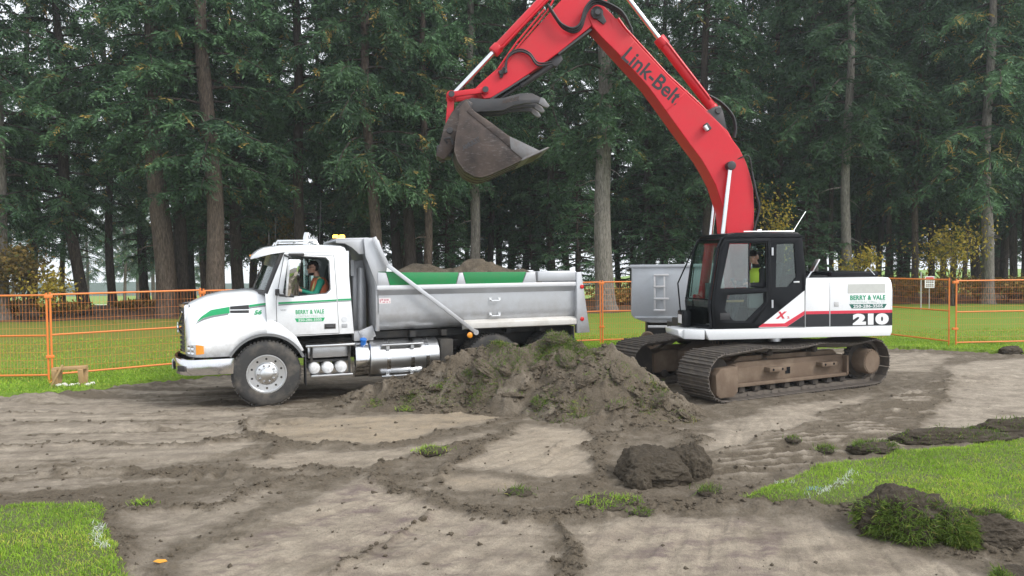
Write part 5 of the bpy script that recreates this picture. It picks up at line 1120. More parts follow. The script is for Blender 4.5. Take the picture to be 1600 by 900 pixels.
for s in (1, -1):
    yc = s * (1.45 - SW / 2)
    b = B(); b.prism([(1.55, .20), (1.55, .58), (1.35, .64), (-1.25, .62), (-1.45, .56), (-1.45, .28), (-1.3, .2)], yc - .17, yc + .17, 'y', .02)
    b.prism([(1.35, .64), (-1.25, .62), (-1.15, .70), (1.2, .72)], yc - .06, yc + .06, 'y', .01)
    TF = b.xf(UM).out('track_frame', M_MUD, EX)
    yo = yc + s * .17
    parts = []
    b = B(); b.prism([(1.98, .14), (2.0, .48), (1.9, .58), (1.52, .6), (1.50, .16), (1.6, .08), (1.9, .08)], yo - s * .02, yo + s * .17, 'y', .02); parts.append(('idler_guard', b, M_MUD))
    b = B(); b.bx(1.45, -1.3, yo, yo + s * .10, .22, .28, .008); b.bx(1.45, -1.3, yo, yo + s * .02, .28, .54, .006); b.bx(1.45, 1.5, yo, yo + s * .11, .22, .6, .004); b.bx(-1.26, -1.31, yo, yo + s * .11, .24, .6, .004); parts.append(('side_plate', b, M_MUD))
    for x in (.55, -.75):
        b = B(); b.bx(x - .2, x + .2, yo + s * .01, yo + s * .16, .44, .52, .012); parts.append(('step_lug', b, M_MUD))
        b = B()
        for dx in (-.1, .12): b.cyl((x + dx, yo + s * .155, .48), (x + dx, yo + s * .163, .48), .022, n=12)
        parts.append(('lug_hole', b, M_EBLACK))
    b = B(); b.bx(.12, .24, yo + s * .018, yo + s * .024, .36, .48); parts.append(('grease_port', b, M_EBLACK))
    for i in range(8):
        x = 1.3 - i * .36; b = B(); b.lathe((x, yc - s * .2, .17), (0, s, 0), [(0, 0), (.075, 0), (.085, .03), (.085, .09), (.06, .12), (.06, .28), (.085, .31), (.085, .38), (.05, .42), (0, .43)], 18); b.prism([(x - .07, .12), (x + .07, .12), (x + .05, .25), (x - .05, .25)], yo + s * .01, yo + s * .05, 'y'); parts.append(('bottom_roller', b, M_DARKMUD))
    for x in (.62, -.5):
        b = B(); b.lathe((x, yc - s * .1, .765), (0, s, 0), [(0, 0), (.06, 0), (.06, .3), (.045, .32), (0, .32)], 18); b.bx(x - .07, x + .07, yc - s * .05, yc + s * .06, .6, .78); parts.append(('top_roller', b, M_DARKMUD))
    b = B(); b.lathe((1.80, yc - s * .1, .43), (0, s, 0), [(0, 0), (.32, 0), (.34, .04), (.34, .16), (.32, .2), (0, .2)], 36); parts.append(('idler', b, M_DARKMUD))
    b = B()
    for k in range(21):
        a = k * 2 * PI / 21; b.box((-1.88 + .34 * math.cos(a), yc, .45 + .34 * math.sin(a)), (.09, .07, .06), Matrix.Rotation(-a, 3, 'Y'))
    b.lathe((-1.88, yc - s * .05, .45), (0, s, 0), [(0, 0), (.33, 0), (.33, .1), (.24, .12), (0, .12)], 42); parts.append(('sprocket', b, M_DARKMUD))
    b = B(); b.lathe((-1.88, yc, .45), (0, s, 0), [(.24, 0), (.24, .30), (.225, .33), (.2, .335), (.2, .345), (0, .345)], 32)
    for k in range(24):
        a = k * 2 * PI / 24; b.cyl((-1.88 + .218 * math.cos(a), yc + s * .325, .45 + .218 * math.sin(a)), (-1.88 + .218 * math.cos(a), yc + s * .345, .45 + .218 * math.sin(a)), .013, n=6)
    parts.append(('final_drive', b, M_MUD))
    for n_, b, m_ in parts: b.xf(UM).out(n_, m_, TF)
    # chain links inside the shoes
    pp, dd, _ = resample(TP, 104); nn = np.stack([dd[:, 1], -dd[:, 0]], 1)
    b = B()
    for k in range(0, 104):
        c = pp[k] - nn[k] * .055; ang = math.atan2(dd[k][1], dd[k][0])
        for dy in (-.09, .09): b.box((c[0], yc + dy, c[1]), (.12, .035, .085), Matrix.Rotation(-ang, 3, 'Y'))
    ch = b.xf(UM).out('track_chain', M_DARKMUD, EX, 30); ch['kind'] = 'stuff'
    pp, dd, _ = resample(TP, 53)
    for k in range(53):
        ang = math.atan2(dd[k][1], dd[k][0]); o = bpy.data.objects.new('track_shoe', shoe_m); COL.objects.link(o); o.parent = TF
        # the path runs front-bottom, up, back along the top, down: outside is on its right-hand side
        M = UM @ Matrix.Translation((pp[k][0], yc, pp[k][1])) @ Matrix.Rotation(-ang, 4, 'Y'); o.matrix_local = M
b = B(); b.prism([(1.0, .36), (1.0, .62), (.6, .80), (-.6, .80), (-1.0, .62), (-1.0, .36)], -.85, .85, 'y', .02); b.cyl((0, 0, .6), (0, 0, .86), .68, n=40); b.xf(UM).out('car_body', M_MUD, EX)
b = B(); b.cyl((0, 0, .84), (0, 0, 1.0), .6, n=48); b.cyl((0, 0, .80), (0, 0, .88), .68, n=48); ex('swing_bearing', b, M_FRAME)
b = B(); b.cyl((-.25, .75, .9), (-.25, .75, 1.02), .12, n=16); ex('drain_fitting', b, M_ALU)
# --- upper body: deck, engine house, counterweight
Y0 = 1.25
b = B(); b.prism([(1.22, 1.0), (1.30, 1.19), (-2.24, 1.185), (-2.22, 1.01)], .95, Y0 + .02, 'y', .015); ex('deck_skirt', b, M_EWHITE)
b = B(); b.prism([(1.25, .40), (1.30, Y0 + .018), (1.62, Y0 - .15), (1.62, .32)], 1.01, 1.185, 'z', .015); b.prism([(1.62, 1.02), (1.62, 1.18), (1.72, 1.17), (1.70, 1.06)], .3, 1.05, 'y', .01); ex('deck_front', b, M_EWHITE)
b = B(); b.bx(1.2, -2.2, -1.2, .96, 1.0, 1.16, .01); b.bx(1.35, -.2, -.42, .36, 1.0, 1.3, .02); ex('deck_frame', b, M_FRAME)
# engine house: left side white above, with black band and red line as thin skins
hp = [(-.575, 1.19), (-.60, 2.085), (-1.05, 2.085), (-2.2, 2.075), (-2.255, 2.06), (-2.26, 1.188)]
b = B(); b.prism([(.9, 1.19), (Y0, 1.19), (Y0, 1.95), (Y0 - .03, 2.03), (Y0 - .10, 2.075), (.85, 2.085)], -.585, -1.045, 'x', .006); HS = ex('side_door', b, M_EWHITE)
b = B(); b.prism([(.9, 1.19), (Y0, 1.19), (Y0, 1.95), (Y0 - .03, 2.03), (Y0 - .10, 2.075), (.85, 2.085)], -1.055, -2.24, 'x', .006); HR = ex('engine_door', b, M_EWHITE)
b = B(); b.bx(-.60, -2.24, -1.22, 1.0, 1.17, 2.06, .02); ex('engine_house', b, M_EWHITE)
cw = []
for a in np.linspace(-R_(33), R_(33), 15): cw.append((-2.72 * math.cos(a) + .06, 2.28 * math.sin(a) * 1.02))
def cwpoly(k): return [(-2.255, -Y0 + k)] + [(max(-9, x + k), max(-Y0 + k, min(Y0 - k, y))) for x, y in cw] + [(-2.255, Y0 - k)]
b = B(); zz = [(1.02, .05), (1.06, .01), (1.2, 0), (1.85, 0), (1.98, .03), (2.05, .08), (2.075, .18)]
b.loft([[(x, y, z) for x, y in cwpoly(k)] for z, k in zz]); CWT = ex('counterweight', b, M_EWHITE, EX, 40)
def cwband(name, z0, z1, mat): 
    b = B(); b.loft([[(x - .003 if i not in (0, len(cw) + 1) else x, y * 1.002, z) for i, (x, y) in enumerate(cwpoly(0))] for z in (z0, z1)]); return b.out(name, mat, CWT, 40)
cwband('black_band', 1.20, 1.43, M_BLACKV); cwband('red_line', 1.43, 1.485, M_REDS)
for par, x0, x1 in ((HS, -.592, -1.04), (HR, -1.062, -2.235)):
    b = B(); b.bx(x0, x1, Y0 + .001, Y0 + .0025, 1.20, 1.43); b.out('black_band', M_BLACKV, par, 0)
    b = B(); b.bx(x0, x1, Y0 + .001, Y0 + .0025, 1.4305, 1.485); b.out('red_line', M_REDS, par, 0)
def ex_text(n, s, m, x0, x1, z0, z1, y, par, **k): return text(n, s, m, par, x0 - x1, z1 - z0, (x0, y, z0), (-1, 0, 0), (0, 0, 1), **k)
ex_text('model_number', '210', M_WVINYL, -1.49, -2.185, 1.215, 1.425, Y0 + .003, HR, bold=.075)
ex_text('house_lettering', 'BERRY & VALE', M_BGREEN, -1.44, -2.12, 1.672, 1.76, Y0 + .0015, HR, bold=.035, spacing=1.08)
ex_text('house_lettering', 'CONTRACTING LTD', flat('pale_lettering', (.55, .65, .6), .5), -1.44, -2.12, 1.612, 1.658, Y0 + .0015, HR, bold=0.)
b = B(); b.prism([(-1.42, 1.60), (-2.15, 1.595), (-2.10, 1.518), (-1.47, 1.52)], Y0 + .0012, Y0 + .0025, 'y'); b.out('phone_banner', flat('dark_green_vinyl', (.012, .12, .09), .45), HR, 0)
ex_text('phone_lettering', '250-286-3505', M_WVINYL, -1.50, -2.07, 1.53, 1.588, Y0 + .003, HR, bold=.02)
b = B(); b.bx(-1.395, -2.115, Y0 + .001, Y0 + .004, 1.80, 1.965, .001); b.out('vent_panel', flat('vent_grey', (.52, .53, .50), .6), HR, 0)
b = B(); b.bx(-1.13, -1.22, Y0 + .001, Y0 + .006, 1.56, 1.65, .002); b.out('door_latch', flat('latch_grey', (.5, .5, .5), .5), HR)
b = B(); b.bx(-1.3, -2.25, -.4, .85, 2.07, 2.19, .035); b.bx(-.62, -1.28, -.9, .8, 2.06, 2.12, .02); ex('hood_cover', b, M_EBLACK)
b = B(); b.tube([(-2.0, .8, 2.19), (-2.04, .82, 2.25), (-2.16, .85, 2.12)], .014, 6); ex('hood_catch', b, M_CHROME)
b = B(); b.cyl((-1.9, -.85, 2.05), (-1.9, -.85, 2.35), .06, n=14); ex('exhaust_pipe', b, M_FRAME)
# right-hand side: tank and tool box as on the far side of the machine
b = B(); b.bx(.25, -.6, -1.25, -.5, 1.17, 2.02, .03); ex('tank_housing', b, M_EWHITE)
# --- cab
CY0, CY1 = .42, Y0
b = B()
outer = [(1.14, 1.20), (1.17, 1.66), (1.02, 2.62), (.95, 2.78), (.86, 2.87), (.70, 2.905), (-.44, 2.90), (-.53, 2.83), (-.60, 2.08), (-.572, 1.19)]
w_up = [(.83, 2.72), (.16, 2.72), (.15, 1.92), (1.0, 1.92)]; w_low = [(.87, 1.80), (.19, 1.825), (.185, 1.65), (.52, 1.33), (.76, 1.34), (.92, 1.53)]; w_rear = [(-.045, 2.70), (-.375, 2.71), (-.415, 2.10), (-.26, 1.93), (-.03, 1.93)]
b.plate(outer, [w_up, w_low, w_rear], CY1 - .05, CY1, 'y', .006); CS = ex('cab_side', b, M_EBLACK)
FX = .16; outer_r = [(x + (FX if x > .6 else 0), z) for x, z in outer]; hole_r = [(1.02 + FX, 2.58), (.94 + FX, 2.74), (-.42, 2.75), (-.46, 1.72), (1.15 + FX, 1.66)]
b = B(); b.plate(outer_r, [hole_r], CY0, CY0 + .03, 'y', .004); ex('cab_side', b, M_EBLACK)
dd_ = [(1.10, 1.28), (1.13, 1.66), (.99, 2.60), (.92, 2.72), (.8, 2.80), (.08, 2.80), (.06, 1.84), (.10, 1.66), (.38, 1.28)]
b = B(); b.plate(dd_, [[(.855, 2.745), (.135, 2.745), (.125, 1.895), (1.03, 1.895)], [(.885, 1.815), (.165, 1.84), (.16, 1.64), (.505, 1.305), (.775, 1.315), (.945, 1.525)]], CY1, CY1 + .018, 'y', .006); DR = ex('cab_door', b, M_EBLACK)
b = B(); b.bx(.84, 1.02, CY1 + .018, CY1 + .024, 1.36, 1.48, .006); b.out('door_handle', M_BLACK, DR)
for z in (2.5, 1.56):
    b = B(); b.cyl((.05, CY1 + .03, z), (.05, CY1 + .03, z + .14), .018, n=10); b.out('hinge', M_ALU, DR)
b = B(); b.bx(-.36, -.47, CY1, CY1 + .012, 2.0, 2.03, .004); ex('grab_handle', b, M_ALU)
b = B(); b.prism([(.99, 1.93), (.82, 2.71), (.47, 2.71), (.44, 1.93)], CY1 - .03, CY1 - .024, 'y'); ex('door_window', b, M_EGLASSM)
b = B(); b.bx(.455, .475, CY1 - .035, CY1 - .015, 1.92, 2.72); ex('sash', b, M_EBLACK)
b = B(); b.prism(w_low, CY1 - .03, CY1 - .024, 'y'); ex('door_window', b, M_EGLASS)
b = B(); b.prism(w_rear, CY1 - .03, CY1 - .024, 'y'); ex('rear_side_window', b, M_EGLASSD)
for w_ in (hole_r,):
    b = B(); b.prism(w_, CY0 + .012, CY0 + .017, 'y'); ex('right_side_window', b, M_EGLASS)
# roof, front frame, rear
b = B(); b.prism([(.95 + FX, 2.80), (.88 + FX, 2.88), (.70 + FX, 2.915), (-.44, 2.91), (-.54, 2.84), (-.5, 2.80)], CY0 - .01, CY1 + .008, 'y', .025, 2, [(.95, 2.80), (.88, 2.88), (.70, 2.915), (-.44, 2.91), (-.54, 2.84), (-.5, 2.80)]); RFX = ex('cab_roof', b, M_EBLACK)
b = B(); b.bx(.2, .12, .95, 1.0, 2.915, 2.98, .006); b.bx(-.2, -.46, .6, 1.0, 2.915, 2.945, .01); b.tube([(.55, 1.2, 2.93), (-.4, 1.2, 2.93)], .012, 6); b.out('roof_fittings', M_ALU, RFX)
b = B(); b.tube([(-.50, .9, 2.90), (-.85, .75, 3.32)], .006, 6); b.out('aerial', M_ALU, RFX)
fr = lambda y, k: [(1.15 + k, y, 1.20), (1.19 + k, y, 1.66), (1.04 + k, y, 2.62), (.96 + k, y, 2.79), (.85 + k * .8, y, 2.885)]
b = B()
for y, k in ((CY0 + .015, FX), (CY1 - .03, .015)): b.tube(fr(y, k), .026, 8)
for x, z, r in ((1.17, 1.22, .04), (.9, 2.86, .035), (1.2, 1.72, .012)): b.cyl((x + FX, CY0, z), (x, CY1 - .02, z), r, n=8)
ex('front_frame', b, M_EBLACK)
def pane(pts): return [[(x + FX, CY0 + .04, z), (x, CY1 - .05, z), (x - .008, CY1 - .05, z), (x + FX - .008, CY0 + .04, z)] for x, z in pts]
b = B(); b.loft(pane(((1.195, 1.73), (1.05, 2.62), (.97, 2.78)))); ex('front_window', b, M_EGLASS)
b = B(); b.loft(pane(((1.165, 1.25), (1.198, 1.71)))); ex('front_lower_window', b, M_EGLASSD)
b = B(); b.bx(-.52, -.56, CY0, CY1, 1.2, 2.15); b.bx(-.5, -.54, CY0, CY0 + .1, 2.1, 2.85); b.bx(-.5, -.54, CY1 - .1, CY1 - .02, 2.1, 2.85); b.bx(1.1, -.55, CY0, CY1 - .05, 1.17, 1.22); ex('cab_rear', b, M_EBLACK)
b = B(); b.tube([(1.46, .50, 1.2), (1.52, .46, 2.0), (1.22, .44, 2.62)], .014, 6); b.tube([(1.32, .6, 1.76), (1.22, .5, 2.3)], .009, 6); ex('front_hand_rail', b, M_EBLACK)
b = B(); b.bx(1.36, 1.52, .42, .75, 1.19, 1.50, .03); ex('front_tool_locker', b, M_EBLACK); b = B(); b.bx(1.522, 1.524, .48, .68, 1.26, 1.42); ex('warning_sticker', b, flat('warning_white', (.75, .72, .72), .5))
# seat, levers, side console
b = B(); b.bx(.38, -.12, .56, 1.02, 1.55, 1.68, .04); b.prism([(-.05, 1.66), (-.17, 1.66), (-.32, 2.36), (-.22, 2.38)], .54, .98, 'y', .03); b.bx(.2, -.1, .6, .9, 1.22, 1.56); ex('seat', b, M_SEAT)
b = B()
for y in (.52, 1.08): b.bx(.42, -.1, y - .05, y + .05, 1.55, 1.84, .02); b.tube([(.4, y, 1.84), (.48, y, 2.04)], .016, 8); b.sphere((.48, y, 2.06), .032, 10, 7)
b.bx(1.0, .9, .46, .54, 1.6, 2.0, .02); ex('consoles', b, flat('console_grey', (.16, .17, .18), .6))
b = B(); b.bx(.86, .5, 1.06, 1.1, 1.66, 1.70, .01); ex('wooden_slat', b, M_TIMBER)
# diagonal white, red and black skins on the side below the cab
b = B(); b.prism([(.30, 1.205), (-.568, 1.86), (-.571, 1.195)], CY1 + .0005, CY1 + .004, 'y'); SK = ex('side_skin', b, M_EWHITE)
b = B(); b.prism([(.305, 1.215), (.215, 1.275), (-.19, 1.275), (-.567, 1.495), (-.568, 1.425), (-.235, 1.212)], CY1 + .0045, CY1 + .006, 'y'); b.out('red_line', M_REDS, SK, 0)
b = B(); b.prism([(-.232, 1.208), (-.568, 1.422), (-.570, 1.2)], CY1 + .0045, CY1 + .006, 'y'); b.out('black_band', M_BLACKV, SK, 0)
ex_text('x_emblem', 'X', M_REDS, -.02, -.235, 1.358, 1.488, CY1 + .005, SK, bold=.05, shear=.3)
ex_text('x_emblem', '2', M_REDS, -.235, -.285, 1.36, 1.40, CY1 + .005, SK, bold=.03)
# mirror behind the cab
b = B(); b.tube([(-.70, 1.1, 2.08), (-.78, 1.1, 2.2)], .014, 6); b.box((-.84, 1.1, 2.31), (.03, .14, .26), Matrix.Rotation(R_(-30), 3, 'Y'), .012); ex('mirror', b, M_ALU)
# --- boom: a box beam traced in side view, tapering in width
bt = [(3.10, 7.19), (2.99, 7.25), (2.86, 7.22), (2.70, 7.08), (2.42, 6.74), (1.60, 5.90), (.99, 5.37), (.62, 5.05), (.395, 4.79), (.21, 4.55), (.08, 4.30), (0., 4.05), (-.06, 3.80), (-.08, 3.4), (-.07, 2.95), (.02, 1.75)]
bb = [(3.14, 7.05), (3.12, 6.96), (3.06, 6.82), (2.88, 6.62), (2.62, 6.36), (2.02, 5.73), (1.70, 5.31), (1.47, 5.0), (1.20, 4.64), (.97, 4.35), (.82, 4.10), (.69, 3.86), (.60, 3.6), (.52, 3.36), (.48, 2.95), (.30, 1.70)]
b = B(); rings = []
for i, ((xt, zt), (xb, zb_)) in enumerate(zip(bt, bb)):
    h = .235 if i > 3 else .20
    rings.append([(xt, h, zt), (xt, -h, zt), (xb, -h, zb_), (xb, h, zb_)])
b.loft(rings); t_ = b.bm
BOOM = ex('boom', b, M_ERED, EX, 25)
md = BOOM.modifiers.new('b', 'BEVEL'); md.width = .014; md.segments = 2; md.limit_method = 'ANGLE'; md.angle_limit = R_(50)
def side_plate_on(name, pts, y, mat, par, th=.006): 
    b = B(); b.prism(pts, y, y + th, 'y', .002); return b.out(name, mat, par)
side_plate_on('weld_plate', [(2.72, 6.98), (2.60, 6.98), (2.46, 6.74), (2.44, 6.68), (2.64, 6.52)], .20, M_ERED, BOOM, .012)
side_plate_on('weld_seam', [(1.63, 5.27), (1.66, 5.29), (1.26, 5.66), (1.23, 5.64)], .236, M_ERED, BOOM, .004)
side_plate_on('weld_seam', [(2.50, 6.28), (2.53, 6.30), (2.29, 6.56), (2.27, 6.54)], .236, M_ERED, BOOM, .004)
b = B(); b.lathe((2.985, .19, 7.07), (0, 1, 0), [(.115, 0), (.115, .07), (.07, .085), (.05, .11), (0, .11)], 24); b.prism([(3.05, 7.0), (2.93, 7.16), (2.80, 6.92), (2.86, 6.86)], .20, .235, 'y', .01); b.out('boom_pin', M_THUMB, BOOM)
# lettering runs along the boom
u_ = Vector((1.444 - 2.461, 0, 5.483 - 6.347)).normalized(); v_ = Vector((-u_.z, 0, u_.x)); v_ = v_ if v_.z > 0 else -v_
o_ = Vector((2.46, .2365, 6.33)) - v_ * .02
w_txt = text('boom_lettering', 'Link-Belt', M_BLACKV, BOOM, 1.36, .30, o_ - v_ * .10, u_, v_, bold=.02)
b = B(); b.lathe((.915, .24, 4.93), (0, 1, .0), [(.02, 0), (.02, .06)], 8); b.box((.89, .32, 4.95), (.10, .09, .15), Matrix.Rotation(R_(35), 3, 'Y'), .02); b.out('work_lamp', M_BLACK, BOOM)
b = B(); b.box((.915, .32, 4.93), (.055, .095, .11), Matrix.Rotation(R_(35), 3, 'Y'), .01); b.out('lamp_lens', M_LENS, BOOM)
# boom cylinders, one on each side
for s in (1, -1):
    b = B(); b.cyl((.43, s * .24, 4.22), (.43, s * .39, 4.22), .085, n=22, bev=.01); b.out('cylinder_pin', M_THUMB, BOOM)
    b = B(); b.cyl((.43, s * .305, 4.22), (.60, s * .305, 2.75), .042, n=20); b.cyl((.43, s * .25, 4.22), (.43, s * .36, 4.22), .07, n=16); b.out('cylinder_rod', M_CHROME, BOOM)
    b = B(); b.cyl((.60, s * .305, 2.78), (.80, s * .305, 1.35), .095, n=24, bev=.01); b.cyl((.60, s * .305, 2.80), (.613, s * .305, 2.68), .11, n=24); b.cyl((.80, s * .25, 1.33), (.80, s * .37, 1.33), .09, n=18); b.out('cylinder_barrel', M_ERED, BOOM)
b = B(); b.bx(.95, .05, -.34, -.24, 1.2, 1.75, .02); b.bx(.95, .05, .24, .29, 1.2, 1.8, .02); b.cyl((.16, -.34, 1.74), (.16, .3, 1.74), .07, n=16); ex('boom_foot_bracket', b, M_ERED)
# arm cylinder on top of the boom
AC0, AC1 = Vector((.60, 0, 5.30)), Vector((2.92, 0, 8.17)); ad = (AC1 - AC0).normalized()
b = B(); b.cyl(AC0, AC0 + ad * 1.72, .098, n=26, bev=.01); b.cyl(AC0 + ad * 1.62, AC0 + ad * 1.80, .115, n=26, bev=.012); b.cyl(AC0 + ad * .02, AC0 + ad * .14, .11, n=24, bev=.01); b.cyl(AC0 + Vector((0, -.08, 0)), AC0 + Vector((0, .08, 0)), .10, n=18); b.tube([AC0 + ad * .2 + Vector((.02, .11, .07)), AC0 + ad * 1.55 + Vector((.02, .11, .07)), AC0 + ad * 1.72 + Vector((0, .08, .03))], .018, 8); b.out('arm_cylinder_barrel', M_ERED, BOOM)
b = B(); b.cyl(AC0 + ad * 1.78, AC1, .05, n=20); b.out('arm_cylinder_rod', M_CHROME, BOOM)
b = B()
for s in (1, -1): b.prism([(.42, 4.92), (.86, 5.28), (.66, 5.38), (.56, 5.40), (.50, 5.28)], s * .09, s * .14, 'y', .008)
b.cyl((.60, -.17, 5.30), (.60, .17, 5.30), .06, n=14); b.out('cylinder_lug', M_THUMB, BOOM)
# --- arm
at_ = [(5.27, 5.66), (5.12, 5.80), (4.75, 6.12), (4.34, 6.55), (3.86, 7.08), (3.45, 7.52), (3.22, 7.86), (3.0, 8.15), (2.86, 8.20)]
ab_ = [(5.12, 5.46), (4.98, 5.48), (4.62, 5.70), (4.27, 5.935), (3.70, 6.34), (3.09, 6.83), (2.85, 7.07), (2.72, 7.5), (2.74, 8.02)]
b = B(); b.loft([[(xt, .175, zt), (xt, -.175, zt), (xb, -.175, zb_), (xb, .175, zb_)] for (xt, zt), (xb, zb_) in zip(at_, ab_)]); ARM = ex('arm', b, M_ERED, EX, 25)
md = ARM.modifiers.new('b', 'BEVEL'); md.width = .012; md.segments = 2; md.limit_method = 'ANGLE'; md.angle_limit = R_(50)
b = B(); b.prism([(3.1, 6.80), (3.72, 6.325), (3.70, 6.30), (3.06, 6.78)], -.17, .17, 'y'); b.out('arm_underside_plate', M_THUMB, ARM); b = B(); b.prism([(4.27, 5.925), (5.0, 5.47), (4.98, 5.445), (4.25, 5.90)], -.17, .17, 'y'); b.out('arm_underside_plate', M_THUMB, ARM)
BC0, BC1 = Vector((3.72, 0, 7.62)), Vector((5.70, 0, 5.54)); bd = (BC1 - BC0).normalized()
b = B(); b.cyl(BC0, BC0 + bd * 1.66, .09, n=24, bev=.01); b.cyl(BC0 + bd * 1.58, BC0 + bd * 1.74, .11, n=24, bev=.012); b.tube([BC0 + bd * .1 + Vector((-.02, .11, -.08)), BC0 + bd * 1.5 + Vector((-.02, .11, -.08)), BC0 + bd * 1.66 + Vector((0, .06, -.03))], .02, 8); b.out('bucket_cylinder_barrel', M_ERED, ARM)
b = B(); b.cyl(BC0 + bd * 1.7, BC1, .048, n=20); b.out('bucket_cylinder_rod', M_CHROME, ARM)
PA, PB, PK, PP = Vector((5.09, 0, 5.61)), Vector((5.715, 0, 5.52)), Vector((5.78, 0, 4.85)), Vector((5.44, 0, 5.30))   # arm link pin, knee, bucket ear pin, bucket pin
def bar(b, p0, p1, y, w, th=.05):
    d = p1 - p0; ang = math.atan2(-d.z, d.x); c = (p0 + p1) / 2; b.box((c.x, y, c.z), (d.length, th, w), Matrix.Rotation(ang, 3, 'Y'), .01)
    for p in (p0, p1): b.cyl((p.x, y - th * .6, p.z), (p.x, y + th * .6, p.z), w * .72, n=18)
for s in (1, -1):
    b = B(); bar(b, PA, PB, s * .225, .10); b.out('side_link', M_ERED, ARM)
    b = B(); b.cyl((PA.x, s * .25, PA.z), (PA.x, s * .30, PA.z), .055, n=18); b.out('link_pin', M_THUMB, ARM); b = B(); b.cyl((PB.x, s * .25, PB.z), (PB.x, s * .30, PB.z), .055, n=18); b.out('link_pin', M_THUMB, ARM)
b = B(); bar(b, PB, PK, .0, .13, .26); b.out('bucket_link', M_ERED, ARM)
# --- bucket with coupler
side = [(5.46, 5.34), (5.37, 5.18), (5.0, 4.93), (4.71, 4.715), (4.24, 4.48), (4.20, 4.43), (4.47, 4.295), (4.80, 4.14), (5.10, 4.01), (5.22, 3.985), (5.32, 4.0), (5.49, 4.09), (5.61, 4.26), (5.67, 4.44), (5.64, 4.70), (5.60, 4.98), (5.58, 5.22)]
BW = .60
BK = bpy.data.objects.new('bucket', None); COL.objects.link(BK); BK.parent = EX
for s in (1, -1):
    b = B(); b.prism(side, s * (BW - .025), s * BW, 'y', .006); sp_ = b.out('bucket_side', M_STEEL, BK)
    b = B(); b.prism([(5.39, 5.22), (5.30, 5.12), (4.97, 4.90), (4.69, 4.69), (4.50, 4.55), (4.62, 4.44), (4.80, 4.60), (5.12, 4.86), (5.46, 5.14)], s * BW, s * (BW + .014), 'y', .004); b.out('edge_plate', M_STEEL, BK)
    b = B(); b.prism([(4.69, 4.70), (4.20, 4.47), (4.14, 4.44), (4.45, 4.29), (4.67, 4.47)], s * (BW + .001), s * (BW + .018), 'y', .004); b.out('side_cutter', M_WORN, BK)
b = B(); shell = [(4.10, 4.41), (4.47, 4.275), (4.80, 4.12), (5.10, 3.99), (5.22, 3.965), (5.33, 3.98), (5.505, 4.075), (5.63, 4.25), (5.69, 4.44), (5.66, 4.70), (5.62, 4.9)]
inn_ = [(x - .0, z + .03) if i < 5 else (x - .03, z + .01) for i, (x, z) in enumerate(shell)]
b.prism(shell + inn_[::-1], -BW + .003, BW - .003, 'y'); b.out('bucket_shell', M_STEEL, BK, 30)
b = B()
for y in (-.4, 0., .4): b.prism([(x + .0, z - .012) for x, z in shell[1:8]] + [(x, z + .002) for x, z in shell[1:8]][::-1], y - .05, y + .05, 'y')
b.out('wear_strip', M_STEEL, BK, 30)
b = B(); b.prism([(3.96, 4.50), (4.0, 4.51), (4.42, 4.325), (4.50, 4.27), (4.46, 4.262)], -BW - .02, BW + .02, 'y', .004); b.out('cutting_edge', M_WORN, BK)
for s in (1, -1):
    b = B(); b.prism([(5.56, 5.38), (5.44, 5.44), (5.33, 5.36), (5.36, 5.16), (5.55, 4.80), (5.70, 4.50), (5.88, 4.32), (6.02, 4.40), (5.93, 4.66), (5.86, 4.93), (5.72, 5.18)], s * .20, s * .26, 'y', .012); b.out('coupler_plate', M_STEEL, BK)
    b = B(); b.cyl((PP.x, s * .25, PP.z), (PP.x, s * .34, PP.z), .085, n=20, bev=.01); b.cyl((5.755, s * .25, 4.85), (5.755, s * .31, 4.85), .06, n=18, bev=.008); b.out('bucket_pin', M_THUMB, BK)
b = B(); b.bx(5.72, 6.0, -.24, .24, 4.38, 4.60, .03); b.bx(5.5, 5.8, -.2, .2, 4.55, 4.75, .02); b.out('coupler_block', M_THUMB, BK)
b = B(); b.tube([(5.8, .27, 4.62), (5.86, .30, 4.70), (5.74, .30, 4.72), (5.70, .29, 4.60)], .02, 6); b.out('coupler_hook', M_THUMB, BK)
ub = Vector((-.30, 0, .17)).normalized(); vb = Vector((.17, 0, .30)).normalized()
text('bucket_lettering', 'AMULET', M_THUMB, BK, .36, .085, Vector((5.52, BW + .0015, 4.44)), ub, vb, bold=.04, depth=.008)
# --- thumb with three tines, held by its cylinder
tt = [(5.56, 5.38), (5.34, 5.46), (5.12, 5.44), (4.77, 5.465), (4.45, 5.555), (4.22, 5.56), (4.0, 5.45), (3.905, 5.33), (3.95, 5.30), (4.02, 5.32), (4.14, 5.385), (4.34, 5.37), (4.56, 5.33), (4.77, 5.235), (5.04, 5.215), (5.30, 5.20), (5.48, 5.24)]
TH = bpy.data.objects.new('thumb', None); COL.objects.link(TH); TH.parent = EX
for y, dx, dz in ((.22, 0, 0), (0, .06, -.05), (-.22, .10, -.10)):
    b = B(); b.prism([(x + dx * max(0, (4.9 - x)), z + dz * max(0, (4.9 - x))) for x, z in tt], y - .03, y + .03, 'y', .008); b.out('tine', M_THUMB, TH)
    b = B(); b.prism([(x + dx * max(0, (4.9 - x)), z + dz * max(0, (4.9 - x))) for x, z in [(4.06, 5.488), (3.99, 5.455), (3.895, 5.33), (3.945, 5.29), (4.03, 5.325), (4.10, 5.37)]], y - .034, y + .034, 'y', .004); b.out('tine_tip', M_WORN, TH)
b = B(); b.prism([(5.2, 5.42), (4.8, 5.44), (4.55, 5.38), (4.8, 5.26), (5.2, 5.23)], -.2, .2, 'y', .01); b.out('web_plate', M_THUMB, TH)
text('thumb_lettering', 'AMULET', M_STEEL, TH, .34, .07, Vector((4.78, .2515, 5.35)), Vector((-.34, 0, .085)).normalized(), Vector((.085, 0, .34)).normalized(), bold=.04, depth=.006)
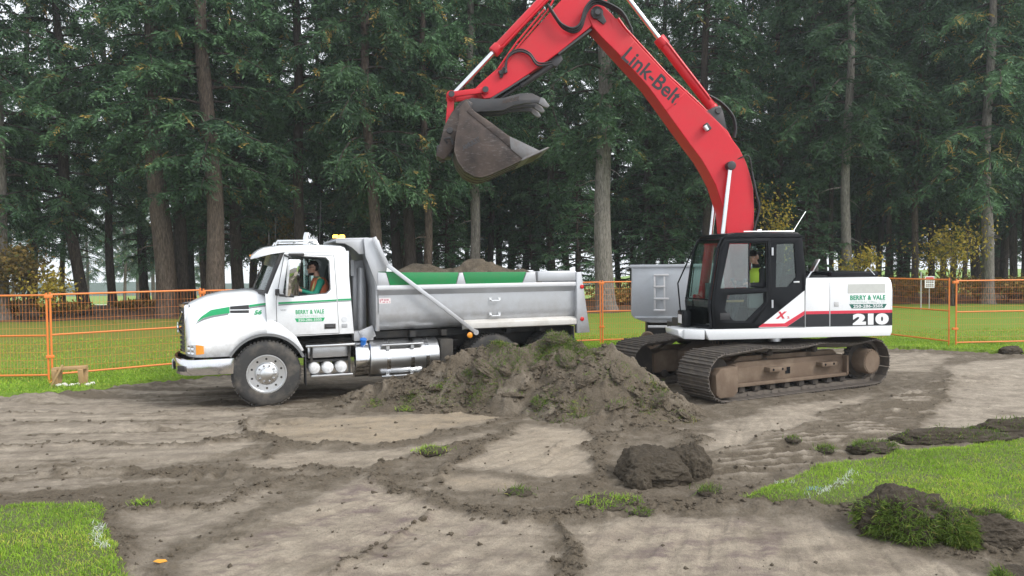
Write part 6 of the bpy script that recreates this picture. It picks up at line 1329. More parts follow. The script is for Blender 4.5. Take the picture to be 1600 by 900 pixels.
b = B(); b.cyl((4.84, 0, 5.48), (4.30, 0, 5.83), .04, n=16); b.cyl((4.42, 0, 5.75), (3.75, 0, 6.19), .065, n=18); b.prism([(3.86, 6.22), (3.66, 6.36), (3.60, 6.24), (3.72, 6.10), (3.80, 6.12)], -.07, .07, 'y', .01); b.out('thumb_cylinder', M_THUMB, TH)
# --- hoses
def hose(pts, r, par=ARM, nm='hose'):
    P = [Vector(p) for p in pts]; Q = []
    for i in range(len(P) - 1):
        p0, p1, p2, p3 = P[max(i - 1, 0)], P[i], P[i + 1], P[min(i + 2, len(P) - 1)]
        for k in range(6):
            t = k / 6; Q.append(.5 * ((2 * p1) + (-p0 + p2) * t + (2 * p0 - 5 * p1 + 4 * p2 - p3) * t * t + (-p0 + 3 * p1 - 3 * p2 + p3) * t ** 3))
    Q.append(P[-1]); b = B(); b.tube(Q, r, 8); b.out(nm, M_HOSE, par, 60)
H1 = [(3.889, 7.12), (3.746, 6.90), (3.627, 6.76), (3.434, 6.69), (3.288, 6.78), (3.19, 7.06), (3.04, 7.22), (2.85, 7.20), (2.50, 7.02), (2.31, 6.70)]
for k in range(3): hose([(x + .018 * k, .26 + .035 * k, z + .028 * k) for x, z in H1], .022)
hose([(x, .24, z) for x, z in ((4.73, 5.93), (4.67, 6.20), (4.47, 6.325), (4.27, 6.27), (4.11, 6.08), (3.83, 6.11))], .02); hose([(x, .22, z + .03) for x, z in ((4.70, 5.95), (4.66, 6.22), (4.46, 6.34), (4.26, 6.28), (4.10, 6.10), (3.85, 6.12))], .016)
b = B(); b.tube([(4.78, .21, 6.0), (4.45, .21, 6.46), (3.92, .21, 7.08), (3.8, .21, 7.3)], .018, 8); b.tube([(4.84, .20, 6.02), (4.5, .20, 6.50), (3.97, .20, 7.12)], .018, 8); b.out('hard_line', M_ERED, ARM)
b = B(); b.box((4.76, .22, 5.95), (.16, .07, .08), Matrix.Rotation(R_(20), 3, 'Y'), .01); b.cyl((4.80, .2, 5.85), (4.74, .27, 6.02), .03, n=10); b.out('valve', M_THUMB, ARM)
b = B()
for dy in (.05, .12, -.1): b.tube([(2.55, dy, 7.02), (2.40, dy, 6.82), (1.60, dy, 5.98), (1.0, dy, 5.46), (.42, dy, 4.90), (.12, dy, 4.36), (-.04, dy, 3.82), (-.06, dy, 3.1)], .022, 8)
b.out('hard_line', M_ERED, BOOM)
for k in range(2): hose([(x, .02 + .06 * k, z) for x, z in ((.75, 5.60), (.50, 5.46), (.28, 5.22), (.22, 4.98), (.25, 4.80))], .022, BOOM)
hose([(-.02, .27, 4.1), (-.10, .28, 3.7), (-.16, .28, 3.4), (-.06, .27, 3.0), (.05, .3, 2.4)], .022, BOOM); hose([(.36, .20, 4.3), (.06, .27, 4.42), (-.02, .27, 4.1)], .012, BOOM)
# ================================================================== GREY STEEL BOX behind the excavator
def grey_box():
    x, y = 3.05, 17.3
    t = thing('steel_box', 'grey steel box body with a small ladder, behind the excavator cab front', 'steel box', (x, y, 0), R_(-9))
    m = paint('box_body_grey', (.46, .49, .52), .45, .3, .25, (.30, .28, .26), 2.2, bmp=.15)
    b = B(); b.prism([(-.26, 1.18), (-.24, 2.30), (-.20, 2.33), (2.6, 2.36), (2.6, .98), (.20, .98), (.0, 1.02), (-.20, 1.10)], 0, 1.9, 'y', .025); b.out('body', m, t)
    b = B(); b.bx(-.28, 2.62, -.03, 0, 2.27, 2.345, .01); b.bx(-.18, 2.6, -.025, 0, 1.08, 1.13, .008); b.out('rim', m, t)
    ml = paint('ladder_grey', (.58, .59, .6), .45, .3, .2)
    la = bpy.data.objects.new('ladder', None); COL.objects.link(la); la.parent = t
    for xx in (.28, .50): 
        q = B(); q.bx(xx - .02, xx + .02, -.14, -.10, 1.27, 2.12, .006); q.out('stile', ml, la)
    for z in (1.28, 1.55, 1.83, 2.10):
        q = B(); q.bx(.26, .60 if z in (1.55, 2.10) else .52, -.15, -.09, z - .02, z + .025, .006); q.bx(.27, .31, -.12, 0, z - .015, z + .015); q.bx(.47, .51, -.12, 0, z - .015, z + .015); q.out('rung', ml, la)
    md_ = M_DARKMUD
    b = B(); b.bx(.1, 2.5, .2, 1.7, .55, 1.0, .03); b.out('under_frame', M_FRAME, t)
    for yy in (.12, 1.55):
        b = B(); b.lathe((1.7, yy, .45), (0, 1, 0), [(0, 0), (.24, .02), (.30, 0), (.43, .02), (.45, .08), (.45, .2), (.43, .25), (0, .25)], 36); b.out('wheel', M_TYRE, t)
    for i, (dx, mat) in enumerate(((0, M_MUD), (.22, M_DARKMUD))):
        b = B(); b.prism([(.95 + dx, .90), (.80 + dx, .98), (-.02 + dx, .40), (.10 + dx, .30)], -.35 - .12 * i, -.28 - .12 * i, 'y', .012); b.out('slotted_ramp', mat, t)
        b = B()
        for k in (.3, .62): b.box((.02 + dx + .82 * k, -.355 - .12 * i, .37 + .57 * k), (.17, .006, .05), Matrix.Rotation(-.61, 3, 'Y'))
        b.out('ramp_slot', M_EBLACK, t)
    b = B(); b.cyl((.12, -.3, .62), (.12, .1, .62), .16, n=20, bev=.02); b.out('roller', M_MUD, t)
    b = B(); b.bx(.12, .62, -.42, -.28, .90, .945, .006); b.out('tread_plate', ml, t)
    b = B(); b.bx(-.22, .22, -.42, -.28, .52, .56, .006); b.out('tread_plate', ml, t)
grey_box()

# ================================================================== PEOPLE
M_SKIN = flat('skin', (.50, .28, .20), .55)
def body(name, label, root, parts, mats, region, voxel=.014):
    """parts: list of (p0, r0, p1, r1) capsules and ('e', centre, radii) blobs, fused into one continuous surface"""
    b = B()
    for p in parts:
        if p[0] == 'e': b.sphere(p[1], p[2], 16, 12)
        else:
            p0, r0, p1, r1 = p; b.sphere(p0, r0, 14, 10); b.sphere(p1, r1, 14, 10); b.cyl(p0, p1, r0, r1, 14)
    m = bpy.data.meshes.new('tmp'); b.bm.to_mesh(m); b.bm.free(); o = bpy.data.objects.new('tmp', m); COL.objects.link(o)
    r = o.modifiers.new('r', 'REMESH'); r.mode = 'VOXEL'; r.voxel_size = voxel; r.use_smooth_shade = True
    sm = o.modifiers.new('s', 'SMOOTH'); sm.iterations = 4; sm.factor = .5
    dg = bpy.context.evaluated_depsgraph_get(); mm = bpy.data.meshes.new_from_object(o.evaluated_get(dg)); bpy.data.objects.remove(o); mm.name = name
    for x in mats: mm.materials.append(x)
    for p in mm.polygons: p.material_index = region(p.center)
    mm.shade_smooth(); ob = bpy.data.objects.new(name, mm); COL.objects.link(ob); ob.location = root.location; ob.rotation_euler = root.rotation_euler
    tag(ob, label, 'person'); return ob
def hand(parts, w, d, up, side, grip=.0):
    """palm and five bent fingers from wrist w, pointing along d; they curl towards -up"""
    w, d, up, side = Vector(w), Vector(d).normalized(), Vector(up).normalized(), Vector(side).normalized()
    parts.append((w, .026, w + d * .08, .034))
    for k, (o, l) in enumerate(((-.03, .062), (-.01, .072), (.01, .068), (.03, .055))):
        a = w + d * .085 + side * o; c = a + d * l * .55 - up * l * .25; e = c + d * l * .1 - up * l * .5; parts.append((a, .0105, c, .0095)); parts.append((c, .0095, e, .008))
    a = w + d * .03 - side * .035; c = a + d * .035 - side * .02 - up * .02; parts.append((a, .013, c, .011)); parts.append((c, .011, c + d * .03 - up * .015, .009))
def head(parts, c, f):
    """skull, jaw, nose, ears, brow, around centre c facing f"""
    c = Vector(c); f = Vector(f).normalized(); s = Vector((0, 0, 1)).cross(f); z = Vector((0, 0, 1))
    parts += [('e', c + z * .02, (.092, .082, .105)), ('e', c + f * .03 - z * .055, (.062, .058, .062)), (c + f * .088 + z * .005, .012, c + f * .108 - z * .028, .016), (c + f * .085 - z * .062 - s * .02, .011, c + f * .085 - z * .062 + s * .02, .011),
              (c + f * .078 + z * .03 - s * .03, .014, c + f * .078 + z * .03 + s * .03, .014), ('e', c + s * .083 - z * .01, (.022, .014, .033)), ('e', c - s * .083 - z * .01, (.022, .014, .033)), ('e', c + f * .07 - z * .095, (.03, .03, .022))]
def head_extras(ob, c, f, hair, cap, beard=None, glasses=False):
    c = Vector(c); f = Vector(f).normalized(); s = Vector((0, 0, 1)).cross(f); R3 = Matrix((f, s, Vector((0, 0, 1)))).transposed()
    def shell(name, rad, off, keep, mat):
        b = B(); b.sphere((0, 0, 0), rad, 28, 18); bmesh.ops.delete(b.bm, geom=[v for v in b.bm.verts if not keep(v.co)], context='VERTS')
        for v in b.bm.verts: v.co = c + Vector(off) + R3 @ v.co
        o = b.out(name, mat, ob, 60); mdl = o.modifiers.new('s', 'SOLIDIFY'); mdl.thickness = .006; return o
    shell('hair', (.099, .089, .112), (0, 0, .018), lambda v: v.x < -.01 and v.z > -.075 and v.z < .06 or v.x < .02 and .01 < v.z < .06, hair)
    shell('cap', (.102, .093, .112), (0, 0, .026), lambda v: v.z > .028, cap)
    b = B(); n = 12; pts = [(.085 + .075 * math.sin(a), .082 * math.cos(a)) for a in np.linspace(0, PI, n)]
    b.prism([(.06, .085)] + pts + [(.06, -.085)], .045, .054, 'z', .002)
    for v in b.bm.verts: v.co = c + Vector((0, 0, .006)) + R3 @ Vector((v.co.x, v.co.y, v.co.z - .12 * max(0, v.co.x - .08)))
    b.out('cap_brim', cap, ob, 40)
    if beard: shell('beard', (.080, .071, .078), f * .028 - Vector((0, 0, .062)), lambda v: v.x > -.035 and v.z < -.022 and not (v.x > .05 and v.z > -.035 and abs(v.y) < .03), beard)
    if glasses:
        b = B()
        for k in (-1, 1): b.lathe(c + f * .098 + s * k * .033 + Vector((0, 0, .012)), f, [(.021, 0), (.026, 0), (.026, .006), (.021, .006)], 16); b.tube([c + f * .098 + s * k * .058 + Vector((0, 0, .015)), c + f * .01 + s * k * .09 + Vector((0, 0, .015))], .004, 5)
        b.tube([c + f * .102 - s * .01 + Vector((0, 0, .014)), c + f * .102 + s * .01 + Vector((0, 0, .014))], .004, 5); b.out('glasses', M_EBLACK, ob)
    b = B(); e = B()
    for k in (-1, 1): b.sphere(c + f * .083 + s * k * .031 + Vector((0, 0, .014)), (.012, .012, .010), 10, 8); e.sphere(c + f * .092 + s * k * .031 + Vector((0, 0, .014)), .005, 8, 6)
    eye = b.out('eyes', flat('eye_white' + ob.name, (.75, .73, .7), .3), ob); e.out('pupils', M_EBLACK, eye)
def vest(ob, rings, mat, strips, smat):
    b = B(); b.loft([[Vector(p) for p in r] for r in rings], True, False); v = b.out('vest', mat, ob, 60); m_ = v.modifiers.new('s', 'SOLIDIFY'); m_.thickness = .008; m_.offset = 1
    for st in strips:
        b = B(); P = [Vector(p) for p in st]; d0 = [(P[min(i + 1, len(P) - 1)] - P[max(i - 1, 0)]).normalized() for i in range(len(P))]
        b.tube(P, .022, 6); 
        b.out('reflective_strip', smat, v, 60)
def torso_rings(x0, y, z0, z1, lean, rx, ry):
    out = []
    for k in range(7):
        t = k / 6; z = z0 + (z1 - z0) * t; cx = x0 + lean * t; a = [1.0, 1.0, 1.02, 1.04, 1.04, .94, .62][k]
        out.append([(cx + rx * a * math.cos(q), y + ry * a * math.sin(q) * (1 if k < 6 else .9), z) for q in np.arange(20) * 2 * PI / 20])
    return out
# driver: seated at the wheel, looking ahead along the truck, left arm along the open window
M_SHIRT = flat('green_shirt', (.01, .20, .13), .8); M_JEANS = flat('dark_jeans', (.03, .035, .05), .9); M_ORANGEVEST = flat('orange_vest', (.62, .17, .08), .75); M_YSTRIP = flat('lime_strip', (.62, .66, .25), .5); M_DARKHAIR = flat('dark_hair', (.022, .017, .014), .8)
hc = (-.86, .62, 2.36); hf = (1, .12, -.02); P_ = []
head(P_, hc, hf)
P_ += [((-.90, .62, 2.27), .055, (-.93, .62, 2.17), .065), ('e', (-.96, .62, 1.98), (.135, .20, .20)), ('e', (-.98, .62, 1.80), (.14, .18, .15)), ((-.97, .43, 2.10), .075, (-.97, .81, 2.10), .075),
       ((-.96, .83, 2.09), .066, (-.86, .90, 1.88), .052), ((-.86, .90, 1.88), .05, (-.60, .80, 1.96), .035), ((-.96, .41, 2.09), .066, (-.84, .36, 1.86), .052), ((-.84, .36, 1.86), .05, (-.57, .40, 2.02), .035),
       ((-.98, .52, 1.76), .095, (-.56, .50, 1.80), .07), ((-.98, .72, 1.76), .095, (-.56, .74, 1.80), .07), ((-.56, .50, 1.80), .066, (-.45, .50, 1.42), .045), ((-.56, .74, 1.80), .066, (-.45, .74, 1.42), .045), ((-.47, .50, 1.37), .045, (-.32, .50, 1.35), .035), ((-.47, .74, 1.37), .045, (-.32, .74, 1.35), .035)]
hand(P_, (-.60, .80, 1.96), (.8, -.45, .35), (0, .3, 1), (.3, .8, 0)); hand(P_, (-.57, .40, 2.02), (.8, .2, .35), (0, -.3, 1), (.2, -.9, 0))
def reg(c): return 0 if (c.z > 2.20 and abs(c.y - .62) < .13) or (c.x > -.63 and c.z > 1.9) else (2 if c.z < 1.80 and not (abs(c.y - .62) > .2) else 1)
DV = body('person', 'truck driver in green shirt, orange vest, cap and glasses at the wheel', TR, P_, [M_SKIN, M_SHIRT, M_JEANS], reg)
head_extras(DV, hc, hf, M_DARKHAIR, flat('black_cap', (.012, .012, .013), .8), M_DARKHAIR, True)
vest(DV, torso_rings(-.985, .62, 1.72, 2.18, .03, .155, .215), M_ORANGEVEST, [[(-.985 + .165 * math.cos(a), .62 + .225 * math.sin(a), 1.86) for a in np.linspace(-1.6, 1.9, 16)], [(-.85, .79, 1.76), (-.82, .77, 1.95), (-.87, .76, 2.1), (-.95, .74, 2.18), (-1.04, .74, 2.12)], [(-.85, .45, 1.76), (-.82, .47, 1.95), (-.87, .48, 2.1), (-.95, .50, 2.18)]], M_YSTRIP)
# operator: in the excavator seat, turned a little to the camera
M_JACKET = flat('black_jacket', (.014, .015, .018), .8); M_LIMEVEST = flat('lime_vest', (.50, .68, .06), .7); M_GREYSTRIP = flat('silver_strip', (.62, .64, .60), .4)
oc = (.19, .80, 2.47); of = (.55, .8, -.12); P_ = []
head(P_, oc, of)
P_ += [((.16, .78, 2.38), .055, (.12, .77, 2.28), .07), ('e', (.07, .76, 2.08), (.14, .21, .21)), ('e', (.05, .76, 1.86), (.15, .19, .18)), ((.07, .56, 2.20), .08, (.07, .96, 2.20), .08),
       ((.08, .98, 2.19), .075, (.14, 1.07, 1.96), .062), ((.14, 1.07, 1.96), .06, (.38, 1.06, 1.97), .042), ((.08, .54, 2.19), .075, (.12, .46, 1.96), .06), ((.12, .46, 1.96), .058, (.38, .45, 2.0), .042),
       ((.06, .66, 1.76), .10, (.50, .64, 1.78), .075), ((.06, .88, 1.76), .10, (.50, .90, 1.78), .075), ((.50, .64, 1.78), .07, (.62, .64, 1.36), .05), ((.50, .90, 1.78), .07, (.62, .90, 1.36), .05), ((.6, .64, 1.30), .05, (.76, .64, 1.28), .04), ((.6, .90, 1.30), .05, (.76, .90, 1.28), .04)]
hand(P_, (.38, 1.06, 1.97), (1, .1, .35), (0, 0, 1), (0, 1, 0)); hand(P_, (.38, .45, 2.0), (1, -.1, .3), (0, 0, 1), (0, -1, 0))
def reg2(c): return 0 if (c.z > 2.35 and (Vector(c) - Vector(oc)).length < .17) or (c.x > .39 and c.z > 1.93) else (2 if c.z < 1.80 else 1)
OP = body('person', 'excavator operator in black cap and lime vest turning to the window', EX, P_, [M_SKIN, M_JACKET, M_JEANS], reg2)
head_extras(OP, oc, of, M_DARKHAIR, flat('operator_cap', (.01, .01, .011), .7))
vest(OP, torso_rings(.06, .76, 1.74, 2.27, .02, .165, .225), M_LIMEVEST, [[(.065 + .175 * math.cos(a), .76 + .235 * math.sin(a), 1.93) for a in np.linspace(-1.4, 2.6, 16)], [(.18, .90, 1.78), (.21, .88, 2.0), (.17, .87, 2.18), (.08, .87, 2.27)], [(.18, .62, 1.78), (.21, .64, 2.0), (.17, .65, 2.18), (.08, .66, 2.27)]], M_GREYSTRIP)

# ================================================================== SOIL MOUND, CLODS, TUFTS
def mound():
    xs = np.arange(-3.75, 3.45, .026); ys = np.arange(9.4, 14.1, .026); Y, X = np.meshgrid(ys, xs, indexing='ij')
    wx = X + .16 * fbm(X * 1.8, Y * 1.8, 201, 3); wy = Y + .22 * fbm(X * 1.5 + 9, Y * 1.5, 203, 3)
    hx = [-3.5, -3.2, -2.6, -1.75, -1.07, -.64, -.21, .32, .75, 1.1, 1.5, 1.8, 2.1, 2.6, 3.0, 3.2]; hh = [0, .05, .27, .52, .80, .95, 1.0, 1.06, 1.15, 1.08, .98, .90, .66, .38, .05, 0]
    yr = np.interp(wx, [-3.3, -1.5, 0, 1, 2, 3], [12.75, 12.85, 12.75, 12.55, 12.1, 11.6]); yf = np.interp(wx, [-3.4, -2, -1, 0, .6, 1.2, 1.7, 2.4, 3.1], [12.25, 12.0, 11.8, 11.5, 11.2, 10.8, 10.6, 10.8, 11.2])
    h = np.interp(wx, hx, hh)
    f = np.clip((wy - yf) / (yr - yf), 0, 1); bk = np.clip(1 - (wy - yr) / np.where(wx > 1.2, .9, 1.15), 0, 1)
    prof = np.where(wy < yr, f ** 1.05 * (1.12 - .12 * f), bk ** 1.1)
    base = h * prof; e = sstep(0, .25, base)
    Z = base + e * (.13 * fbm(X * 1.7, Y * 1.7, 205, 4) + .13 * billow(X * 2.6, Y * 2.6, 207, 4) * sstep(.1, .5, base) - .05 + .13 * np.maximum(0, fbm(X * 5.5, Y * 5.5, 209, 5, .6)) ** 1.2 + .05 * fbm(X * 13, Y * 13, 211, 4, .6))
    # slumped slabs of sod: steps in the slope
    st = fbm(X * 1.1 + 5, Y * 1.1, 213, 3); Z += e * .09 * (sstep(.05, .12, st) - .5) * sstep(.15, .5, base)
    Z = np.where(base > 1e-3, Z, -.08) + ground_z(X, Y) * .6 - .015 * (1 - e)
    Xd = X + e * .05 * fbm(X * 6, Y * 6, 215, 2); Yd = Y - e * .07 * fbm(X * 5, Y * 5, 217, 3)
    l = .03 + .16 * sstep(.0, .5, fbm(X * 2.2, Y * 2.2, 219, 4)); at_ = np.stack([l, l * 0, l * 0, l * 0 + 1], -1).reshape(-1, 4)
    o = link('soil_mound', npmesh('soil_mound', np.stack([Xd, Yd, Z], -1).reshape(-1, 3), gridfaces(*X.shape), {'soil': at_}), M_SOIL, None, 180)
    tag(o, 'large long mound of brown soil and torn sod in front of the truck', 'soil mound')
    mound.surf = (xs, ys, Xd, Yd, Z, base)
    # torn grass hanging in it
    rng = np.random.default_rng(77); V, F, A = [], [], []; n0 = 0
    spots = [(.62, 12.5, .30, 1.), (.95, 12.45, .25, 1.), (-.22, 12.75, .22, 1.), (.0, 12.35, .28, .4), (-.35, 12.15, .22, .5), (-.6, 12.1, .2, .5), (-1.65, 12.2, .16, .8), (-2.3, 12.35, .14, .7), (.55, 11.5, .2, .5), (1.0, 11.2, .2, .6), (.6, 10.95, .16, .8), (2.0, 11.2, .3, .15), (2.6, 11.1, .25, .2), (1.6, 11.7, .3, .15), (1.2, 12.2, .3, .45), (-1.1, 12.2, .25, .35), (2.3, 11.7, .22, .35)]
    for x, y, r, dn in spots:
        n = int(900 * dn * (r / .25) ** 2); px = x + r * rng.normal(size=n) * .55; py = y + r * rng.normal(size=n) * .5
        i = np.clip(((py - ys[0]) / .026).astype(int), 0, len(ys) - 1); j = np.clip(((px - xs[0]) / .026).astype(int), 0, len(xs) - 1)
        N = np.stack([.3 * rng.normal(size=n), -.7 + .3 * rng.normal(size=n), .7 + 0 * px], 1)
        v, f_, a = blades(np.stack([Xd[i, j], Yd[i, j], Z[i, j] - .005], 1), N, .075, .004, rng, 1.1, .3); V.append(v); F.append(f_ + n0); A.append(a); n0 += len(v)
    tag(link('sod_grass', npmesh('sod_grass', np.concatenate(V), np.concatenate(F), {'v': np.concatenate(A)}), M_DARKGRASS, None, 0), 'torn grass sticking out of the soil mound', 'grass', kind='stuff')
mound()
def fbm3(p, f, seed, o=3, g=.5):
    return .58 * (fbm(p[:, 0] * f + 3.1, p[:, 1] * f, seed, o, g) + fbm(p[:, 1] * f - 7.7, p[:, 2] * f, seed + 11, o, g) + fbm(p[:, 2] * f + 1.9, p[:, 0] * f, seed + 23, o, g))
def clod(name, label, c, r, seed, cat='soil clod', group=None, grass=0, gdir=(0, -1, .4), sub=5, rough=1., mat=None, blade=.06):
    t = bmesh.new(); bmesh.ops.create_icosphere(t, subdivisions=sub, radius=1); co = np.array([v.co[:] for v in t.verts])
    n1 = fbm3(co, 1.3, seed, 3); n2 = np.abs(fbm3(co, 2.6, seed + 1, 3)); n3 = fbm3(co, 6, seed + 2, 3, .6); n4 = fbm3(co, 15, seed + 4, 3, .6)
    k = 1 + rough * (.34 * n1 - .22 * n2 + .05 + .16 * np.maximum(0, n3) + .09 * n4); p = co * k[:, None] * np.array(r); lo = -.25 * r[2]; p[:, 2] = np.where(p[:, 2] < lo, lo - .1 * (lo - p[:, 2]), p[:, 2])
    for v, q in zip(t.verts, p): v.co = q
    m = bpy.data.meshes.new(name); t.normal_update(); nr = np.array([v.normal[:] for v in t.verts]); t.to_mesh(m); t.free()
    a = m.attributes.new('soil', 'FLOAT_COLOR', 'POINT'); a.data.foreach_set('color', np.tile([.03, 0, 0, 1.], len(p)).astype(np.float32))
    z0 = float(ground_z(np.array([c[0]]), np.array([c[1]]))[0])
    o = link(name, m, mat or M_CLOD, None, 180, loc=(c[0], c[1], z0 + .2 * r[2] + (c[2] if len(c) > 2 else 0))); tag(o, label, cat, group)
    if grass:
        rng = np.random.default_rng(seed); g = np.array(gdir) / np.linalg.norm(gdir); w = np.clip(nr @ g, 0, 1) ** 1.5 * (fbm(p[:, 0] * 4, p[:, 2] * 4 + p[:, 1] * 4, seed + 5, 3) > -.1); w = w * (p[:, 2] > lo); i = rng.choice(len(p), grass, p=w / w.sum())
        v, f, at_ = blades(p[i] + rng.normal(size=(grass, 3)) * .012, nr[i] + np.array([0, 0, .3]), blade, .0035, rng, .9, .25); link('grass', npmesh('grass', v, f, {'v': at_}), M_DARKGRASS, o, 0, kind='stuff')
    return o
clod('soil_clod', 'big rounded lump of dark soil lying right of the pale clay patch', (1.52, 8.15), (.43, .38, .27), 303, rough=.7, sub=6)
clod('soil_clod', 'rough dark lump leaning against the big rounded one', (1.97, 8.3), (.26, .27, .29), 319, rough=.75, sub=6)
clod('soil_clod', 'small soil lump in front of the big rounded one', (1.33, 7.82), (.14, .13, .13), 323)
clod('sod_chunk', 'large overturned grassy sod chunk at lower right on the turf edge', (3.42, 6.42), (.36, .30, .26), 333, 'sod', grass=2300, gdir=(-.7, -1, -.3), sub=6, rough=.9, blade=.07)
clod('sod_chunk', 'low grassy sod tail right of the large sod chunk', (3.92, 6.22), (.40, .24, .18), 338, 'sod', grass=2600, gdir=(.3, -1, -.1), sub=6, blade=.07)
def mound_sods():
    xs, ys, Xd, Yd, Z, base = mound.surf; mo = bpy.data.objects['soil_mound']
    for k, (x, y, r) in enumerate(((-.45, 12.25, .24), (-.1, 12.3, .22), (-.75, 12.35, .2), (.5, 12.3, .22), (.9, 12.2, .26), (1.25, 12.1, .2), (1.7, 11.8, .24), (1.1, 11.6, .2), (.45, 11.6, .17), (2.2, 11.3, .22), (1.55, 11.2, .18), (-1.3, 12.3, .16), (.0, 11.85, .16), (2.6, 11.15, .18), (.75, 12.55, .19), (1.9, 11.5, .16))):
        i = int((y - ys[0]) / .026); j = int((x - xs[0]) / .026); o = clod('sod_clump', 'x', (x, y), (r * 1.1, r * .75, r * .5), 500 + k * 7, sub=5, mat=M_SOIL, grass=(300 if k % 3 else 80) if x < 1 else 60, gdir=(0, -.6, .8), rough=.85)
        for q in ('label', 'category'): del o[q]
        o.location.z = float(Z[i, j]) - .06; o.rotation_euler = (.5 * math.sin(k * 2.3), .6 * math.cos(k * 1.7), k * 1.3); o.parent = mo
mound_sods()
clod('sod_chunk', 'small flat sod lump at the bottom right corner', (3.78, 5.45), (.22, .14, .07), 341, 'sod', grass=260, gdir=(0, -.5, 1))
clod('sod_chunk', 'long dark sod roll along the far edge of the right turf', (5.75, 9.55), (.75, .22, .14), 347, 'sod', grass=500, gdir=(0, -.3, 1))
clod('sod_chunk', 'dark sod roll at the right edge behind the turf', (6.9, 9.95), (.7, .25, .2), 349, 'sod', grass=500, gdir=(0, -.3, 1))
clod('sod_chunk', 'low torn sod ridge at the near tip of the right turf', (4.4, 9.05), (.3, .15, .09), 351, 'sod', grass=500, gdir=(0, -.3, 1))
clod('soil_clod', 'dark soil heap on the far dirt edge by the right fence', (12.35, 18.3), (.3, .2, .17), 353)
def lumps(name, label, P, sz, seed, mat):
    """many irregular crumbling lumps of soil, too many to count: one object"""
    t = bmesh.new(); bmesh.ops.create_icosphere(t, subdivisions=1 if len(P) > 3000 else 2, radius=1); co = np.array([v.co[:] for v in t.verts]); fc = np.array([[v.index for v in f.verts] for f in t.faces]); t.free()
    rng = np.random.default_rng(seed); n = len(P); V = np.zeros((n, len(co), 3))
    for i in range(n):
        q = rng.normal(size=(3, 3)); q, _ = np.linalg.qr(q); k = np.clip(1 + .9 * fbm3(co + i * 3.7, 1.9, seed, 2) + .5 * rng.normal(size=len(co)) * .3, .3, 2); V[i] = ((co * k[:, None]) @ q) * (sz[i] * np.array([1, 1, .7])) + P[i]
    F = (np.arange(n)[:, None, None] * len(co) + fc[None]).reshape(-1, 3); o = link(name, npmesh(name, V.reshape(-1, 3), F, {'soil': np.tile([.03, 0, 0, 1.], (n * len(co), 1))}), mat, None, 60); tag(o, label, 'soil lumps', kind='stuff')
def mound_lumps():
    xs, ys, Xd, Yd, Z, base = mound.surf; rng = np.random.default_rng(31); n = 14000; i = rng.integers(0, len(ys), n); j = rng.integers(0, len(xs), n)
    x, y = Xd[i, j], Yd[i, j]; w = (base[i, j] > .03) & (fbm(x * 1.6, y * 1.6, 231, 3) + .25 * rng.normal(size=n) > .05); i, j = i[w][:2600], j[w][:2600]; n = len(i)
    sz = .008 + .042 * rng.random(n) ** 3.5; lumps('mound_lumps', 'broken lumps of soil lying all over the long mound', np.stack([Xd[i, j], Yd[i, j], Z[i, j] + sz * .15], 1), sz, 33, M_SOIL)
    n = 90000; y = 4.2 * np.exp(rng.random(n) * math.log(14.5 / 4.2)); x = y * rng.uniform(-.85, .85, n); f = soil_fields(x, y); w = (rng.random(n) < .55 * f[3] ** 2 + .05 * (f[0] < .12)) & (polysd(x, y, GRASS_R) > .02) & (polysd(x, y, GRASS_L) > .02) & (polysd(x, y, LAWN_EDGE) > .1); x, y = x[w][:4200], y[w][:4200]; n = len(x); sz = .005 + .022 * rng.random(n) ** 3
    lumps('ridge_lumps', 'broken lumps of soil along the loose ridges on the dirt', np.stack([x, y, ground_z(x, y) + sz * .2], 1), sz, 35, M_SOIL)
mound_lumps()
def tuft(x, y, r, n, label, seed, bright=True):
    o = clod('grass_tuft', label, (x, y), (r, r * .8, r * .35), seed, 'grass tuft', sub=3)
    rng = np.random.default_rng(seed); P = np.stack([rng.normal(size=n) * r * .5, rng.normal(size=n) * r * .42, np.full(n, r * .12) + .05 * r * rng.normal(size=n)], 1)
    v, f, a = blades(P, np.tile([0, -.15, 1.], (n, 1)), .075, .004, rng, 1.2, .3); link('blades', npmesh('blades', v, f, {'v': a}), M_GRASS if bright else M_DARKGRASS, o, 0, kind='stuff')
for i, (x, y, r, n, lb, br) in enumerate(((-1.04, 9.34, .17, 420, 'bright grass tuft left of the pale clay patch', 1), (.86, 7.2, .2, 460, 'flattened yellow green tuft in front of the big soil lump', 1), (1.12, 7.35, .12, 160, 'small tuft touching the loose soil by the big lump', 1), (3.83, 9.02, .12, 220, 'lone grass tuft on the tread marks', 0),
        (-1.72, 12.05, .17, 300, 'grass tuft at the foot of the soil mound', 1), (2.0, 7.5, .13, 150, 'scrap of turf left of the right turf tip', 0), (-3.78, 7.45, .1, 120, 'small tuft near the left turf corner', 1), (.05, 7.62, .14, 120, 'sparse tuft on the dark soil ribbon', 0), (1.2, 7.0, .1, 90, 'sparse tuft right of the flattened yellow green one', 0), (3.6, 9.45, .1, 80, 'dry tuft behind the lone one on the tread marks', 0))):
    tuft(x, y, r, n, lb, 400 + i, br)
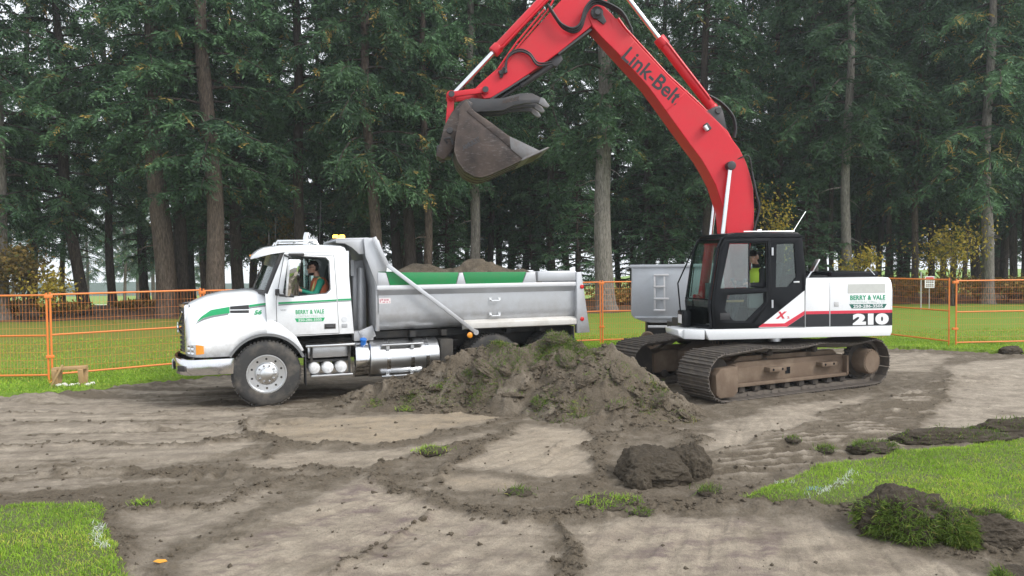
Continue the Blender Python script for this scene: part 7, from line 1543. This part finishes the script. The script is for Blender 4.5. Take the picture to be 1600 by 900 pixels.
# loose crumbs and small stones scattered over the dirt
def crumbs():
    rng = np.random.default_rng(9); n = 3000; y = 3.9 * np.exp(rng.random(n) * math.log(15 / 3.9)); x = y * rng.uniform(-.85, .85, n)
    light = soil_fields(x, y)[0]; k = (rng.random(n) < np.where(light > .4, .22, .9)) & (polysd(x, y, GRASS_R) > .05) & (polysd(x, y, GRASS_L) > .05) & (polysd(x, y, LAWN_EDGE) > .2); x, y = x[k], y[k]; n = len(x)
    z = ground_z(x, y); s = .006 + .028 * rng.random(n) ** 4; oc_ = np.array([[1, 0, 0], [0, 1, 0], [-1, 0, 0], [0, -1, 0], [0, 0, .8], [0, 0, -.8], ]); fc = np.array([[0, 1, 4], [1, 2, 4], [2, 3, 4], [3, 0, 4], [1, 0, 5], [2, 1, 5], [3, 2, 5], [0, 3, 5]])
    V = oc_[None] * s[:, None, None] * (.6 + .8 * rng.random((n, 6, 1))) + rng.normal(size=(n, 6, 3)) * s[:, None, None] * .25 + np.stack([x, y, z + s * .2], 1)[:, None]; F = (np.arange(n)[:, None, None] * 6 + fc[None]).reshape(-1, 3)
    o = link('soil_crumbs', npmesh('soil_crumbs', V.reshape(-1, 3), F, {'soil': np.tile([.02, 0, 0, 1.], (n * 6, 1))}), M_SOIL, None, 0); tag(o, 'loose crumbs of soil scattered over the dirt', 'soil crumbs', kind='stuff')
crumbs()
b = B(); b.prism([(-.05, 0), (-.02, .03), (.04, .02), (.055, -.01), (.0, -.03)], 0, .004, 'z'); lf = b.out('fallen_leaf', flat('orange_leaf', (.6, .28, .03), .7), None, 0, loc=(-2.83, 5.82, float(ground_z(np.array([-2.83]), np.array([5.82]))[0]) + .012), rot=(.15, .1, .4)); tag(lf, 'single orange leaf on the dirt at lower left', 'leaf')
# ================================================================== THE MIST
def haze():
    b = B(); b.bx(-260, 260, -55, 300, -11, 34)
    m = bpy.data.materials.new("mist"); m.use_nodes = True; t = m.node_tree; t.nodes.clear()
    o = t.nodes.new('ShaderNodeOutputMaterial'); v = t.nodes.new('ShaderNodeVolumePrincipled')
    v.inputs['Color'].default_value = (.86, .92, 1., 1); v.inputs['Density'].default_value = .0007; v.inputs['Anisotropy'].default_value = .2
    t.links.new(v.outputs[0], o.inputs['Volume'])
    h = b.out('haze', m, None, 0, kind='stuff'); h['label'] = 'thin pale mist lying between the trees'; h['category'] = 'mist'
haze()
